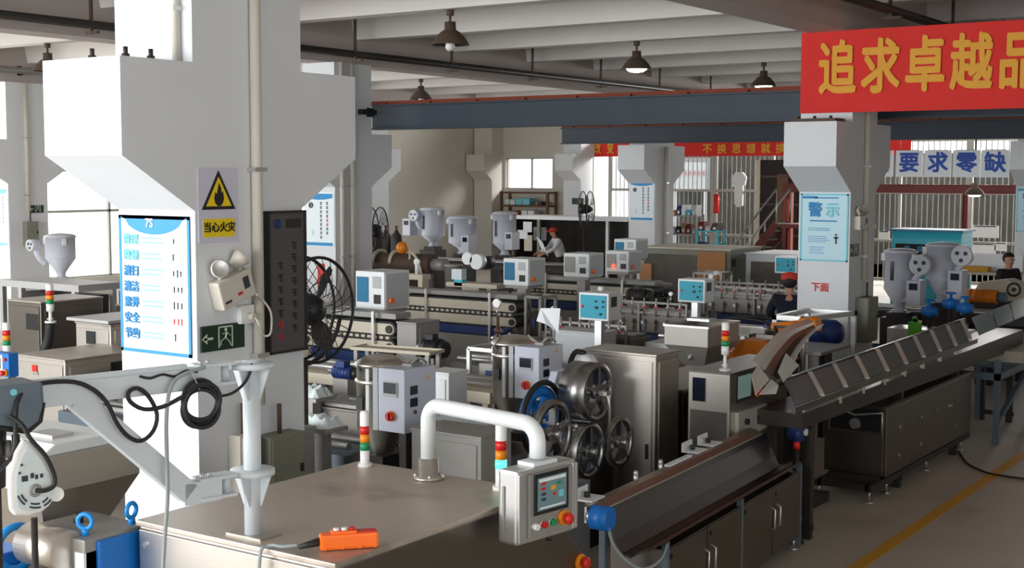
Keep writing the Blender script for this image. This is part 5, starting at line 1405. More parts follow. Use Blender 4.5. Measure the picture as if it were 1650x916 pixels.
# ---- closed cabinet under the plate conveyor
t = thing('drive_housing', 'long closed dark steel housing on skids under the plate conveyor', 'machine cabinet', (-4.36, 12.05, 0))
Lh = 2.75
b = MB(); b.prism([(-0.30, 0.20), (0.30, 0.20), (0.30, 0.84), (0.27, 0.86), (-0.27, 0.86), (-0.30, 0.84)], 0.0, Lh, axis='Y'); part(b, 'housing', 'dark_stainless', t, 0.006)
b = MB(); b.bb((-0.27, -0.012, 0.22), (0.27, 0.0, 0.60)); part(b, 'end_panel', 'dark_stainless', t, 0.004)
b = MB(); b.bb((-0.24, -0.008, 0.62), (0.24, 0.0, 0.82)); o = part(b, 'end_opening', 'black_plastic', t)
b = MB(); b.tube([(-0.25, -0.015, 0.60), (-0.25, -0.015, 0.83), (0.0, -0.015, 0.76), (0.26, -0.015, 0.80), (0.26, -0.015, 0.60)], 0.012, 6); part(b, 'bent_rod', 'aluminium', o)
b = MB(); b.cyl((0.0, -0.004, 0.68), (0.0, -0.03, 0.68), 0.05, n=14); b.box((0.02, -0.03, 0.68), (0.09, 0.01, 0.025), rot=(0, 0.6, 0)); part(b, 'crank', 'aluminium', o)
for yy in (0.35, 1.0, 1.5, 2.2):
    for zz in (0.35, 0.62):
        if (yy, zz) in ((1.5, .35),): continue
        b = MB(); b.cyl((0.30, yy, zz), (0.315, yy, zz), 0.018, n=10); part(b, 'lock', 'cast_grey', t)
b = MB(); b.box((0.31, 1.95, 0.60), (0.02, 0.09, 0.02)); part(b, 'handle', 'aluminium', t)
for xx in (-0.24, 0.24):
    b = MB(); b.bb((xx - 0.03, -0.30, 0.11), (xx + 0.03, Lh + 0.1, 0.17)); part(b, 'skid', 'charcoal_metal', t)
b = MB(); b.bb((-0.24, -0.30, 0.12), (0.24, -0.24, 0.17)); part(b, 'cross_bar', 'charcoal_metal', t)
for y_ in (-0.05, Lh - 0.1):
    b = MB(); b.bb((-0.24, y_, 0.12), (0.24, y_ + 0.07, 0.20)); part(b, 'cross_bar', 'charcoal_metal', t)
for xx, yy in ((-0.24, -0.26), (0.24, -0.26), (0.24, 0.2), (0.24, 1.4), (0.24, 2.6), (-0.24, 2.6)):
    b = MB(); b.cyl((xx, yy, 0.015), (xx, yy, 0.14), 0.013, n=8); b.cyl((xx, yy, 0), (xx, yy, 0.02), 0.038, n=14); part(b, 'foot', 'aluminium', t)
# roller table beyond it
t = thing('roller_table', 'pale steel frame table at the right edge beyond the dark housing', 'table frame', (-4.2, 15.2, 0))
b = MB()
for xx in (-0.3, 0.3): b.bb((xx - 0.03, 0, 0.72), (xx + 0.03, 3.2, 0.80))
for yy in (0.0, 1.0, 2.0, 3.1): b.bb((-0.3, yy, 0.72), (0.3, yy + 0.06, 0.80))
part(b, 'frame', 'slate_blue_plastic', t)
for yy in (0.03, 1.5, 3.1):
    for xx in (-0.3, 0.3):
        b = MB(); b.bb((xx - 0.03, yy - 0.03, 0), (xx + 0.03, yy + 0.03, 0.95)); part(b, 'leg', 'slate_blue_plastic', t)
b = MB(); b.bb((-0.3, 1.0, 0.80), (0.33, 3.1, 0.93)); part(b, 'side_board', 'belt_tan', t)
for s in (0.2, 0.6):
    b = MB(); b.bar((0.3, 0.1, 0.25), (0.3, 1.5, 0.72), 0.05); part(b, 'brace', 'slate_blue_plastic', t); break
# floor cable
t0 = at(1545, 745, Z=0.012)
b = MB(); b.tube(smooth_path([at(px, py, Z=0.012) - t0 for px, py in ((1545, 728), (1560, 748), (1590, 762), (1620, 768), (1650, 772), (1700, 778))]), 0.011, 6)
o = part(b, 'floor_cable', 'black_rubber'); o.location = t0; tag(o, 'black cable lying across the yellow lane line', 'cable')
t = thing('charcoal_stand', 'dark steel T stand under the start of the plate conveyor', 'stand', (-4.56, 11.24, 0))
b = MB(); b.bb((-0.06, -0.06, 0.08), (0.06, 0.06, 0.85)); part(b, 'column', 'charcoal_metal', t, 0.005)
b = MB(); b.bb((-0.10, -0.45, 0.0), (0.10, 0.45, 0.09)); part(b, 'base_beam', 'charcoal_metal', t, 0.006)

# ---- orange machine and frames behind
t = thing('orange_pump', 'orange painted motor and gear unit behind the twisted chute', 'gear motor', (-5.54, 13.06, 0)); t.scale = (1.18, 1.1, 1.0)
b = MB(); b.prism([(-0.55, 1.06), (0.10, 1.06), (0.06, 1.20), (-0.10, 1.27), (-0.32, 1.27), (-0.40, 1.13), (-0.55, 1.13)], -0.18, 0.18, axis='Y'); part(b, 'base', 'orange_paint', t, 0.01)
b = MB(); b.cyl((-0.06, -0.05, 1.40), (0.20, -0.05, 1.45), 0.055, n=18); b.cyl((0.20, -0.05, 1.45), (0.36, -0.05, 1.48), 0.075, n=18); part(b, 'motor', 'orange_paint', t)
b = MB(); b.cyl((-0.10, -0.05, 1.33), (-0.03, -0.05, 1.42), 0.05, n=16); b.box((0.05, 0, 1.30), (0.25, 0.10, 0.06)); part(b, 'coupling', 'charcoal_metal', t)
b = MB(); b.box((-0.26, -0.02, 1.36), (0.26, 0.08, 0.05)); b.box((-0.12, -0.05, 1.31), (0.16, 0.10, 0.04)); part(b, 'guide', 'white_enamel', t)
b = MB(); b.bb((-0.5, -0.16, 0), (0.1, 0.16, 1.06)); part(b, 'stand', 'charcoal_metal', t)
t = thing('blue_tank', 'dark teal blue pressure tank lying behind the orange motor', 'tank', (-6.05, 14.6, 0))
b = MB(); b.lathe([(0, -0.36), (0.10, -0.33), (0.15, -0.25), (0.15, 0.50), (0.10, 0.58), (0, 0.60)], (0, 0, 1.20), (1, 0, 0), 24); part(b, 'vessel', 'navy_paint', t)
for xx in (-0.15, 0.4):
    b = MB(); b.bb((xx - 0.03, -0.12, 0), (xx + 0.03, 0.12, 1.12)); part(b, 'saddle', 'charcoal_metal', t)
t = thing('pipe_hoop_frame', 'black bent tube frame with small fittings left of the orange motor', 'tube frame', (-6.35, 13.92, 0))
for yy in (-0.12, 0.12):
    b = MB(); b.tube(smooth_path([(-0.28, yy, 0), (-0.28, yy, 1.0), (-0.24, yy, 1.28), (-0.12, yy, 1.38), (0.25, yy, 1.37), (0.4, yy, 1.30)]), 0.018, 8); part(b, 'hoop', 'black_rubber', t)
b = MB(); b.box((-0.05, 0, 1.12), (0.30, 0.2, 0.18)); b.box((-0.05, 0, 0.5), (0.2, 0.15, 1.05)); o = part(b, 'valve_block', 'cast_grey', t, 0.006)
for xx in (-0.14, -0.05, 0.04):
    b = MB(); b.cyl((xx, -0.1, 1.16), (xx, -0.14, 1.16), 0.03, n=12); part(b, 'port', 'aluminium', o)
t = thing('panel_rack', 'aluminium upright rack beside the right pillar behind the chute', 'rack', (-5.42, 13.35, 0))
b = MB()
for xx, yy in ((-0.32, 0), (0.0, 0), (0.22, 0.9), (-0.32, 0.9)): b.bb((xx - 0.025, yy - 0.025, 0), (xx + 0.025, yy + 0.025, 1.50))
b.bb((-0.345, -0.025, 1.45), (0.025, 0.025, 1.50)); b.bb((-0.345, 0.875, 1.45), (0.245, 0.925, 1.50)); b.bb((-0.345, 0.0, 1.45), (-0.295, 0.9, 1.5)); b.bar((0, 0, 1.475), (0.22, 0.9, 1.475), 0.05); part(b, 'frame', 'aluminium', t)
for k in range(3):
    b = MB(); b.bb((-0.28 + 0.1 * k, 0.0, 1.0), (-0.20 + 0.1 * k, 0.03, 1.43)); part(b, 'sheet', 'grey_green_plate', t)
b = MB(); b.bb((-0.3, 0.0, 1.1), (0.2, 0.85, 1.13)); part(b, 'shelf', 'cast_grey', t)
# ================================================================ things at the left, hung from or standing under the swing arm
ARM_O = Vector((JX, JY, 0)); ARM_D = Vector((-0.22, -0.975, 0)).normalized(); ARM_N = Vector((ARM_D.y, -ARM_D.x, 0)); ARM_N = ARM_N if ARM_N.x > 0 else -ARM_N


def on_arm(x, y, off=0.06):
    """point seen at pixel x, y on the upright plane of the swing arm, off metres to its front"""
    d = _fw + _rt * ((x - 825) / F_PX) - _up2 * ((y - 458) / F_PX)
    o = Vector((0, 0, CAM_H)); P0 = ARM_O + ARM_N * off
    return o + d * ((P0 - o).dot(ARM_N) / d.dot(ARM_N))


def cable(name, label, pts, r, mt, cat='cable'):
    o0 = pts[0]
    b = MB(); b.tube(smooth_path([p - o0 for p in pts], 6), r, 8)
    o = part(b, name, mt); o.location = o0
    return tag(o, label, cat)


px = [(406, 586, .05), (402, 603, .05), (392, 620, .055), (372, 635, .055), (345, 640, .055)]
cable('thin_cable', 'thin dark cable hanging from the pipe post to the black coil', [on_arm(*p) for p in px], 0.006, 'black_rubber')
# the coil: several turns
c0 = on_arm(328, 652, 0.075)
pts = []
for k in range(0, 91):
    a_ = 2 * PI * k / 18 + 2.2
    R_ = 0.076 + 0.012 * math.sin(k * 0.37)
    pts.append(ARM_D * (-R_ * math.cos(a_)) + Vector((0, 0, R_ * math.sin(a_) - 0.014 * math.sin(k * .09))) + ARM_N * (0.012 * math.sin(k * 0.21)))
tail = [on_arm(x, y, o_) - c0 for x, y, o_ in ((290, 642, .08), (262, 656, .07), (232, 660, .065), (210, 648, .06), (207, 633, .06), (222, 626, .06), (240, 640, .06), (253, 668, .06), (247, 695, .065), (228, 711, .065), (208, 705, .065), (190, 685, .065), (178, 660, .065), (168, 644, .06), (150, 628, .055), (120, 616, .055), (75, 617, .06), (42, 627, .10), (27, 650, .13), (25, 690, .15), (20, 735, .15), (-20, 775, .15))]
b = MB(); b.tube(smooth_path([pts[0] + Vector((0, 0, 0))] + pts[1:] + tail, 3), 0.0085, 8)
o = part(b, 'coiled_cable', 'black_rubber'); o.location = c0; tag(o, 'thick black cable coiled and looped below the swing arm', 'cable')
b = MB(); p0, p1 = on_arm(308, 598, .06) - c0, on_arm(322, 628, .075) - c0
b.bar(p0, p1, 0.02, 0.004); part(b, 'tie_strap', 'cable_grey', o)
px = [(330, 592, .05), (305, 600, .055), (283, 612, .06), (272, 635, .07), (268, 680, .07), (269, 740, .07), (270, 800, .07), (266, 860, .07), (262, 925, .07)]
cable('grey_cable', 'straight grey cable dropping from the swing arm past the front machine', [on_arm(*p) for p in px], 0.008, 'cable_grey')
px = [(225, 607, .04), (242, 610, .045), (262, 604, .045), (282, 607, .045), (300, 598, .045), (318, 600, .045)]
cable('signal_wires', 'bundle of thin black wires tied along the swing arm', [on_arm(*p) for p in px], 0.005, 'black_rubber')

# slate plastic motor head at the end of the arm
c = on_arm(8, 640, 0.02)
t = thing('motor_head', 'slate blue plastic motor head at the left end of the swing arm', 'motor head', (c.x, c.y, c.z))
def AL(u, w, z): return ARM_D * u + ARM_N * w + Vector((0, 0, z))
b = MB(); poly = [(-0.10, 0.055), (-0.105, -0.04), (-0.09, -0.09), (-0.05, -0.115), (0.06, -0.085), (0.18, -0.05), (0.20, 0.055)]
n = len(poly); vs = [AL(u, 0.10, v) for u, v in poly] + [AL(u, -0.08, v) for u, v in poly]
b.add(vs, [tuple(range(n)), tuple(range(n, 2 * n))] + [(k, (k + 1) % n, n + (k + 1) % n, n + k) for k in range(n)]); part(b, 'cover', 'slate_blue_plastic', t, 0.014)
b = MB(); b.cyl(AL(0.01, 0.10, 0.03), AL(0.01, 0.104, 0.03), 0.012, n=14); part(b, 'round_badge', 'ink_cyan', t)
b = MB(); b.tube([AL(-0.10, 0.09, -0.02), AL(-0.085, 0.095, -0.085), AL(-0.04, 0.095, -0.118), AL(0.06, 0.095, -0.092), AL(0.18, 0.095, -0.058)], 0.010, 6); part(b, 'rubber_seam', 'black_rubber', t)
for k in range(4):
    b = MB(); b.cyl(AL(-0.01 + 0.03 * k, 0.06, -0.13 - 0.02 * (k % 2)), AL(0.0 + 0.03 * k, 0.09, -0.20), 0.014, n=10); part(b, 'fitting', 'cast_grey' if k % 2 else 'charcoal_metal', t)
b = MB(); b.cyl(AL(0.06, 0.0, -0.06), AL(0.06, 0.0, -0.32), 0.06, 0.05, n=20); part(b, 'spindle', 'charcoal_metal', t)
b = MB(); b.cyl(AL(0.06, 0.0, -0.30), AL(0.06, 0.0, -c.z), 0.035, n=16); b.cyl(AL(0.06, 0, -c.z), AL(0.06, 0, -c.z + 0.03), 0.16, n=20); part(b, 'support_column', 'charcoal_metal', t)

# white iron-shaped cover hanging by a cable
c = on_arm(55, 780, 0.16)
t = thing('blower_cover', 'white plastic cover shaped like a flat iron hanging at the far left', 'cover', (c.x, c.y, c.z))
K = 2160 / 4.75
def PC(dx, dy, w=0.0):   # photo-sized outline laid on the upright plane of the cover
    return on_arm(55 + dx, 775 + dy, 0.16 + w) - c
out = [(-18, -66), (-30, -45), (-39, -10), (-40, 20), (-38, 46), (-30, 55), (-8, 56), (12, 50), (24, 40), (33, 28), (34, 10), (28, -14), (12, -42), (-8, -64)]
n = len(out)
b = MB(); vs = [PC(x, y, 0.04) for x, y in out] + [PC(x * 1.04 - 2, y * 1.03, -0.02) for x, y in out]
b.add(vs, [tuple(range(n)), tuple(range(n, 2 * n))] + [(k, (k + 1) % n, n + (k + 1) % n, n + k) for k in range(n)]); part(b, 'shell', 'white_plastic', t, 0.012)
b = MB(); ins = [(x * 0.80 + 3, y * 0.84 + 2) for x, y in out]
b.add([PC(x, y, 0.041) for x, y in ins] + [PC(x, y, 0.046) for x, y in ins], [tuple(range(n)), tuple(range(n, 2 * n))] + [(k, (k + 1) % n, n + (k + 1) % n, n + k) for k in range(n)]); part(b, 'face_plate', 'film_white', t, 0.002)
for a0, a1 in ((3.5, 4.1), (4.4, 5.0), (5.2, 5.7)):
    for R_ in (24, 30):
        b = MB(); b.tube([PC(2 + R_ * math.cos(a0 + (a1 - a0) * k / 5), 14 - R_ * math.sin(a0 + (a1 - a0) * k / 5), 0.047) for k in range(6)], 0.0035, 5); part(b, 'vent_slot', 'ink_dark', t)
b = MB(); b.torus(PC(2, 16, 0.048), 0.018, 0.006, ARM_N, 18, 6); part(b, 'cable_ring', 'cast_grey', t)
b = MB()
for dx, dy, w_, h_ in ((-15, -3, 0.022, 0.020), (-3, -8, 0.012, 0.018), (4, -6, 0.010, 0.016), (12, -8, 0.010, 0.014)):
    p = PC(dx, dy, 0.047); b.bar(p - ARM_D * w_ / 2, p + ARM_D * w_ / 2, 0.003, h_)
part(b, 'worn_print', 'ink_dark', t)
b = MB(); b.cyl(PC(36, 22, 0.0), PC(36, 22, 0.035), 0.026, n=16); part(b, 'latch_knob', 'white_plastic', t)
for dx, dy in ((-20, -25), (-23, -12)):
    b = MB(); b.cyl(PC(dx, dy, 0.045), PC(dx, dy, 0.05), 0.005, n=8); part(b, 'screw', 'ink_dark', t)
b = MB(); b.tube(smooth_path([PC(2, 16, 0.05), PC(18, 16, 0.06), PC(32, 8, 0.065), (PC(32, -10, 0.065)), PC(18, -40, 0.06), PC(-5, -66, 0.05), PC(-20, -90, 0.03), PC(-40, -105, 0.0)]), 0.008, 8); part(b, 'black_cable', 'black_rubber', t)
b = MB(); p = PC(0, 60, -0.02); b.cyl(p, Vector((p.x, p.y, -c.z)), 0.012, n=8); b.cyl(Vector((p.x, p.y, -c.z)), Vector((p.x, p.y, -c.z + 0.02)), 0.10, n=16); part(b, 'stand_rod', 'charcoal_metal', t)

# big stainless hopper
t = thing('steel_hopper', 'large tapering stainless hopper at the lower left behind the swing arm', 'hopper', (-5.30, 3.95, 0))
X1 = -5.02
a0, a1 = at(62, 727, X=X1), at(210, 694, X=X1)
ya, yb = a0.y - 3.95, a1.y - 3.95 + 0.05; x1 = X1 + 5.30; x0 = x1 - 0.62
zt, zm = 1.735, 1.575
b = MB(); vs = []
for zz, ix, iy in ((zt, 0, 0), (zm, 0, 0), (1.10, 0.24, 0.22), (1.10, 0.26, 0.24), (zm, 0.015, 0.015), (zt, 0.015, 0.015)):
    vs += [(x0 + ix, ya + iy, zz), (x1 - ix, ya + iy, zz), (x1 - ix, yb - iy, zz), (x0 + ix, yb - iy, zz)]
b.add(vs, [(i * 4 + q, i * 4 + (q + 1) % 4, i * 4 + 4 + (q + 1) % 4, i * 4 + 4 + q) for i in range(5) for q in range(4)] + [(q, (q + 1) % 4, 20 + (q + 1) % 4, 20 + q) for q in range(4)]); part(b, 'shell', 'stainless', t)
b = MB(); b.bb((x0 + 0.03, ya + 0.03, zt - 0.03), (x1 - 0.03, yb - 0.03, zt + 0.0)); b.prism([(ya + 0.02, zt), (yb - 0.02, zt), (yb - 0.10, zt + 0.05), (ya + 0.10, zt + 0.05)], x0 + 0.05, x1 - 0.02, axis='X'); l_ = part(b, 'lid', 'white_enamel', t, 0.006)
b = MB(); b.box(((x0 + x1) / 2 + 0.1, (ya + yb) / 2 - 0.05, zt + 0.055), (0.16, 0.12, 0.02)); part(b, 'lid_handle', 'aluminium', l_)
b = MB(); b.bb((x0 + 0.10, ya + 0.10, 0), (x1 - 0.18, yb - 0.16, 1.12)); part(b, 'base', 'charcoal_metal', t, 0.01)
b = MB(); b.box((0, (ya + yb) / 2, 0.95), (0.5, 0.4, 0.18)); part(b, 'blue_ring', 'machine_blue', t)

# blue gear motor with eye bolts in front of it
t = thing('blue_gear_motor', 'blue gearbox with two bright blue lifting rings beside the front machine corner', 'gear motor', (-4.72, 3.55, 0))
b = MB(); b.bb((-0.07, 0.06, 0.8), (0.13, 0.36, 1.44)); part(b, 'gearbox', 'machine_blue', t, 0.01)
b = MB(); b.bb((-0.30, 0.00, 1.30), (0.11, 0.34, 1.455)); part(b, 'top_casting', 'cast_grey', t, 0.008)
b = MB(); b.cyl((-0.23, -0.02, 1.40), (0.03, -0.02, 1.40), 0.09, n=28); part(b, 'motor_shell', 'stainless', t)
b = MB(); b.bb((0.05, -0.005, 1.10), (0.11, 0.062, 1.40)); part(b, 'label_plate', 'paper', t)
b = MB(); b.torus((-0.33, -0.02, 1.36), 0.095, 0.018, (1, 0, 0), 28, 8); part(b, 'blue_flange', 'azure_paint', t)
b = MB(); b.bb((-0.52, -0.12, 1.22), (-0.36, 0.06, 1.34)); part(b, 'terminal_box', 'machine_blue', t, 0.01)
for x, y, ax in ((0.04, 0.06, (0.45, -0.9, 0)), (0.05, 0.30, (1, 0.2, 0))):
    b = MB(); b.torus((x, y, 1.515), 0.032, 0.010, ax, 22, 8); b.cyl((x, y, 1.45), (x, y, 1.487), 0.016, n=12); part(b, 'lifting_ring', 'azure_paint', t)
b = MB(); b.cyl((-0.16, 0.18, 1.455), (-0.16, 0.18, 1.50), 0.022, n=12); part(b, 'breather_plug', 'charcoal_metal', t)
b = MB(); b.bb((-0.36, -0.12, 0), (0.12, 0.38, 1.22)); part(b, 'base', 'charcoal_metal', t, 0.01)

# ---- machines of the left bay seen between the far left and big pillars
def lm(name, label, x0, x1, y0, y1, z1, mt='dark_stainless', top='stainless'):
    return cabinet(name, label, x0, x1, y0, y1, 0.0, z1, mt, True, True, top)


t = lm('steel_cabinet', 'low stainless cabinet with a red badge and orange stop knob at the left', -10.80, -10.08, 7.6, 8.55, 1.30, 'stainless')
b = MB(); b.box((-0.06, -0.49, 1.21), (0.07, 0.006, 0.06)); part(b, 'red_badge', 'red_plastic', t)
b = MB(); b.box((-0.05, -0.49, 1.165), (0.07, 0.006, 0.03)); part(b, 'badge_plate', 'cast_grey', t)
estop(t, (0.37, -0.42, 1.10), (0.6, -0.8, 0), 0.045)
b = MB(); b.box((0.37, 0.2, 1.12), (0.012, 0.35, 0.24)); part(b, 'dark_grille', 'black_plastic', t)
t = thing('blue_console', 'blue framed touch screen console at the left edge with an orange knob', 'control panel', (at(8, 588, Y=6.85).x, 6.85, 0))
zc = at(8, 587, Y=6.85).z
b = MB(); b.box((0, 0, zc), (0.24, 0.10, 0.20)); part(b, 'case', 'machine_blue', t, 0.01)
b = MB(); b.box((-0.025, -0.055, zc + 0.02), (0.15, 0.012, 0.13)); o = part(b, 'screen_frame', 'paper', t)
b = MB(); b.box((-0.025, -0.063, zc + 0.015), (0.11, 0.006, 0.09)); part(b, 'screen', 'screen_glass', o)
b = MB(); b.cyl((0.085, -0.05, zc + 0.05), (0.085, -0.07, zc + 0.05), 0.014, n=12); part(b, 'red_button', 'red_plastic', t)
estop(t, (0.085, -0.05, zc - 0.06), (0, -1, 0), 0.026)
b = MB(); b.box((0, 0.02, (zc - 0.10) / 2), (0.10, 0.06, zc - 0.10)); b.box((0, 0, 0.01), (0.3, 0.3, 0.02)); part(b, 'pedestal', 'cast_grey', t)
c = at(12, 592, Z=1.30)
tower_light('signal tower on a tall pole at the far left edge, behind the blue console', (c.x, c.y, 0), 1.42, 1.05, None, 0.07, 0.032, 'slim towers of the left bay')
t = lm('steel_cabinet', 'tall dark steel cabinet standing behind the low cabinet with the red badge', -12.62, -12.05, 8.8, 9.6, 1.62)
b = MB(); b.box((0.15, -0.41, 1.42), (0.20, 0.012, 0.17)); part(b, 'dark_window', 'black_plastic', t)
t = lm('steel_cabinet', 'pale topped steel cabinet with a small dark window, touching the big pillar in view', -11.35, -10.81, 8.7, 9.5, 1.47, 'stainless')
b = MB(); b.box((-0.02, -0.415, 1.34), (0.13, 0.012, 0.13)); part(b, 'dark_window', 'black_plastic', t)
estop(t, (0.27, -0.25, 1.18), (1, 0, 0), 0.05)
b = MB(); b.bb((-0.35, -0.45, 1.50), (0.30, 0.45, 1.53)); part(b, 'overhanging_lid', 'aluminium', t)
t = lm('steel_cabinet', 'farther steel cabinet with pale lid behind the one with the small dark window', -12.2, -11.3, 9.9, 10.7, 1.50, 'dark_stainless', 'aluminium')
t = lm('steel_cabinet', 'brownish steel cabinet farthest back in the left bay', -13.4, -12.0, 11.75, 12.45, 1.42, 'dark_stainless', 'stainless')
t = thing('left_bay_tower_post', 'bent black hose post carrying a signal tower', 'post', (-12.35, 9.2, 0)); t['label'] = 'bent black hose post between the left bay cabinets'
b = MB(); b.tube(smooth_path([(-0.1, -0.35, 0), (-0.1, -0.35, 1.0), (-0.03, -0.32, 1.25), (0.02, -0.32, 1.45)]), 0.05, 10); part(b, 'hose', 'black_rubber', t); t.name = 'hose_post'
t.location = (-11.75, 9.0, 0)
c = at(92, 527, Y=8.68)
tower_light('signal tower standing on the bent black hose post in the left bay', (-11.73, 8.68, 1.45), 0.12, 1.1, None, 0.07, 0.035, 'slim towers of the left bay')
t = thing('frame_table', 'aluminium frame table across the left bay below the grey dryer', 'table frame', (-13.6, 10.2, 0))
b = MB(); b.bb((-0.75, -0.3, 1.62), (0.75, 0.3, 1.70)); part(b, 'top', 'aluminium', t)
for xx in (-0.72, -0.35, 0.65):
    for yy in (-0.27, 0.27):
        b = MB(); b.bb((xx - 0.03, yy - 0.03, 0), (xx + 0.03, yy + 0.03, 1.62)); part(b, 'leg', 'aluminium', t)
b = MB(); b.bb((-0.6, -0.1, 1.2), (0.6, 0.25, 1.55)); part(b, 'machine_body', 'charcoal_metal', t)
bench('flat sheet bed in the bright left bay beside the big pillar', -15.5, -12.6, 12.9, 1.42, 0.7, 'aluminium', 2)


# ---- big floor fans
def floor_fan(label, c, R, axis_rz, blades=3, wires=26, tilt=0.0):
    t = thing('floor_fan', label, 'fan', (c.x, c.y, 0), axis_rz, group='black drum fans on stands')
    z = c.z
    b = MB()
    for xx in (-0.09, 0.09): b.torus((xx, 0, z), R, 0.012, (1, 0, 0), 40, 6)
    part(b, 'guard_hoops', 'black_plastic', t)
    for s_ in (1, -1):
        b = MB()
        for k in range(wires):
            a_ = 2 * PI * k / wires
            b.tube([(s_ * 0.13, 0.10 * math.cos(a_), z + 0.10 * math.sin(a_)), (s_ * 0.14, R * .6 * math.cos(a_ + .15), z + R * .6 * math.sin(a_ + .15)), (s_ * 0.09, R * math.cos(a_ + .25), z + R * math.sin(a_ + .25))], 0.0035, 4)
        b.torus((s_ * 0.135, 0, z), R * 0.55, 0.004, (1, 0, 0), 30, 4); part(b, 'guard_wires', 'charcoal_metal', t)
    b = MB(); b.lathe([(0, -0.20), (0.10, -0.19), (0.115, -0.1), (0.115, 0.02), (0.08, 0.10), (0, 0.12)], (0, 0, z), (1, 0, 0), 20); part(b, 'motor', 'black_plastic', t)
    for k in range(blades):
        a_ = 2 * PI * k / blades + 0.95
        u = Vector((0, math.cos(a_), math.sin(a_))); v = Vector((0, -math.sin(a_), math.cos(a_)))
        pts = [(0.10, -0.035, -0.02), (0.10, 0.035, 0.02), (R * .55, 0.085, 0.035), (R * .9, 0.05, 0.03), (R * .93, -0.02, 0.0), (R * .55, -0.06, -0.03)]
        b = MB(); b.add([Vector((0.03 + w_, 0, z)) + u * r_ + v * s__ for r_, s__, w_ in pts], [(0, 1, 2, 5), (2, 3, 4, 5)]); part(b, 'blade', 'charcoal_metal', t, thick=0.006)
    b = MB(); b.cyl((-0.05, 0, 0.03), (-0.05, 0, z - R - 0.0), 0.03, n=12); b.tube(arc((-0.05, 0, z), R + 0.03, PI * 1.08, PI * 1.92, 12, (0, 1, 0), (0, 0, 1)), 0.016, 6); part(b, 'stand', 'charcoal_metal', t)
    b = MB(); b.lathe([(0, 0.0), (0.30, 0.0), (0.30, 0.02), (0.05, 0.05), (0, 0.05)], (-0.05, 0, 0), n=28); part(b, 'base', 'charcoal_metal', t)
    return t


floor_fan('large black drum fan beside the dark signboard, partly hidden by the big pillar', at(497, 499, X=-6.5), 0.37, 0.0)
floor_fan('black drum fan far back, half hidden by the middle pillar', at(605, 372, Y=17.6), 0.40, 0.35)
floor_fan('dark drum fan standing before the leftmost back bars', at(945, 337, Y=27.5), 0.42, 0.8)
# ================================================================ far dryers, crates, booth, racks, people
def hopper_dryer(label, cx, cy, r, zt, zc, zb, box=None, blower=None, mt='dryer_grey', stand=0.0, blank=False):
    t = thing('hopper_dryer', label, 'hopper dryer', (cx, cy, 0), group='grey hopper dryers')
    b = MB(); b.lathe([(r, zc), (r, zt), (r + 0.015, zt), (r + 0.015, zt + 0.02), (r * 0.85, zt + 0.045), (0.06, zt + 0.06), (0, zt + 0.06)], n=28); part(b, 'drum', mt, t)
    b = MB(); b.lathe([(r, zc), (r + .008, zc - .01), (0.07, zb + 0.06), (0.07, zb), (0.10, zb), (0.10, zb - 0.03), (0, zb - 0.03)], n=28); part(b, 'cone', mt, t)
    b = MB(); b.bb((-0.14, -0.14, zb - 0.10), (0.14, 0.14, zb - 0.03)); b.bb((-0.2, -0.2, 0), (0.2, 0.2, zb - 0.10)); part(b, 'base', 'charcoal_metal', t)
    if not blank:
        b = MB(); b.box((-r * 0.2, -r - 0.002, (zt + zc) / 2), (0.045, 0.02, (zt - zc) * 0.55)); part(b, 'sight_glass', 'screen_dark', t)
    for a_ in (-0.4, -2.7):
        b = MB(); b.box(((r + 0.02) * math.cos(a_), (r + 0.02) * math.sin(a_), zt - 0.06), (0.05, 0.05, 0.10), rot=(0, 0, a_)); part(b, 'lid_clamp', 'white_enamel', t)
    if box:
        bx, z0, z1, w = box
        b = MB(); b.bb((bx - w / 2, -r - 0.12, z0), (bx + w / 2, -r + 0.14, z1)); c_ = part(b, 'control_box', 'dryer_grey', t, 0.006)
        b = MB(); b.bb((bx - w * .3, -r - 0.128, z1 - 0.13), (bx + w * .3, -r - 0.12, z1 - 0.04)); part(b, 'display', 'screen_dark', c_)
        b = MB(); b.bb((min(bx, 0) , -r * .5, z0 + 0.02), (max(bx, 0.05), -r * .3, z0 + 0.10)); part(b, 'air_duct', mt, t)
    if blower:
        bx, bz, br = blower
        b = MB(); b.cyl((bx, -r - 0.10, bz), (bx, -r + 0.02, bz), br, n=26); o = part(b, 'blower', 'dryer_grey', t)
        b = MB(); b.torus((bx, -r - 0.10, bz), br * .88, 0.012, (0, 1, 0), 26, 6); part(b, 'rim', 'white_enamel', o)
        for k in range(3):
            a_ = k * 2 * PI / 3 + 0.5
            b = MB(); b.cyl((bx + br * .45 * math.cos(a_), -r - 0.10, bz + br * .45 * math.sin(a_)), (bx + br * .45 * math.cos(a_), -r - 0.106, bz + br * .45 * math.sin(a_)), br * .2, n=12); part(b, 'intake_hole', 'ink_dark', o)
        b = MB(); b.tube(smooth_path([(bx, -r + 0.0, bz - br * .6), (bx * .7, -r, bz - br - 0.10), (bx * .5, -r * .7, bz - br - 0.2)]), 0.045, 10); part(b, 'duct', mt, t)
    return t


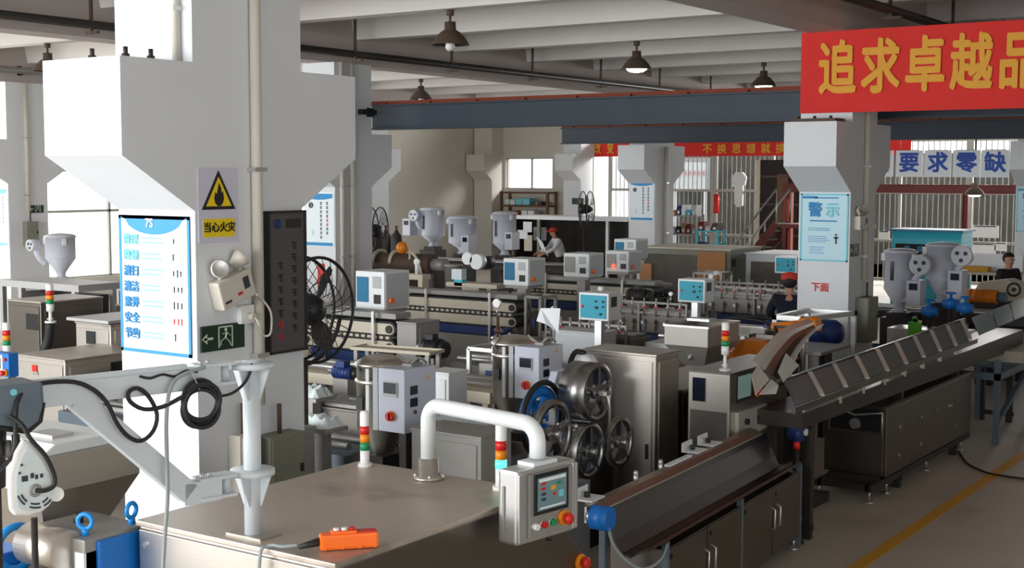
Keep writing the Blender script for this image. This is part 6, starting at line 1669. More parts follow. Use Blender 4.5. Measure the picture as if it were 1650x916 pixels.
hopper_dryer('grey hopper dryer in front of the teal machine, left one of the pair', -6.0, 18.2, 0.215, 1.93, 1.45, 1.14, (0.29, 1.24, 1.58, 0.19), (0.36, 1.79, 0.14))
hopper_dryer('taller grey hopper dryer in front of the teal machine, right one of the pair', -5.50, 18.45, 0.225, 2.02, 1.60, 1.28, (0.27, 1.34, 1.72, 0.19), (0.34, 1.92, 0.14), blank=True)
hopper_dryer('grey hopper dryer standing in the bright left bay behind the big pillar', -17.15, 12.9, 0.22, 2.02, 1.72, 1.42, None, (-0.30, 1.9, 0.09), blank=True)
hopper_dryer('pale hopper dryer against the plain back wall, farthest left of three', -17.3, 22.3, 0.25, 2.24, 1.72, 1.50, (-0.42, 1.70, 2.05, 0.2), (-0.25, 2.12, 0.12))
hopper_dryer('squat pale hopper dryer between the other two against the back wall', -16.45, 22.2, 0.29, 2.08, 1.60, 1.38, (0.36, 1.40, 1.75, 0.18), None)
hopper_dryer('pale hopper dryer in front of the back shelf, right one of three', -15.33, 22.1, 0.235, 2.19, 1.62, 1.40, (0.34, 1.5, 1.85, 0.18), None)
bench('dark bed under the pair of grey hopper dryers', -7.4, -4.0, 19.0, 1.05, 0.5, 'charcoal_metal', 2)
bench('dark line bed below the three far hopper dryers', -17.9, -13.0, 21.2, 1.25, 0.5, 'charcoal_metal', 2)

# brown dark extruder barrel group left of centre
t = thing('extruder_barrel', 'dark brown extruder barrel lying across behind the box by the fan', 'extruder', (-14.0, 16.9, 0))
b = MB(); b.cyl((-1.1, 0, 1.55), (0.9, 0, 1.55), 0.16, n=20); part(b, 'barrel', 'brown_iron', t)
b = MB(); b.bb((-1.3, -0.25, 0), (0.6, 0.25, 1.38)); part(b, 'base', 'brown_iron', t, 0.01)
for xx in (-0.2, 0.15):
    b = MB(); b.tube(arc((xx, 0, 1.55), 0.19, 0, PI, 10, (0, 1, 0), (0, 0, 1)), 0.03, 6); part(b, 'heater_band', 'belt_tan', t)
b = MB(); b.cyl((0.9, 0, 1.55), (1.15, 0, 1.55), 0.10, n=16); part(b, 'die_head', 'cast_grey', t)
b = MB(); b.sphere((0.3, -0.05, 1.80), 0.10, 12, 8); part(b, 'orange_cap', 'orange_paint', t)
b = MB(); b.tube(smooth_path([(0.5, -0.1, 1.6), (0.6, -0.2, 1.75), (0.75, -0.2, 1.6), (0.8, -0.15, 1.3)]), 0.025, 8); part(b, 'hose', 'belt_tan', t)
for k in range(3):
    t = thing('gas_cylinder', ['dark gas cylinder behind the brown barrel, farthest left', 'dark gas cylinder behind the brown barrel, middle one of three', 'dark gas cylinder behind the brown barrel, nearest the pale dryers'][k], 'gas cylinder', (-17.35 + 0.27 * k, 20.5, 0), group='dark gas cylinders')
    b = MB(); b.lathe([(0, 0), (0.11, 0), (0.115, 0.03), (0.115, 1.65), (0.10, 1.78), (0.04, 1.85), (0.04, 1.88), (0, 1.88)], n=18); part(b, 'shell', 'charcoal_metal', t)
    b = MB(); b.cyl((0, 0, 1.88), (0, 0, 1.97), 0.02, n=10); b.cyl((-0.04, 0, 1.95), (0.04, 0, 1.95), 0.012, n=8); part(b, 'valve', 'brown_iron', t)
# white round blower and small boxes in mid hall
t = thing('blower_unit', 'white round blower and motor on a pale stand left of the mid hall box', 'blower', (-11.35, 15.6, 0))
b = MB(); b.cyl((-0.06, -0.10, 1.78), (-0.06, 0.02, 1.78), 0.09, n=20); b.cyl((0.10, -0.10, 1.74), (0.10, 0.02, 1.74), 0.11, n=20); part(b, 'casing', 'white_enamel', t)
b = MB(); b.cyl((0.12, 0.02, 1.72), (0.12, 0.24, 1.72), 0.09, n=16); part(b, 'motor', 'charcoal_metal', t)
b = MB(); b.box((-0.20, -0.1, 1.55), (0.18, 0.12, 0.15)); o = part(b, 'meter_box', 'film_white', t)
b = MB(); b.box((-0.18, -0.1, 1.43), (0.14, 0.10, 0.09)); part(b, 'teal_base', 'teal_paint', o)
b = MB(); b.box((0.05, 0, 1.40), (0.9, 0.3, 0.06)); b.box((0.0, 0, 0.69), (0.3, 0.2, 1.38)); part(b, 'stand', 'belt_tan', t)
t = thing('dark_drum', 'dark steel drum standing left of the white round blower', 'drum', (-11.95, 15.9, 0))
b = MB(); b.lathe([(0, 0.9), (0.13, 0.9), (0.13, 1.62), (0.14, 1.62), (0.14, 1.65), (0, 1.65)], n=22); b.cyl((0, 0, 0), (0, 0, 0.9), 0.07, n=12); part(b, 'shell', 'cast_grey', t)
b = MB(); b.cyl((-0.16, 0, 1.2), (-0.16, 0, 1.26), 0.02, n=8); b.box((-0.12, 0, 1.23), (0.1, 0.03, 0.03)); part(b, 'tap', 'charcoal_metal', t)

# clear film bag and white paper on the second white dryer; blue things between
t = thing('paper_sheet', 'white paper sheet drooping over the pipes behind the second white dryer', 'paper', (-6.75, 10.5, 1.62))
b = MB(); b.add([(-0.12, 0, 0.12), (0.10, 0, 0.13), (0.09, -0.02, -0.10), (-0.02, -0.06, -0.02), (-0.14, -0.04, 0.0)], [(0, 1, 2, 3), (0, 3, 4)]); part(b, 'sheet', 'paper', t, thick=0.003)
b = MB(); b.cyl((0.02, 0.02, -1.62), (0.02, 0.02, 0.15), 0.012, n=8); b.cyl((0.02, 0.02, -1.62), (0.02, 0.02, -1.60), 0.1, n=14); part(b, 'stand_rod', 'aluminium', t)

# crates
t = thing('wrapped_crate', 'large machine crate wrapped in film with brown cardboard sheets on its front', 'crate', (-10.95, 22.1, 0))
w, d, h = 1.75, 1.3, 1.66
b = MB(); b.bb((-w / 2, -d / 2, 0.1), (w / 2, d / 2, h)); b.bb((-w / 2, -d / 2, 0), (w / 2, d / 2, 0.1)); part(b, 'body', 'box_olive', t, 0.01)
b = MB(); b.bb((-w / 2 + 0.05, -d / 2 - 0.02, 0.2), (w / 2 - 0.45, -d / 2, h - 0.10)); part(b, 'film_wrap', 'plastic_wrap', t, 0.01)
b = MB(); b.bb((w / 2 - 0.62, -d / 2 - 0.045, h - 0.50), (w / 2 - 0.08, -d / 2 - 0.02, h - 0.03)); part(b, 'cardboard_sheet', 'cardboard', t)
b = MB(); b.bb((w / 2 - 0.58, -d / 2 - 0.045, h - 0.95), (w / 2 - 0.08, -d / 2 - 0.02, h - 0.52)); part(b, 'cardboard_sheet', 'cardboard', t)
b = MB(); b.bb((-w / 2 - 0.02, -d / 2 - 0.06, h - 0.60), (-w / 2 + 0.22, -d / 2 - 0.02, h - 0.28)); part(b, 'cardboard_sheet', 'cardboard', t)
b = MB(); b.bb((w / 2, -d / 2 + 0.06, h - 0.28), (w / 2 + 0.01, -d / 2 + 0.2, h - 0.15)); part(b, 'dark_label', 'black_plastic', t)
b = MB(); b.bb((-w / 2 - 0.02, -d / 2 - 0.02, h), (w / 2 + 0.02, d / 2 + 0.02, h + 0.03)); part(b, 'top_board', 'belt_tan', t)
t = thing('wrapped_crate', 'pale machine crate wrapped in clear film behind the farthest teal box', 'crate', (-9.25, 22.3, 0))
w, d, h = 1.3, 1.2, 1.6
b = MB(); b.bb((-w / 2, -d / 2, 0.0), (w / 2, d / 2, h)); part(b, 'body', 'box_grey', t, 0.01)
b = MB(); b.bb((-w / 2 + 0.1, -d / 2 - 0.02, 0.15), (w / 2 - 0.03, -d / 2, h - 0.12)); part(b, 'film_wrap', 'plastic_wrap', t, 0.01)
b = MB(); b.bb((-w / 2 - 0.02, -d / 2 - 0.02, h), (w / 2 + 0.02, d / 2 + 0.02, h + 0.025)); part(b, 'lid', 'box_grey', t)

# dark booth with a white top rail
YB_ = 28.2
bx0, bx1 = at(828, 355, Y=YB_).x, at(1012, 358, Y=YB_).x
zt = at(920, 352, Y=YB_).z
t = thing('dark_booth', 'dark low booth with a white top rail in front of the back wall', 'booth', ((bx0 + bx1) / 2, YB_, 0))
w = bx1 - bx0
b = MB(); b.bb((-w / 2, 0.8, 0), (w / 2, 0.86, zt - 0.05)); b.bb((-w / 2, 0, 0), (-w / 2 + 0.06, 0.8, zt - 0.05)); b.bb((w / 2 - 0.06, 0, 0), (w / 2, 0.8, zt - 0.05)); part(b, 'walls', 'dark_interior', t)
b = MB(); b.bb((-w / 2, -0.04, zt - 0.05), (w / 2, 0.9, zt + 0.04)); part(b, 'top_rail', 'white_enamel', t)
b = MB(); b.bb((w * 0.32, -0.04, 0), (w * 0.32 + 0.07, 0.03, zt - 0.05)); part(b, 'white_post', 'white_enamel', t)
b = MB(); b.bb((-w * 0.28, -0.04, 0), (-w * 0.28 + 0.08, 0.03, zt - 0.05)); part(b, 'green_post', 'box_olive', t)
for k, (px_, py_, w_, h_, lb) in enumerate([(850, 366, 0.26, 0.26, 'pale paper notice high at the left end of the booth'), (842, 378, 0.30, 0.22, 'lower pale paper notice at the left end of the booth'), (870, 377, 0.40, 0.34, 'large white paper pinned behind the olive booth post'), (851, 392, 0.24, 0.40, 'long tan paper hanging at the left end of the booth')]):
    c = at(px_, py_, Y=YB_ + (0.79 if k == 2 else -0.05))
    o = thing('paper_notice', lb, 'notice', c, group='papers on the booth')
    b = MB(); b.box((0, 0, 0), (w_, 0.008, h_)); part(b, 'sheet', 'paper' if k != 3 else 'belt_tan', o)
    b = MB(); b.box((0, 0.02, h_ * .45), (w_ * 1.02, 0.035, 0.02)); part(b, 'clip_strip', 'aluminium', o)
# rack with folded goods against the back wall below the window
YS = 36.4
sx0, sx1 = at(815, 330, Y=YS).x, at(889, 330, Y=YS).x
t = thing('goods_rack', 'brown open rack with folded goods under the bright back window', 'rack', ((sx0 + sx1) / 2, YS, 0))
w = sx1 - sx0
for xx in (-w / 2, w / 2):
    for yy in (-0.25, 0.25):
        b = MB(); b.bb((xx - 0.04, yy - 0.04, 0), (xx + 0.04, yy + 0.04, 2.42)); part(b, 'upright', 'brown_wood', t)
for zz in (0.5, 1.2, 1.62, 1.95, 2.38):
    b = MB(); b.bb((-w / 2, -0.28, zz - 0.03), (w / 2, 0.28, zz + 0.03)); part(b, 'shelf', 'brown_wood' if zz != 1.62 else 'belt_tan', t)
for k, (u, zz, ww, hh, mt) in enumerate([(-0.6, 1.98, .4, .18, 'film_white'), (-0.1, 1.98, .55, .22, 'ink_cyan'), (0.45, 1.98, .35, .12, 'brown_iron'), (0.1, 1.65, .5, .16, 'paper'), (-0.5, 1.65, .45, .14, 'cardboard')]):
    o = thing('folded_bundle', ['white bundle on the rack under the window, top left', 'pale blue bundle on the rack under the window, top middle', 'brown bundle on the rack under the window, top right', 'white bundle on the tan shelf of the rack', 'brown carton on the tan shelf of the rack'][k], 'bundle', (t.location.x + u, YS, zz))
    b = MB(); b.box((0, -0.02, hh / 2), (ww, 0.4, hh)); part(b, 'wrapping', mt, o, 0.03)
    b = MB(); b.box((0, -0.02, hh / 2), (0.04, 0.41, hh + 0.01)); part(b, 'strap', 'cast_grey', o)

# red portal frame, stair and part racks before the bars
YR = 35.0
def red_post(name, label, px_, z1, Y, w_=0.16):
    c = at(px_, 350, Y=Y); o = thing(name, label, 'post', (c.x, Y, 0))
    b = MB(); b.bb((-w_ / 2, -0.01, 0), (w_ / 2, 0.01, z1)); b.bb((-w_ / 2, -0.08, 0), (-w_ / 2 + 0.012, 0.08, z1)); b.bb((w_ / 2 - 0.012, -0.08, 0), (w_ / 2, 0.08, z1)); part(b, 'column', 'red_steel', o)
    b = MB(); b.bb((-0.16, -0.14, 0), (0.16, 0.14, 0.02)); part(b, 'foot_plate', 'red_steel', o)
    return o
zb0, zb1 = at(1640, 313, Y=YR).z, at(1640, 299, Y=YR).z
red_post('red_column', 'dark red steel column left of the pillar under the red banner', 1271, zb0, YR, 0.2)
red_post('red_column', 'faded red steel column behind the right end of the teal machine', 1556, zb0, YR, 0.14)
bpy.data.objects['column.001'].data.materials[0] = MATS['faded_red']
c0, c1 = at(1262, 305, Y=YR), at(1660, 305, Y=YR)
t = thing('red_lintel', 'dark red steel beam under the hanging cards', 'beam', ((c0.x + c1.x) / 2, YR, zb0))
b = MB(); L_ = c1.x - c0.x; b.box((0, 0, (zb1 - zb0) / 2), (L_, 0.03, zb1 - zb0)); b.box((0, 0, 0.01), (L_, 0.18, 0.02)); b.box((0, 0, zb1 - zb0), (L_, 0.18, 0.02)); part(b, 'beam_web', 'red_steel', t)
b = MB(); b.box((-L_ / 2 + 0.1, 0, -0.1), (0.14, 0.14, 0.2)); part(b, 'bracket', 'red_steel', t)
# stair
YT = 31.0
s0, s1 = at(1180, 420, Y=YT), at(1262, 345, Y=YT)
t = thing('stair', 'steep steel stair with pale handrails before the back bars', 'stair', (s0.x, YT, 0))
dx = s1.x - s0.x; zs1 = 2.0; n = 9
for k in range(n):
    b = MB(); b.bb((dx * (k + .1) / n, -0.4, 0.2 * (k + 1) - 0.03), (dx * (k + 1.3) / n, 0.4, 0.2 * (k + 1))); part(b, 'tread', 'brown_iron', t)
for yy in (-0.42, 0.42):
    b = MB(); b.bar((0, yy, 0.12), (dx, yy, 0.2 * n), 0.03, 0.2); b.bb((-0.1, yy - 0.02, 0), (0.12, yy + 0.02, 0.2)); part(b, 'stringer', 'red_steel', t)
    b = MB(); b.tube([(0, yy, 0.1), (0.0, yy, 0.95), (dx, yy, 0.95 + 0.2 * n - 0.1), (dx, yy, 0.2 * n)], 0.025, 8); b.cyl((dx / 2, yy, 0.1 * n), (dx / 2, yy, 0.95 + 0.1 * n - 0.05), 0.02, n=8); part(b, 'handrail', 'aluminium', t)
t = thing('stair_landing', 'dark red landing block behind the stair', 'landing', (s1.x + 0.72, YT, 0))
b = MB(); b.bb((-0.55, -0.5, 1.7), (1.3, 0.9, 1.8)); part(b, 'deck', 'red_steel', t)
for xx in (-0.5, 1.2):
    b = MB(); b.bb((xx - 0.05, -0.45, 0), (xx + 0.05, -0.35, 1.7)); part(b, 'leg', 'red_steel', t)
b = MB(); b.bb((-0.5, 0.7, 0), (1.2, 0.8, 1.7)); part(b, 'back_sheet', 'dark_interior', t)
c0, c1 = at(1226, 258, Y=36.3), at(1292, 400, Y=36.3)
t = thing('dark_partition', 'tall dark brown partition standing behind the stair', 'partition', ((c0.x + c1.x) / 2, 36.3, 0)); w = c1.x - c0.x
b = MB(); b.bb((-w / 2, 0, 0), (w / 2, 0.12, c0.z)); part(b, 'sheet', 'dark_interior', t)
b = MB(); b.bb((-w / 2 - 0.14, -0.05, 0), (-w / 2, 0.14, c0.z)); part(b, 'side_post', 'belt_tan', t)
for zz in (1.2, 2.1, 2.9):
    b = MB(); b.bb((-w / 2, -0.03, zz), (w / 2, 0.0, zz + 0.06)); part(b, 'rail', 'brown_iron', t)
b = MB(); b.bb((-w * .1, -0.02, 1.5), (w * .15, 0.0, 3.0)); part(b, 'lighter_strip', 'brown_wood', t)
# racks with coloured boxes
def part_rack(label, px0, px1, Y, h, mt, n_shelf):
    a_, c_ = at(px0, 380, Y=Y), at(px1, 380, Y=Y)
    o = thing('part_rack', label, 'rack', ((a_.x + c_.x) / 2, Y, 0)); w = c_.x - a_.x
    for xx in (-w / 2, w / 2):
        for yy in (-0.2, 0.2):
            b = MB(); b.bb((xx - 0.025, yy - 0.025, 0), (xx + 0.025, yy + 0.025, h)); part(b, 'upright', mt, o)
    for k in range(n_shelf):
        b = MB(); z = h - 0.45 * k - 0.02; b.bb((-w / 2, -0.22, z - 0.03), (w / 2, 0.22, z)); part(b, 'shelf', mt, o)
    return o, w
r1, w1 = part_rack('grey part rack full of small parts before the back bars', 1086, 1127, 30.0, 2.0, 'cast_grey', 3)
r2, w2 = part_rack('teal steel rack beside the stair', 1129, 1162, 29.5, 1.66, 'teal_paint', 3)
mts = ['orange_paint', 'red_steel', 'box_grey', 'navy_paint', 'belt_tan', 'charcoal_metal', 'paper', 'brown_iron', 'cardboard', 'teal_paint']
kk = 0
words_c = ['orange', 'dark red', 'pale grey', 'navy', 'tan', 'charcoal', 'white', 'brown', 'cardboard coloured', 'teal']
for ri, (r_, w_, nm) in enumerate(((r1, w1, 'grey part rack'), (r2, w2, 'teal rack'))):
    for sh, z in ((0, r_.name == 'x'), (1, 0), (2, 0)):
        h_ = 2.0 if ri == 0 else 1.66
        zz = h_ - 0.45 * sh - 0.02
        cnt = 5 if ri == 0 else 3
        for k in range(cnt):
            i_ = (k * 3 + sh * 2 + ri) % 10
            o = thing('part_bin', '%s bin on the %s shelf of the %s%s' % (words_c[i_], ['top', 'middle', 'lower'][sh], nm, ['', ', second in its row', ', third in its row', ', fourth in its row', ', last in its row'][k]), 'bin', (r_.location.x - w_ / 2 + w_ * (k + .5) / cnt, r_.location.y - 0.02, zz), group='bins on the part racks')
            hh = RND.uniform(0.10, 0.26); ww = w_ / cnt * 0.8
            b = MB(); b.prism([(-0.16, 0), (0.14, 0), (0.16, hh), (-0.12, hh), (-0.17, hh * .6)], -ww / 2, ww / 2, axis='X'); part(b, 'tray', mts[i_], o)
            b = MB(); b.box((0, -0.165, hh * .3), (ww * .5, 0.012, hh * .3)); part(b, 'card_slot', 'paper', o)
# things hung on the bars
c = at(1191, 302, Y=36.99)
t = thing('white_jacket', 'white cloth hung on the back bars above the stair', 'cloth', c)
b = MB(); b.prism([(-0.12, 0.45), (0.12, 0.45), (0.24, 0.30), (0.20, 0.05), (0.14, 0.10), (0.13, -0.55), (-0.02, -0.60), (-0.14, -0.5), (-0.15, 0.10), (-0.22, 0.0), (-0.25, 0.28)], -0.05, 0.05, axis='Y'); part(b, 'cloth', 'white_cloth', t, 0.03)
b = MB(); b.tube([(0, 0.0, 0.44), (0, 0.03, 0.52), (0, 0.12, 0.53)], 0.012, 6); part(b, 'hanger_hook', 'charcoal_metal', t)
c = at(1154, 328, Y=36.9)
t = thing('red_roll', 'red roll standing upright on the back bars', 'roll', c)
b = MB(); b.cyl((0, 0, -0.30), (0, 0, 0.28), 0.09, n=14); part(b, 'roll', 'ink_red', t)
b = MB(); b.torus((0, 0.05, 0.1), 0.11, 0.012, (0, 0, 1), 18, 5); part(b, 'tie', 'charcoal_metal', t)
c0, c1 = at(1088, 262, Y=43.5), at(1140, 306, Y=43.5)
t = thing('yard_hoarding', 'pale hoarding with worn red print seen through the back bars', 'hoarding', ((c0.x + c1.x) / 2, 43.4, 0))
w = c1.x - c0.x; b = MB(); b.bb((-w / 2, 0, c1.z), (w / 2, 0.05, c0.z)); b.bb((-w / 2, 0, 0), (-w / 2 + 0.1, 0.08, c1.z)); b.bb((w / 2 - 0.1, 0, 0), (w / 2, 0.08, c1.z)); part(b, 'board', 'paper', t)
for k in range(7):
    b = MB(); zz = c0.z * .6 + c1.z * .4; b.box((-w * .42 + w * .14 * k, -0.01, zz), (w * .09, 0.01, 0.10)); b.box((-w * .42 + w * .14 * k, -0.01, zz), (w * .03, 0.012, 0.22)); part(b, 'worn_print', 'ink_red', t)

# teal machine, papers, yellow box, orange motor, valves at the right
YT2 = 30.0
c0, c1 = at(1437, 371, Y=YT2), at(1548, 405, Y=YT2)
t = thing('teal_machine', 'long teal machine behind the two grey hopper dryers', 'machine', ((c0.x + c1.x) / 2, YT2, 0)); w = c1.x - c0.x; h = c0.z
b = MB(); b.prism([(0, 0), (0, h - 0.18), (0.10, h), (0.9, h), (0.9, 0)], -w / 2, w / 2, axis='X'); part(b, 'housing', 'teal_paint', t, 0.01)
b = MB(); b.bb((-w / 2 - 0.05, -0.04, h - 0.02), (w / 2 + 0.05, 0.95, h + 0.03)); part(b, 'top_edge', 'deep_teal_panel', t)
b = MB(); b.bb((-w / 2 + 0.1, -0.02, h - 0.62), (w / 2 - 0.1, 0.0, h - 0.30)); part(b, 'dark_slot', 'dark_interior', t)
b = MB(); b.bb((w / 2 - 0.5, -0.05, h - 0.5), (w / 2 - 0.15, -0.02, h - 0.25)); part(b, 'control_plate', 'cast_grey', t)
for k in range(3):
    b = MB(); b.cyl((-w * .25 + .3 * k, -0.02, h - 0.40), (-w * .25 + .3 * k, -0.10, h - 0.40), 0.07, n=14); part(b, 'hand_wheel', 'deep_teal_panel', t)
for k, (x0, y0, x1, y1, lb) in enumerate([(1566, 363, 1609, 384, 'white paper board on the back bars right of the teal machine'), (1564, 392, 1604, 411, 'curled white papers below the paper board at right'), (1603, 391, 1622, 405, 'small lilac paper right of the curled papers'), (1549, 374, 1561, 393, 'white paper pasted on the red column'), (1416, 372, 1433, 386, 'small white paper on the back bars left of the teal machine')]):
    Yp = 37.05 if k != 3 else YR - 0.09
    a_, c_ = at(x0, y0, Y=Yp), at(x1, y1, Y=Yp)
    o = thing('paper_notice', lb, 'notice', ((a_.x + c_.x) / 2, Yp, (a_.z + c_.z) / 2), group='papers by the back bars')
    b = MB(); b.box((0, 0, 0), (c_.x - a_.x, 0.02, a_.z - c_.z)); part(b, 'sheet', 'paper', o)
    b = MB(); b.box((0, -0.012, (a_.z - c_.z) * .42), ((c_.x - a_.x) * .8, 0.004, 0.03)); part(b, 'heading_line', 'ink_dark', o)
Yy = 24.4
c = at(1590, 433, Y=Yy)
t = thing('work_bench', 'pale work bench with a yellow carton at the right below the papers', 'bench', (c.x, Yy, 0))
b = MB(); b.bb((-0.45, -0.3, c.z - 0.10), (0.55, 0.3, c.z - 0.05)); part(b, 'top', 'belt_tan', t)
for xx in (-0.4, 0.5):
    for yy in (-0.25, 0.25):
        b = MB(); b.bb((xx - .03, yy - .03, 0), (xx + .03, yy + .03, c.z - 0.1)); part(b, 'leg', 'cast_grey', t)
b = MB(); b.bb((-0.45, 0.25, c.z - 0.05), (0.55, 0.28, c.z + 0.25)); part(b, 'back_board', 'paper', t)
o = thing('yellow_carton', 'flat yellow carton on the pale work bench', 'carton', (c.x - 0.15, Yy - 0.1, c.z - 0.05)); b = MB(); b.box((0, 0, 0.045), (0.45, 0.25, 0.09)); part(b, 'box', 'yellow_paint', o, 0.004); b = MB(); b.box((0, 0, 0.0915), (0.44, 0.04, 0.003)); part(b, 'tape', 'belt_tan', o)
Yo = 19.6
c = at(1582, 478, Y=Yo)
t = thing('orange_motor', 'orange cylindrical motor lying right of the grey hopper dryers', 'motor', (c.x, Yo, 0))
b = MB(); b.cyl((-0.20, 0, c.z), (0.22, 0, c.z), 0.10, n=22); part(b, 'shell', 'orange_paint', t)
for k in range(5):
    b = MB(); b.torus((-0.15 + 0.08 * k, 0, c.z), 0.102, 0.006, (1, 0, 0), 22, 5); part(b, 'fin', 'orange_paint', t)
b = MB(); b.cyl((-0.36, 0, c.z), (-0.20, 0, c.z), 0.045, n=14); part(b, 'shaft_housing', 'orange_paint', t)
b = MB(); b.cyl((0.22, 0, c.z), (0.34, 0, c.z), 0.075, n=18); part(b, 'fan_cap', 'slate_blue_plastic', t)
b = MB(); b.bb((-0.15, -0.1, 0), (0.2, 0.1, c.z - 0.08)); part(b, 'stand', 'charcoal_metal', t)
t = thing('tan_gearbox', 'tan cast gearbox with handwheel behind the orange motor', 'gearbox', (c.x + 0.12, Yo + 0.7, 0))
b = MB(); b.prism([(-0.45, c.z - 0.1), (0.5, c.z - 0.1), (0.42, c.z + 0.12), (0.1, c.z + 0.22), (-0.3, c.z + 0.16)], -0.2, 0.2, axis='Y'); part(b, 'casting', 'belt_tan', t, 0.02)
b = MB(); b.torus((0.2, -0.22, c.z + 0.08), 0.09, 0.015, (0, 1, 0), 20, 6); b.cyl((0.2, -0.24, c.z + 0.08), (0.2, -0.2, c.z + 0.08), 0.03, n=10); part(b, 'hand_wheel', 'charcoal_metal', t)
b = MB(); b.bb((-0.4, -0.2, 0), (0.4, 0.2, c.z - 0.1)); part(b, 'stand', 'charcoal_metal', t)
for k, (px_, py_, lb) in enumerate([(1532, 490, 'blue pipe valve below the right grey dryer'), (1555, 497, 'tall blue pipe valve left of the orange motor'), (1498, 502, 'small blue pipe valve under the paired dryers')]):
    Yv = 17.7 - 0.15 * k; cc = at(px_, py_, Y=Yv)
    t = thing('blue_valve', lb, 'valve', (cc.x, Yv, 0), group='blue pipe valves')
    b = MB(); b.cyl((-0.10, 0, cc.z), (0.10, 0, cc.z), 0.055, n=14); b.sphere((0, 0, cc.z), 0.08, 12, 8); part(b, 'body', 'machine_blue', t)
    b = MB(); b.cyl((0, 0, cc.z), (0, 0, cc.z + 0.14), 0.02, n=8); b.torus((0, 0, cc.z + 0.14), 0.06, 0.012, (0, 0, 1), 16, 5); part(b, 'hand_wheel', 'machine_blue', t)
    b = MB(); b.cyl((0, 0, 0), (0, 0, cc.z), 0.03, n=10); part(b, 'riser_pipe', 'charcoal_metal', t)
Yg = 16.9
c = at(1470, 531, Y=Yg)
t = thing('steel_sink', 'stainless tank front with a green bag hung on it below the grey dryers', 'tank', (c.x + 0.05, Yg + 0.3, 0))
b = MB(); b.bb((-0.42, -0.18, 0), (0.58, 0.3, 1.02)); part(b, 'body', 'stainless', t, 0.01)
b = MB(); b.bb((0.18, -0.21, 0.86), (0.55, -0.18, 1.0)); part(b, 'pale_panel', 'box_grey', t)
o = thing('green_bag', 'bright green bag hung on the stainless tank', 'bag', (c.x, Yg + 0.095, c.z)); b = MB(); b.prism([(-0.08, -0.10), (0.08, -0.10), (0.09, 0.08), (-0.085, 0.09)], -0.02, 0.02, axis='Y'); part(b, 'bag', 'green_bag', o, 0.008); b = MB(); b.tube([(-0.04, 0, 0.08), (-0.03, 0.01, 0.13), (0.03, 0.01, 0.13), (0.04, 0, 0.08)], 0.006, 6); part(b, 'strap', 'green_bag', o)


# ---------------------------------------------------------------- people
def skin_mesh(name, joints, edges, radii, mt, parent, sub=2):
    me = bpy.data.meshes.new(name)
    me.from_pydata(joints, edges, []); me.update()
    me.materials.append(MATS[mt])
    o = bpy.data.objects.new(name, me); COL.objects.link(o)
    if parent: o.parent = parent
    md = o.modifiers.new('skin', 'SKIN'); md.use_smooth_shade = True
    for i, v in enumerate(me.skin_vertices[0].data):
        r = radii[i]; v.radius = r if isinstance(r, tuple) else (r, r); v.use_root = (i == 0)
    sd = o.modifiers.new('round', 'SUBSURF'); sd.levels = sub; sd.render_levels = sub
    return o


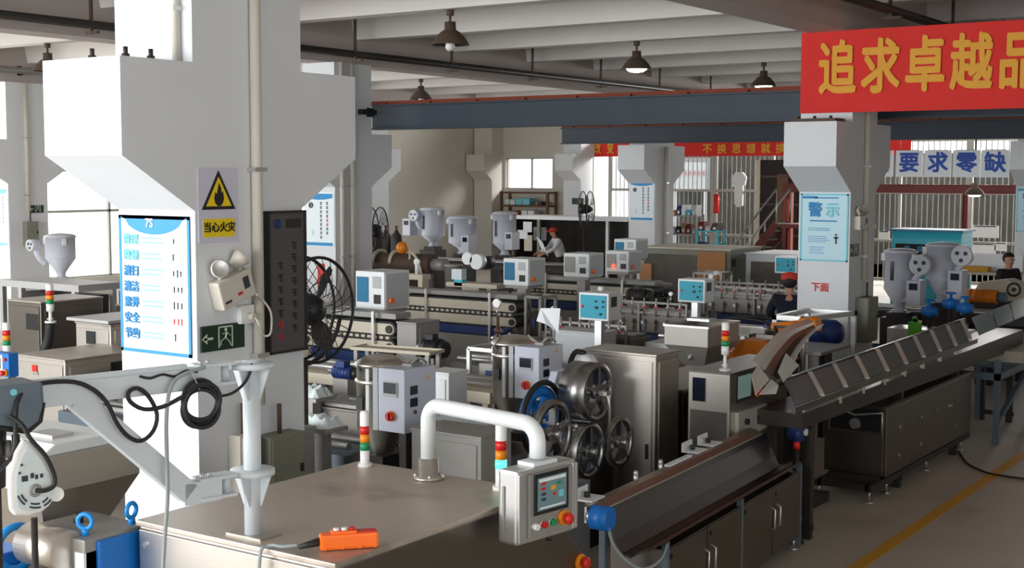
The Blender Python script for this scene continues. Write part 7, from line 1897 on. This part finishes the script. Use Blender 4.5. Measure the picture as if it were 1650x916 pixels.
def person(label, x, y, rz, shirt, trousers, cap=None, lean=0.0, arms=((0.28, -0.05, -0.55), (-0.28, -0.05, -0.55)), H=1.70):
    """arms: hand offsets from the shoulder line centre, figure faces -Y"""
    t = thing('person', label, 'person', (x, y, 0), rz); s = H / 1.70
    hz = 0.92 * s
    def up(h, fwd=0.0):     # along the leaning trunk
        return Vector((0, -math.sin(lean) * (h - hz) - fwd, hz + math.cos(lean) * (h - hz)))
    J, E_, R_ = [], [], []
    def j(p, r, frm=None):
        J.append(tuple(p)); R_.append(r)
        if frm is not None: E_.append((frm, len(J) - 1))
        return len(J) - 1
    pel = j((0, 0, hz), 0.12 * s); wai = j(up(1.10 * s), 0.11 * s, pel); che = j(up(1.32 * s), 0.125 * s, wai); nek = j(up(1.46 * s), 0.05 * s, che); chin = j(up(1.52 * s), 0.055 * s, nek)
    hd = j(up(1.60 * s, 0.01), 0.085 * s, chin); top = j(up(1.68 * s, 0.0), 0.06 * s, hd)
    nose = j(up(1.59 * s, 0.10), 0.014 * s, hd)
    ears = [j(up(1.60 * s) + Vector((sx * 0.088 * s, 0.0, 0)), 0.018 * s, hd) for sx in (1, -1)]
    sl = {}
    for sx, hand in ((1, arms[0]), (-1, arms[1])):
        sh = j(up(1.40 * s) + Vector((sx * 0.17 * s, 0, 0)), 0.062 * s, che)
        hp = up(1.40 * s) + Vector(hand) * s; sp = Vector(J[sh]); mid = (sp + hp) / 2; d = hp - sp
        reach = 0.56 * s; bend = math.sqrt(max(0.0, (reach / 2) ** 2 - (d.length / 2) ** 2)); mid += Vector((sx * 0.5, 0.8, -0.3)).normalized() * bend
        el = j(mid, 0.044 * s, sh); wr = j(hp, 0.030 * s, el); dd = (hp - mid).normalized(); pa = j(hp + dd * 0.07 * s, 0.034 * s, wr)
        sd_ = dd.cross(Vector((0, 1, 0.2))).normalized()
        for q, ln in ((-1.5, .06), (-.5, .075), (.5, .07), (1.5, .055)):
            f1 = j(hp + dd * (0.07 + ln * .6) * s + sd_ * q * 0.019 * s, 0.009 * s, pa); j(hp + dd * (0.07 + ln) * s + sd_ * q * 0.02 * s + Vector((0, -0.012, 0)), 0.008 * s, f1)
        j(hp + dd * 0.06 * s + sd_ * -0.055 * s * sx, 0.010 * s, wr)
        hip = j((sx * 0.09 * s, 0, 0.86 * s), 0.095 * s, pel); kn = j((sx * 0.10 * s, -0.03, 0.47 * s), 0.06 * s, hip); an = j((sx * 0.11 * s, 0.01, 0.09 * s), 0.042 * s, kn); j((sx * 0.12 * s, -0.15, 0.035 * s), 0.035 * s, an)
        sl[sx] = (sp, mid, hp, J[hip], J[kn], J[an])
    skin_mesh('body', J, E_, R_, 'skin', t)
    # shirt
    J2 = [up(0.94 * s), up(1.14 * s), up(1.32 * s), up(1.44 * s)]; R2 = [0.15 * s, 0.145 * s, 0.15 * s, 0.07 * s]; E2 = [(0, 1), (1, 2), (2, 3)]
    for sx in (1, -1):
        sp, mid, hp = sl[sx][:3]; n0 = len(J2); J2 += [sp, mid, mid.lerp(hp, 0.8)]; R2 += [0.078 * s, 0.058 * s, 0.045 * s]; E2 += [(2, n0), (n0, n0 + 1), (n0 + 1, n0 + 2)]
    skin_mesh('shirt', [tuple(p) for p in J2], E2, R2, shirt, t)
    J3 = [up(1.07 * s), Vector((0, 0, 0.93 * s))]; R3 = [0.14 * s, 0.145 * s]; E3 = [(0, 1)]
    for sx in (1, -1):
        hip, kn, an = [Vector(p) for p in sl[sx][3:]]; n0 = len(J3); J3 += [hip, kn, kn.lerp(an, 0.9)]; R3 += [0.108 * s, 0.075 * s, 0.062 * s]; E3 += [(1, n0), (n0, n0 + 1), (n0 + 1, n0 + 2)]
    skin_mesh('trousers', [tuple(p) for p in J3], E3, R3, trousers, t)
    for sx in (1, -1):
        b = MB(); b.sphere((sx * 0.12 * s, -0.07, 0.045 * s), 0.06 * s, 12, 8, (0.85, 2.0, 0.75)); part(b, 'shoe', 'black_rubber', t)
    hc = up(1.615 * s)
    b = MB(); b.sphere(hc + Vector((0, 0.012, 0.012)), 0.105 * s, 16, 10, (0.92, 1.02, 0.95)); hr = part(b, 'hair', 'hair', t)
    for v in hr.data.vertices:      # hairline: pull the face side back
        if v.co.z < hc.z + 0.02 and v.co.y < hc.y + 0.02: v.co.y = hc.y + 0.03
    if cap:
        b = MB(); b.lathe([(0.112 * s, 0.03), (0.110 * s, 0.08), (0.08 * s, 0.12), (0, 0.135)], hc, (0, -0.1, 1), 20); part(b, 'cap', cap, t)
        b = MB(); b.box(hc + Vector((0, -0.13, 0.045)), (0.15, 0.10, 0.012), rot=(0.25, 0, 0)); part(b, 'cap_peak', cap, t)
    b = MB()
    for sx in (1, -1): b.sphere(up(1.605 * s, 0.083) + Vector((sx * 0.032, 0, 0)), 0.011, 8, 6)
    b.box(up(1.545 * s, 0.075), (0.05, 0.012, 0.010)); part(b, 'eyes_and_mouth', 'hair', t)
    return t


c = Vector((-6.78, 16.2, 0))
person('person in dark navy work clothes and a red cap, half hidden by the right pillar', c.x, c.y, 3.5, 'navy_cloth', 'navy_cloth', 'red_cap', 0.15, ((0.20, -0.38, -0.30), (-0.20, -0.38, -0.30)), 1.70)
c = at(906, 371, Z=1.62)
person('person in a white shirt and red cap bending over a paper before the dark booth', c.x, c.y, -0.6, 'white_cloth', 'black_cloth', 'red_cap', 0.35, ((0.14, -0.42, -0.32), (-0.16, -0.42, -0.30)), 1.68)
o = thing('paper_sheet', 'white paper held by the person bending before the dark booth', 'paper', (c.x - 0.40, c.y - 0.28, 1.22), -0.6)
b = MB(); b.box((0, 0, 0), (0.42, 0.006, 0.44), rot=(0.5, 0.3, 0)); part(b, 'sheet', 'paper', o)
c = at(1624, 409, Z=1.70)
person('person in black clothes walking at the right edge near the rightmost pillar', c.x, c.y, 1.0, 'black_cloth', 'black_cloth', None, 0.05)
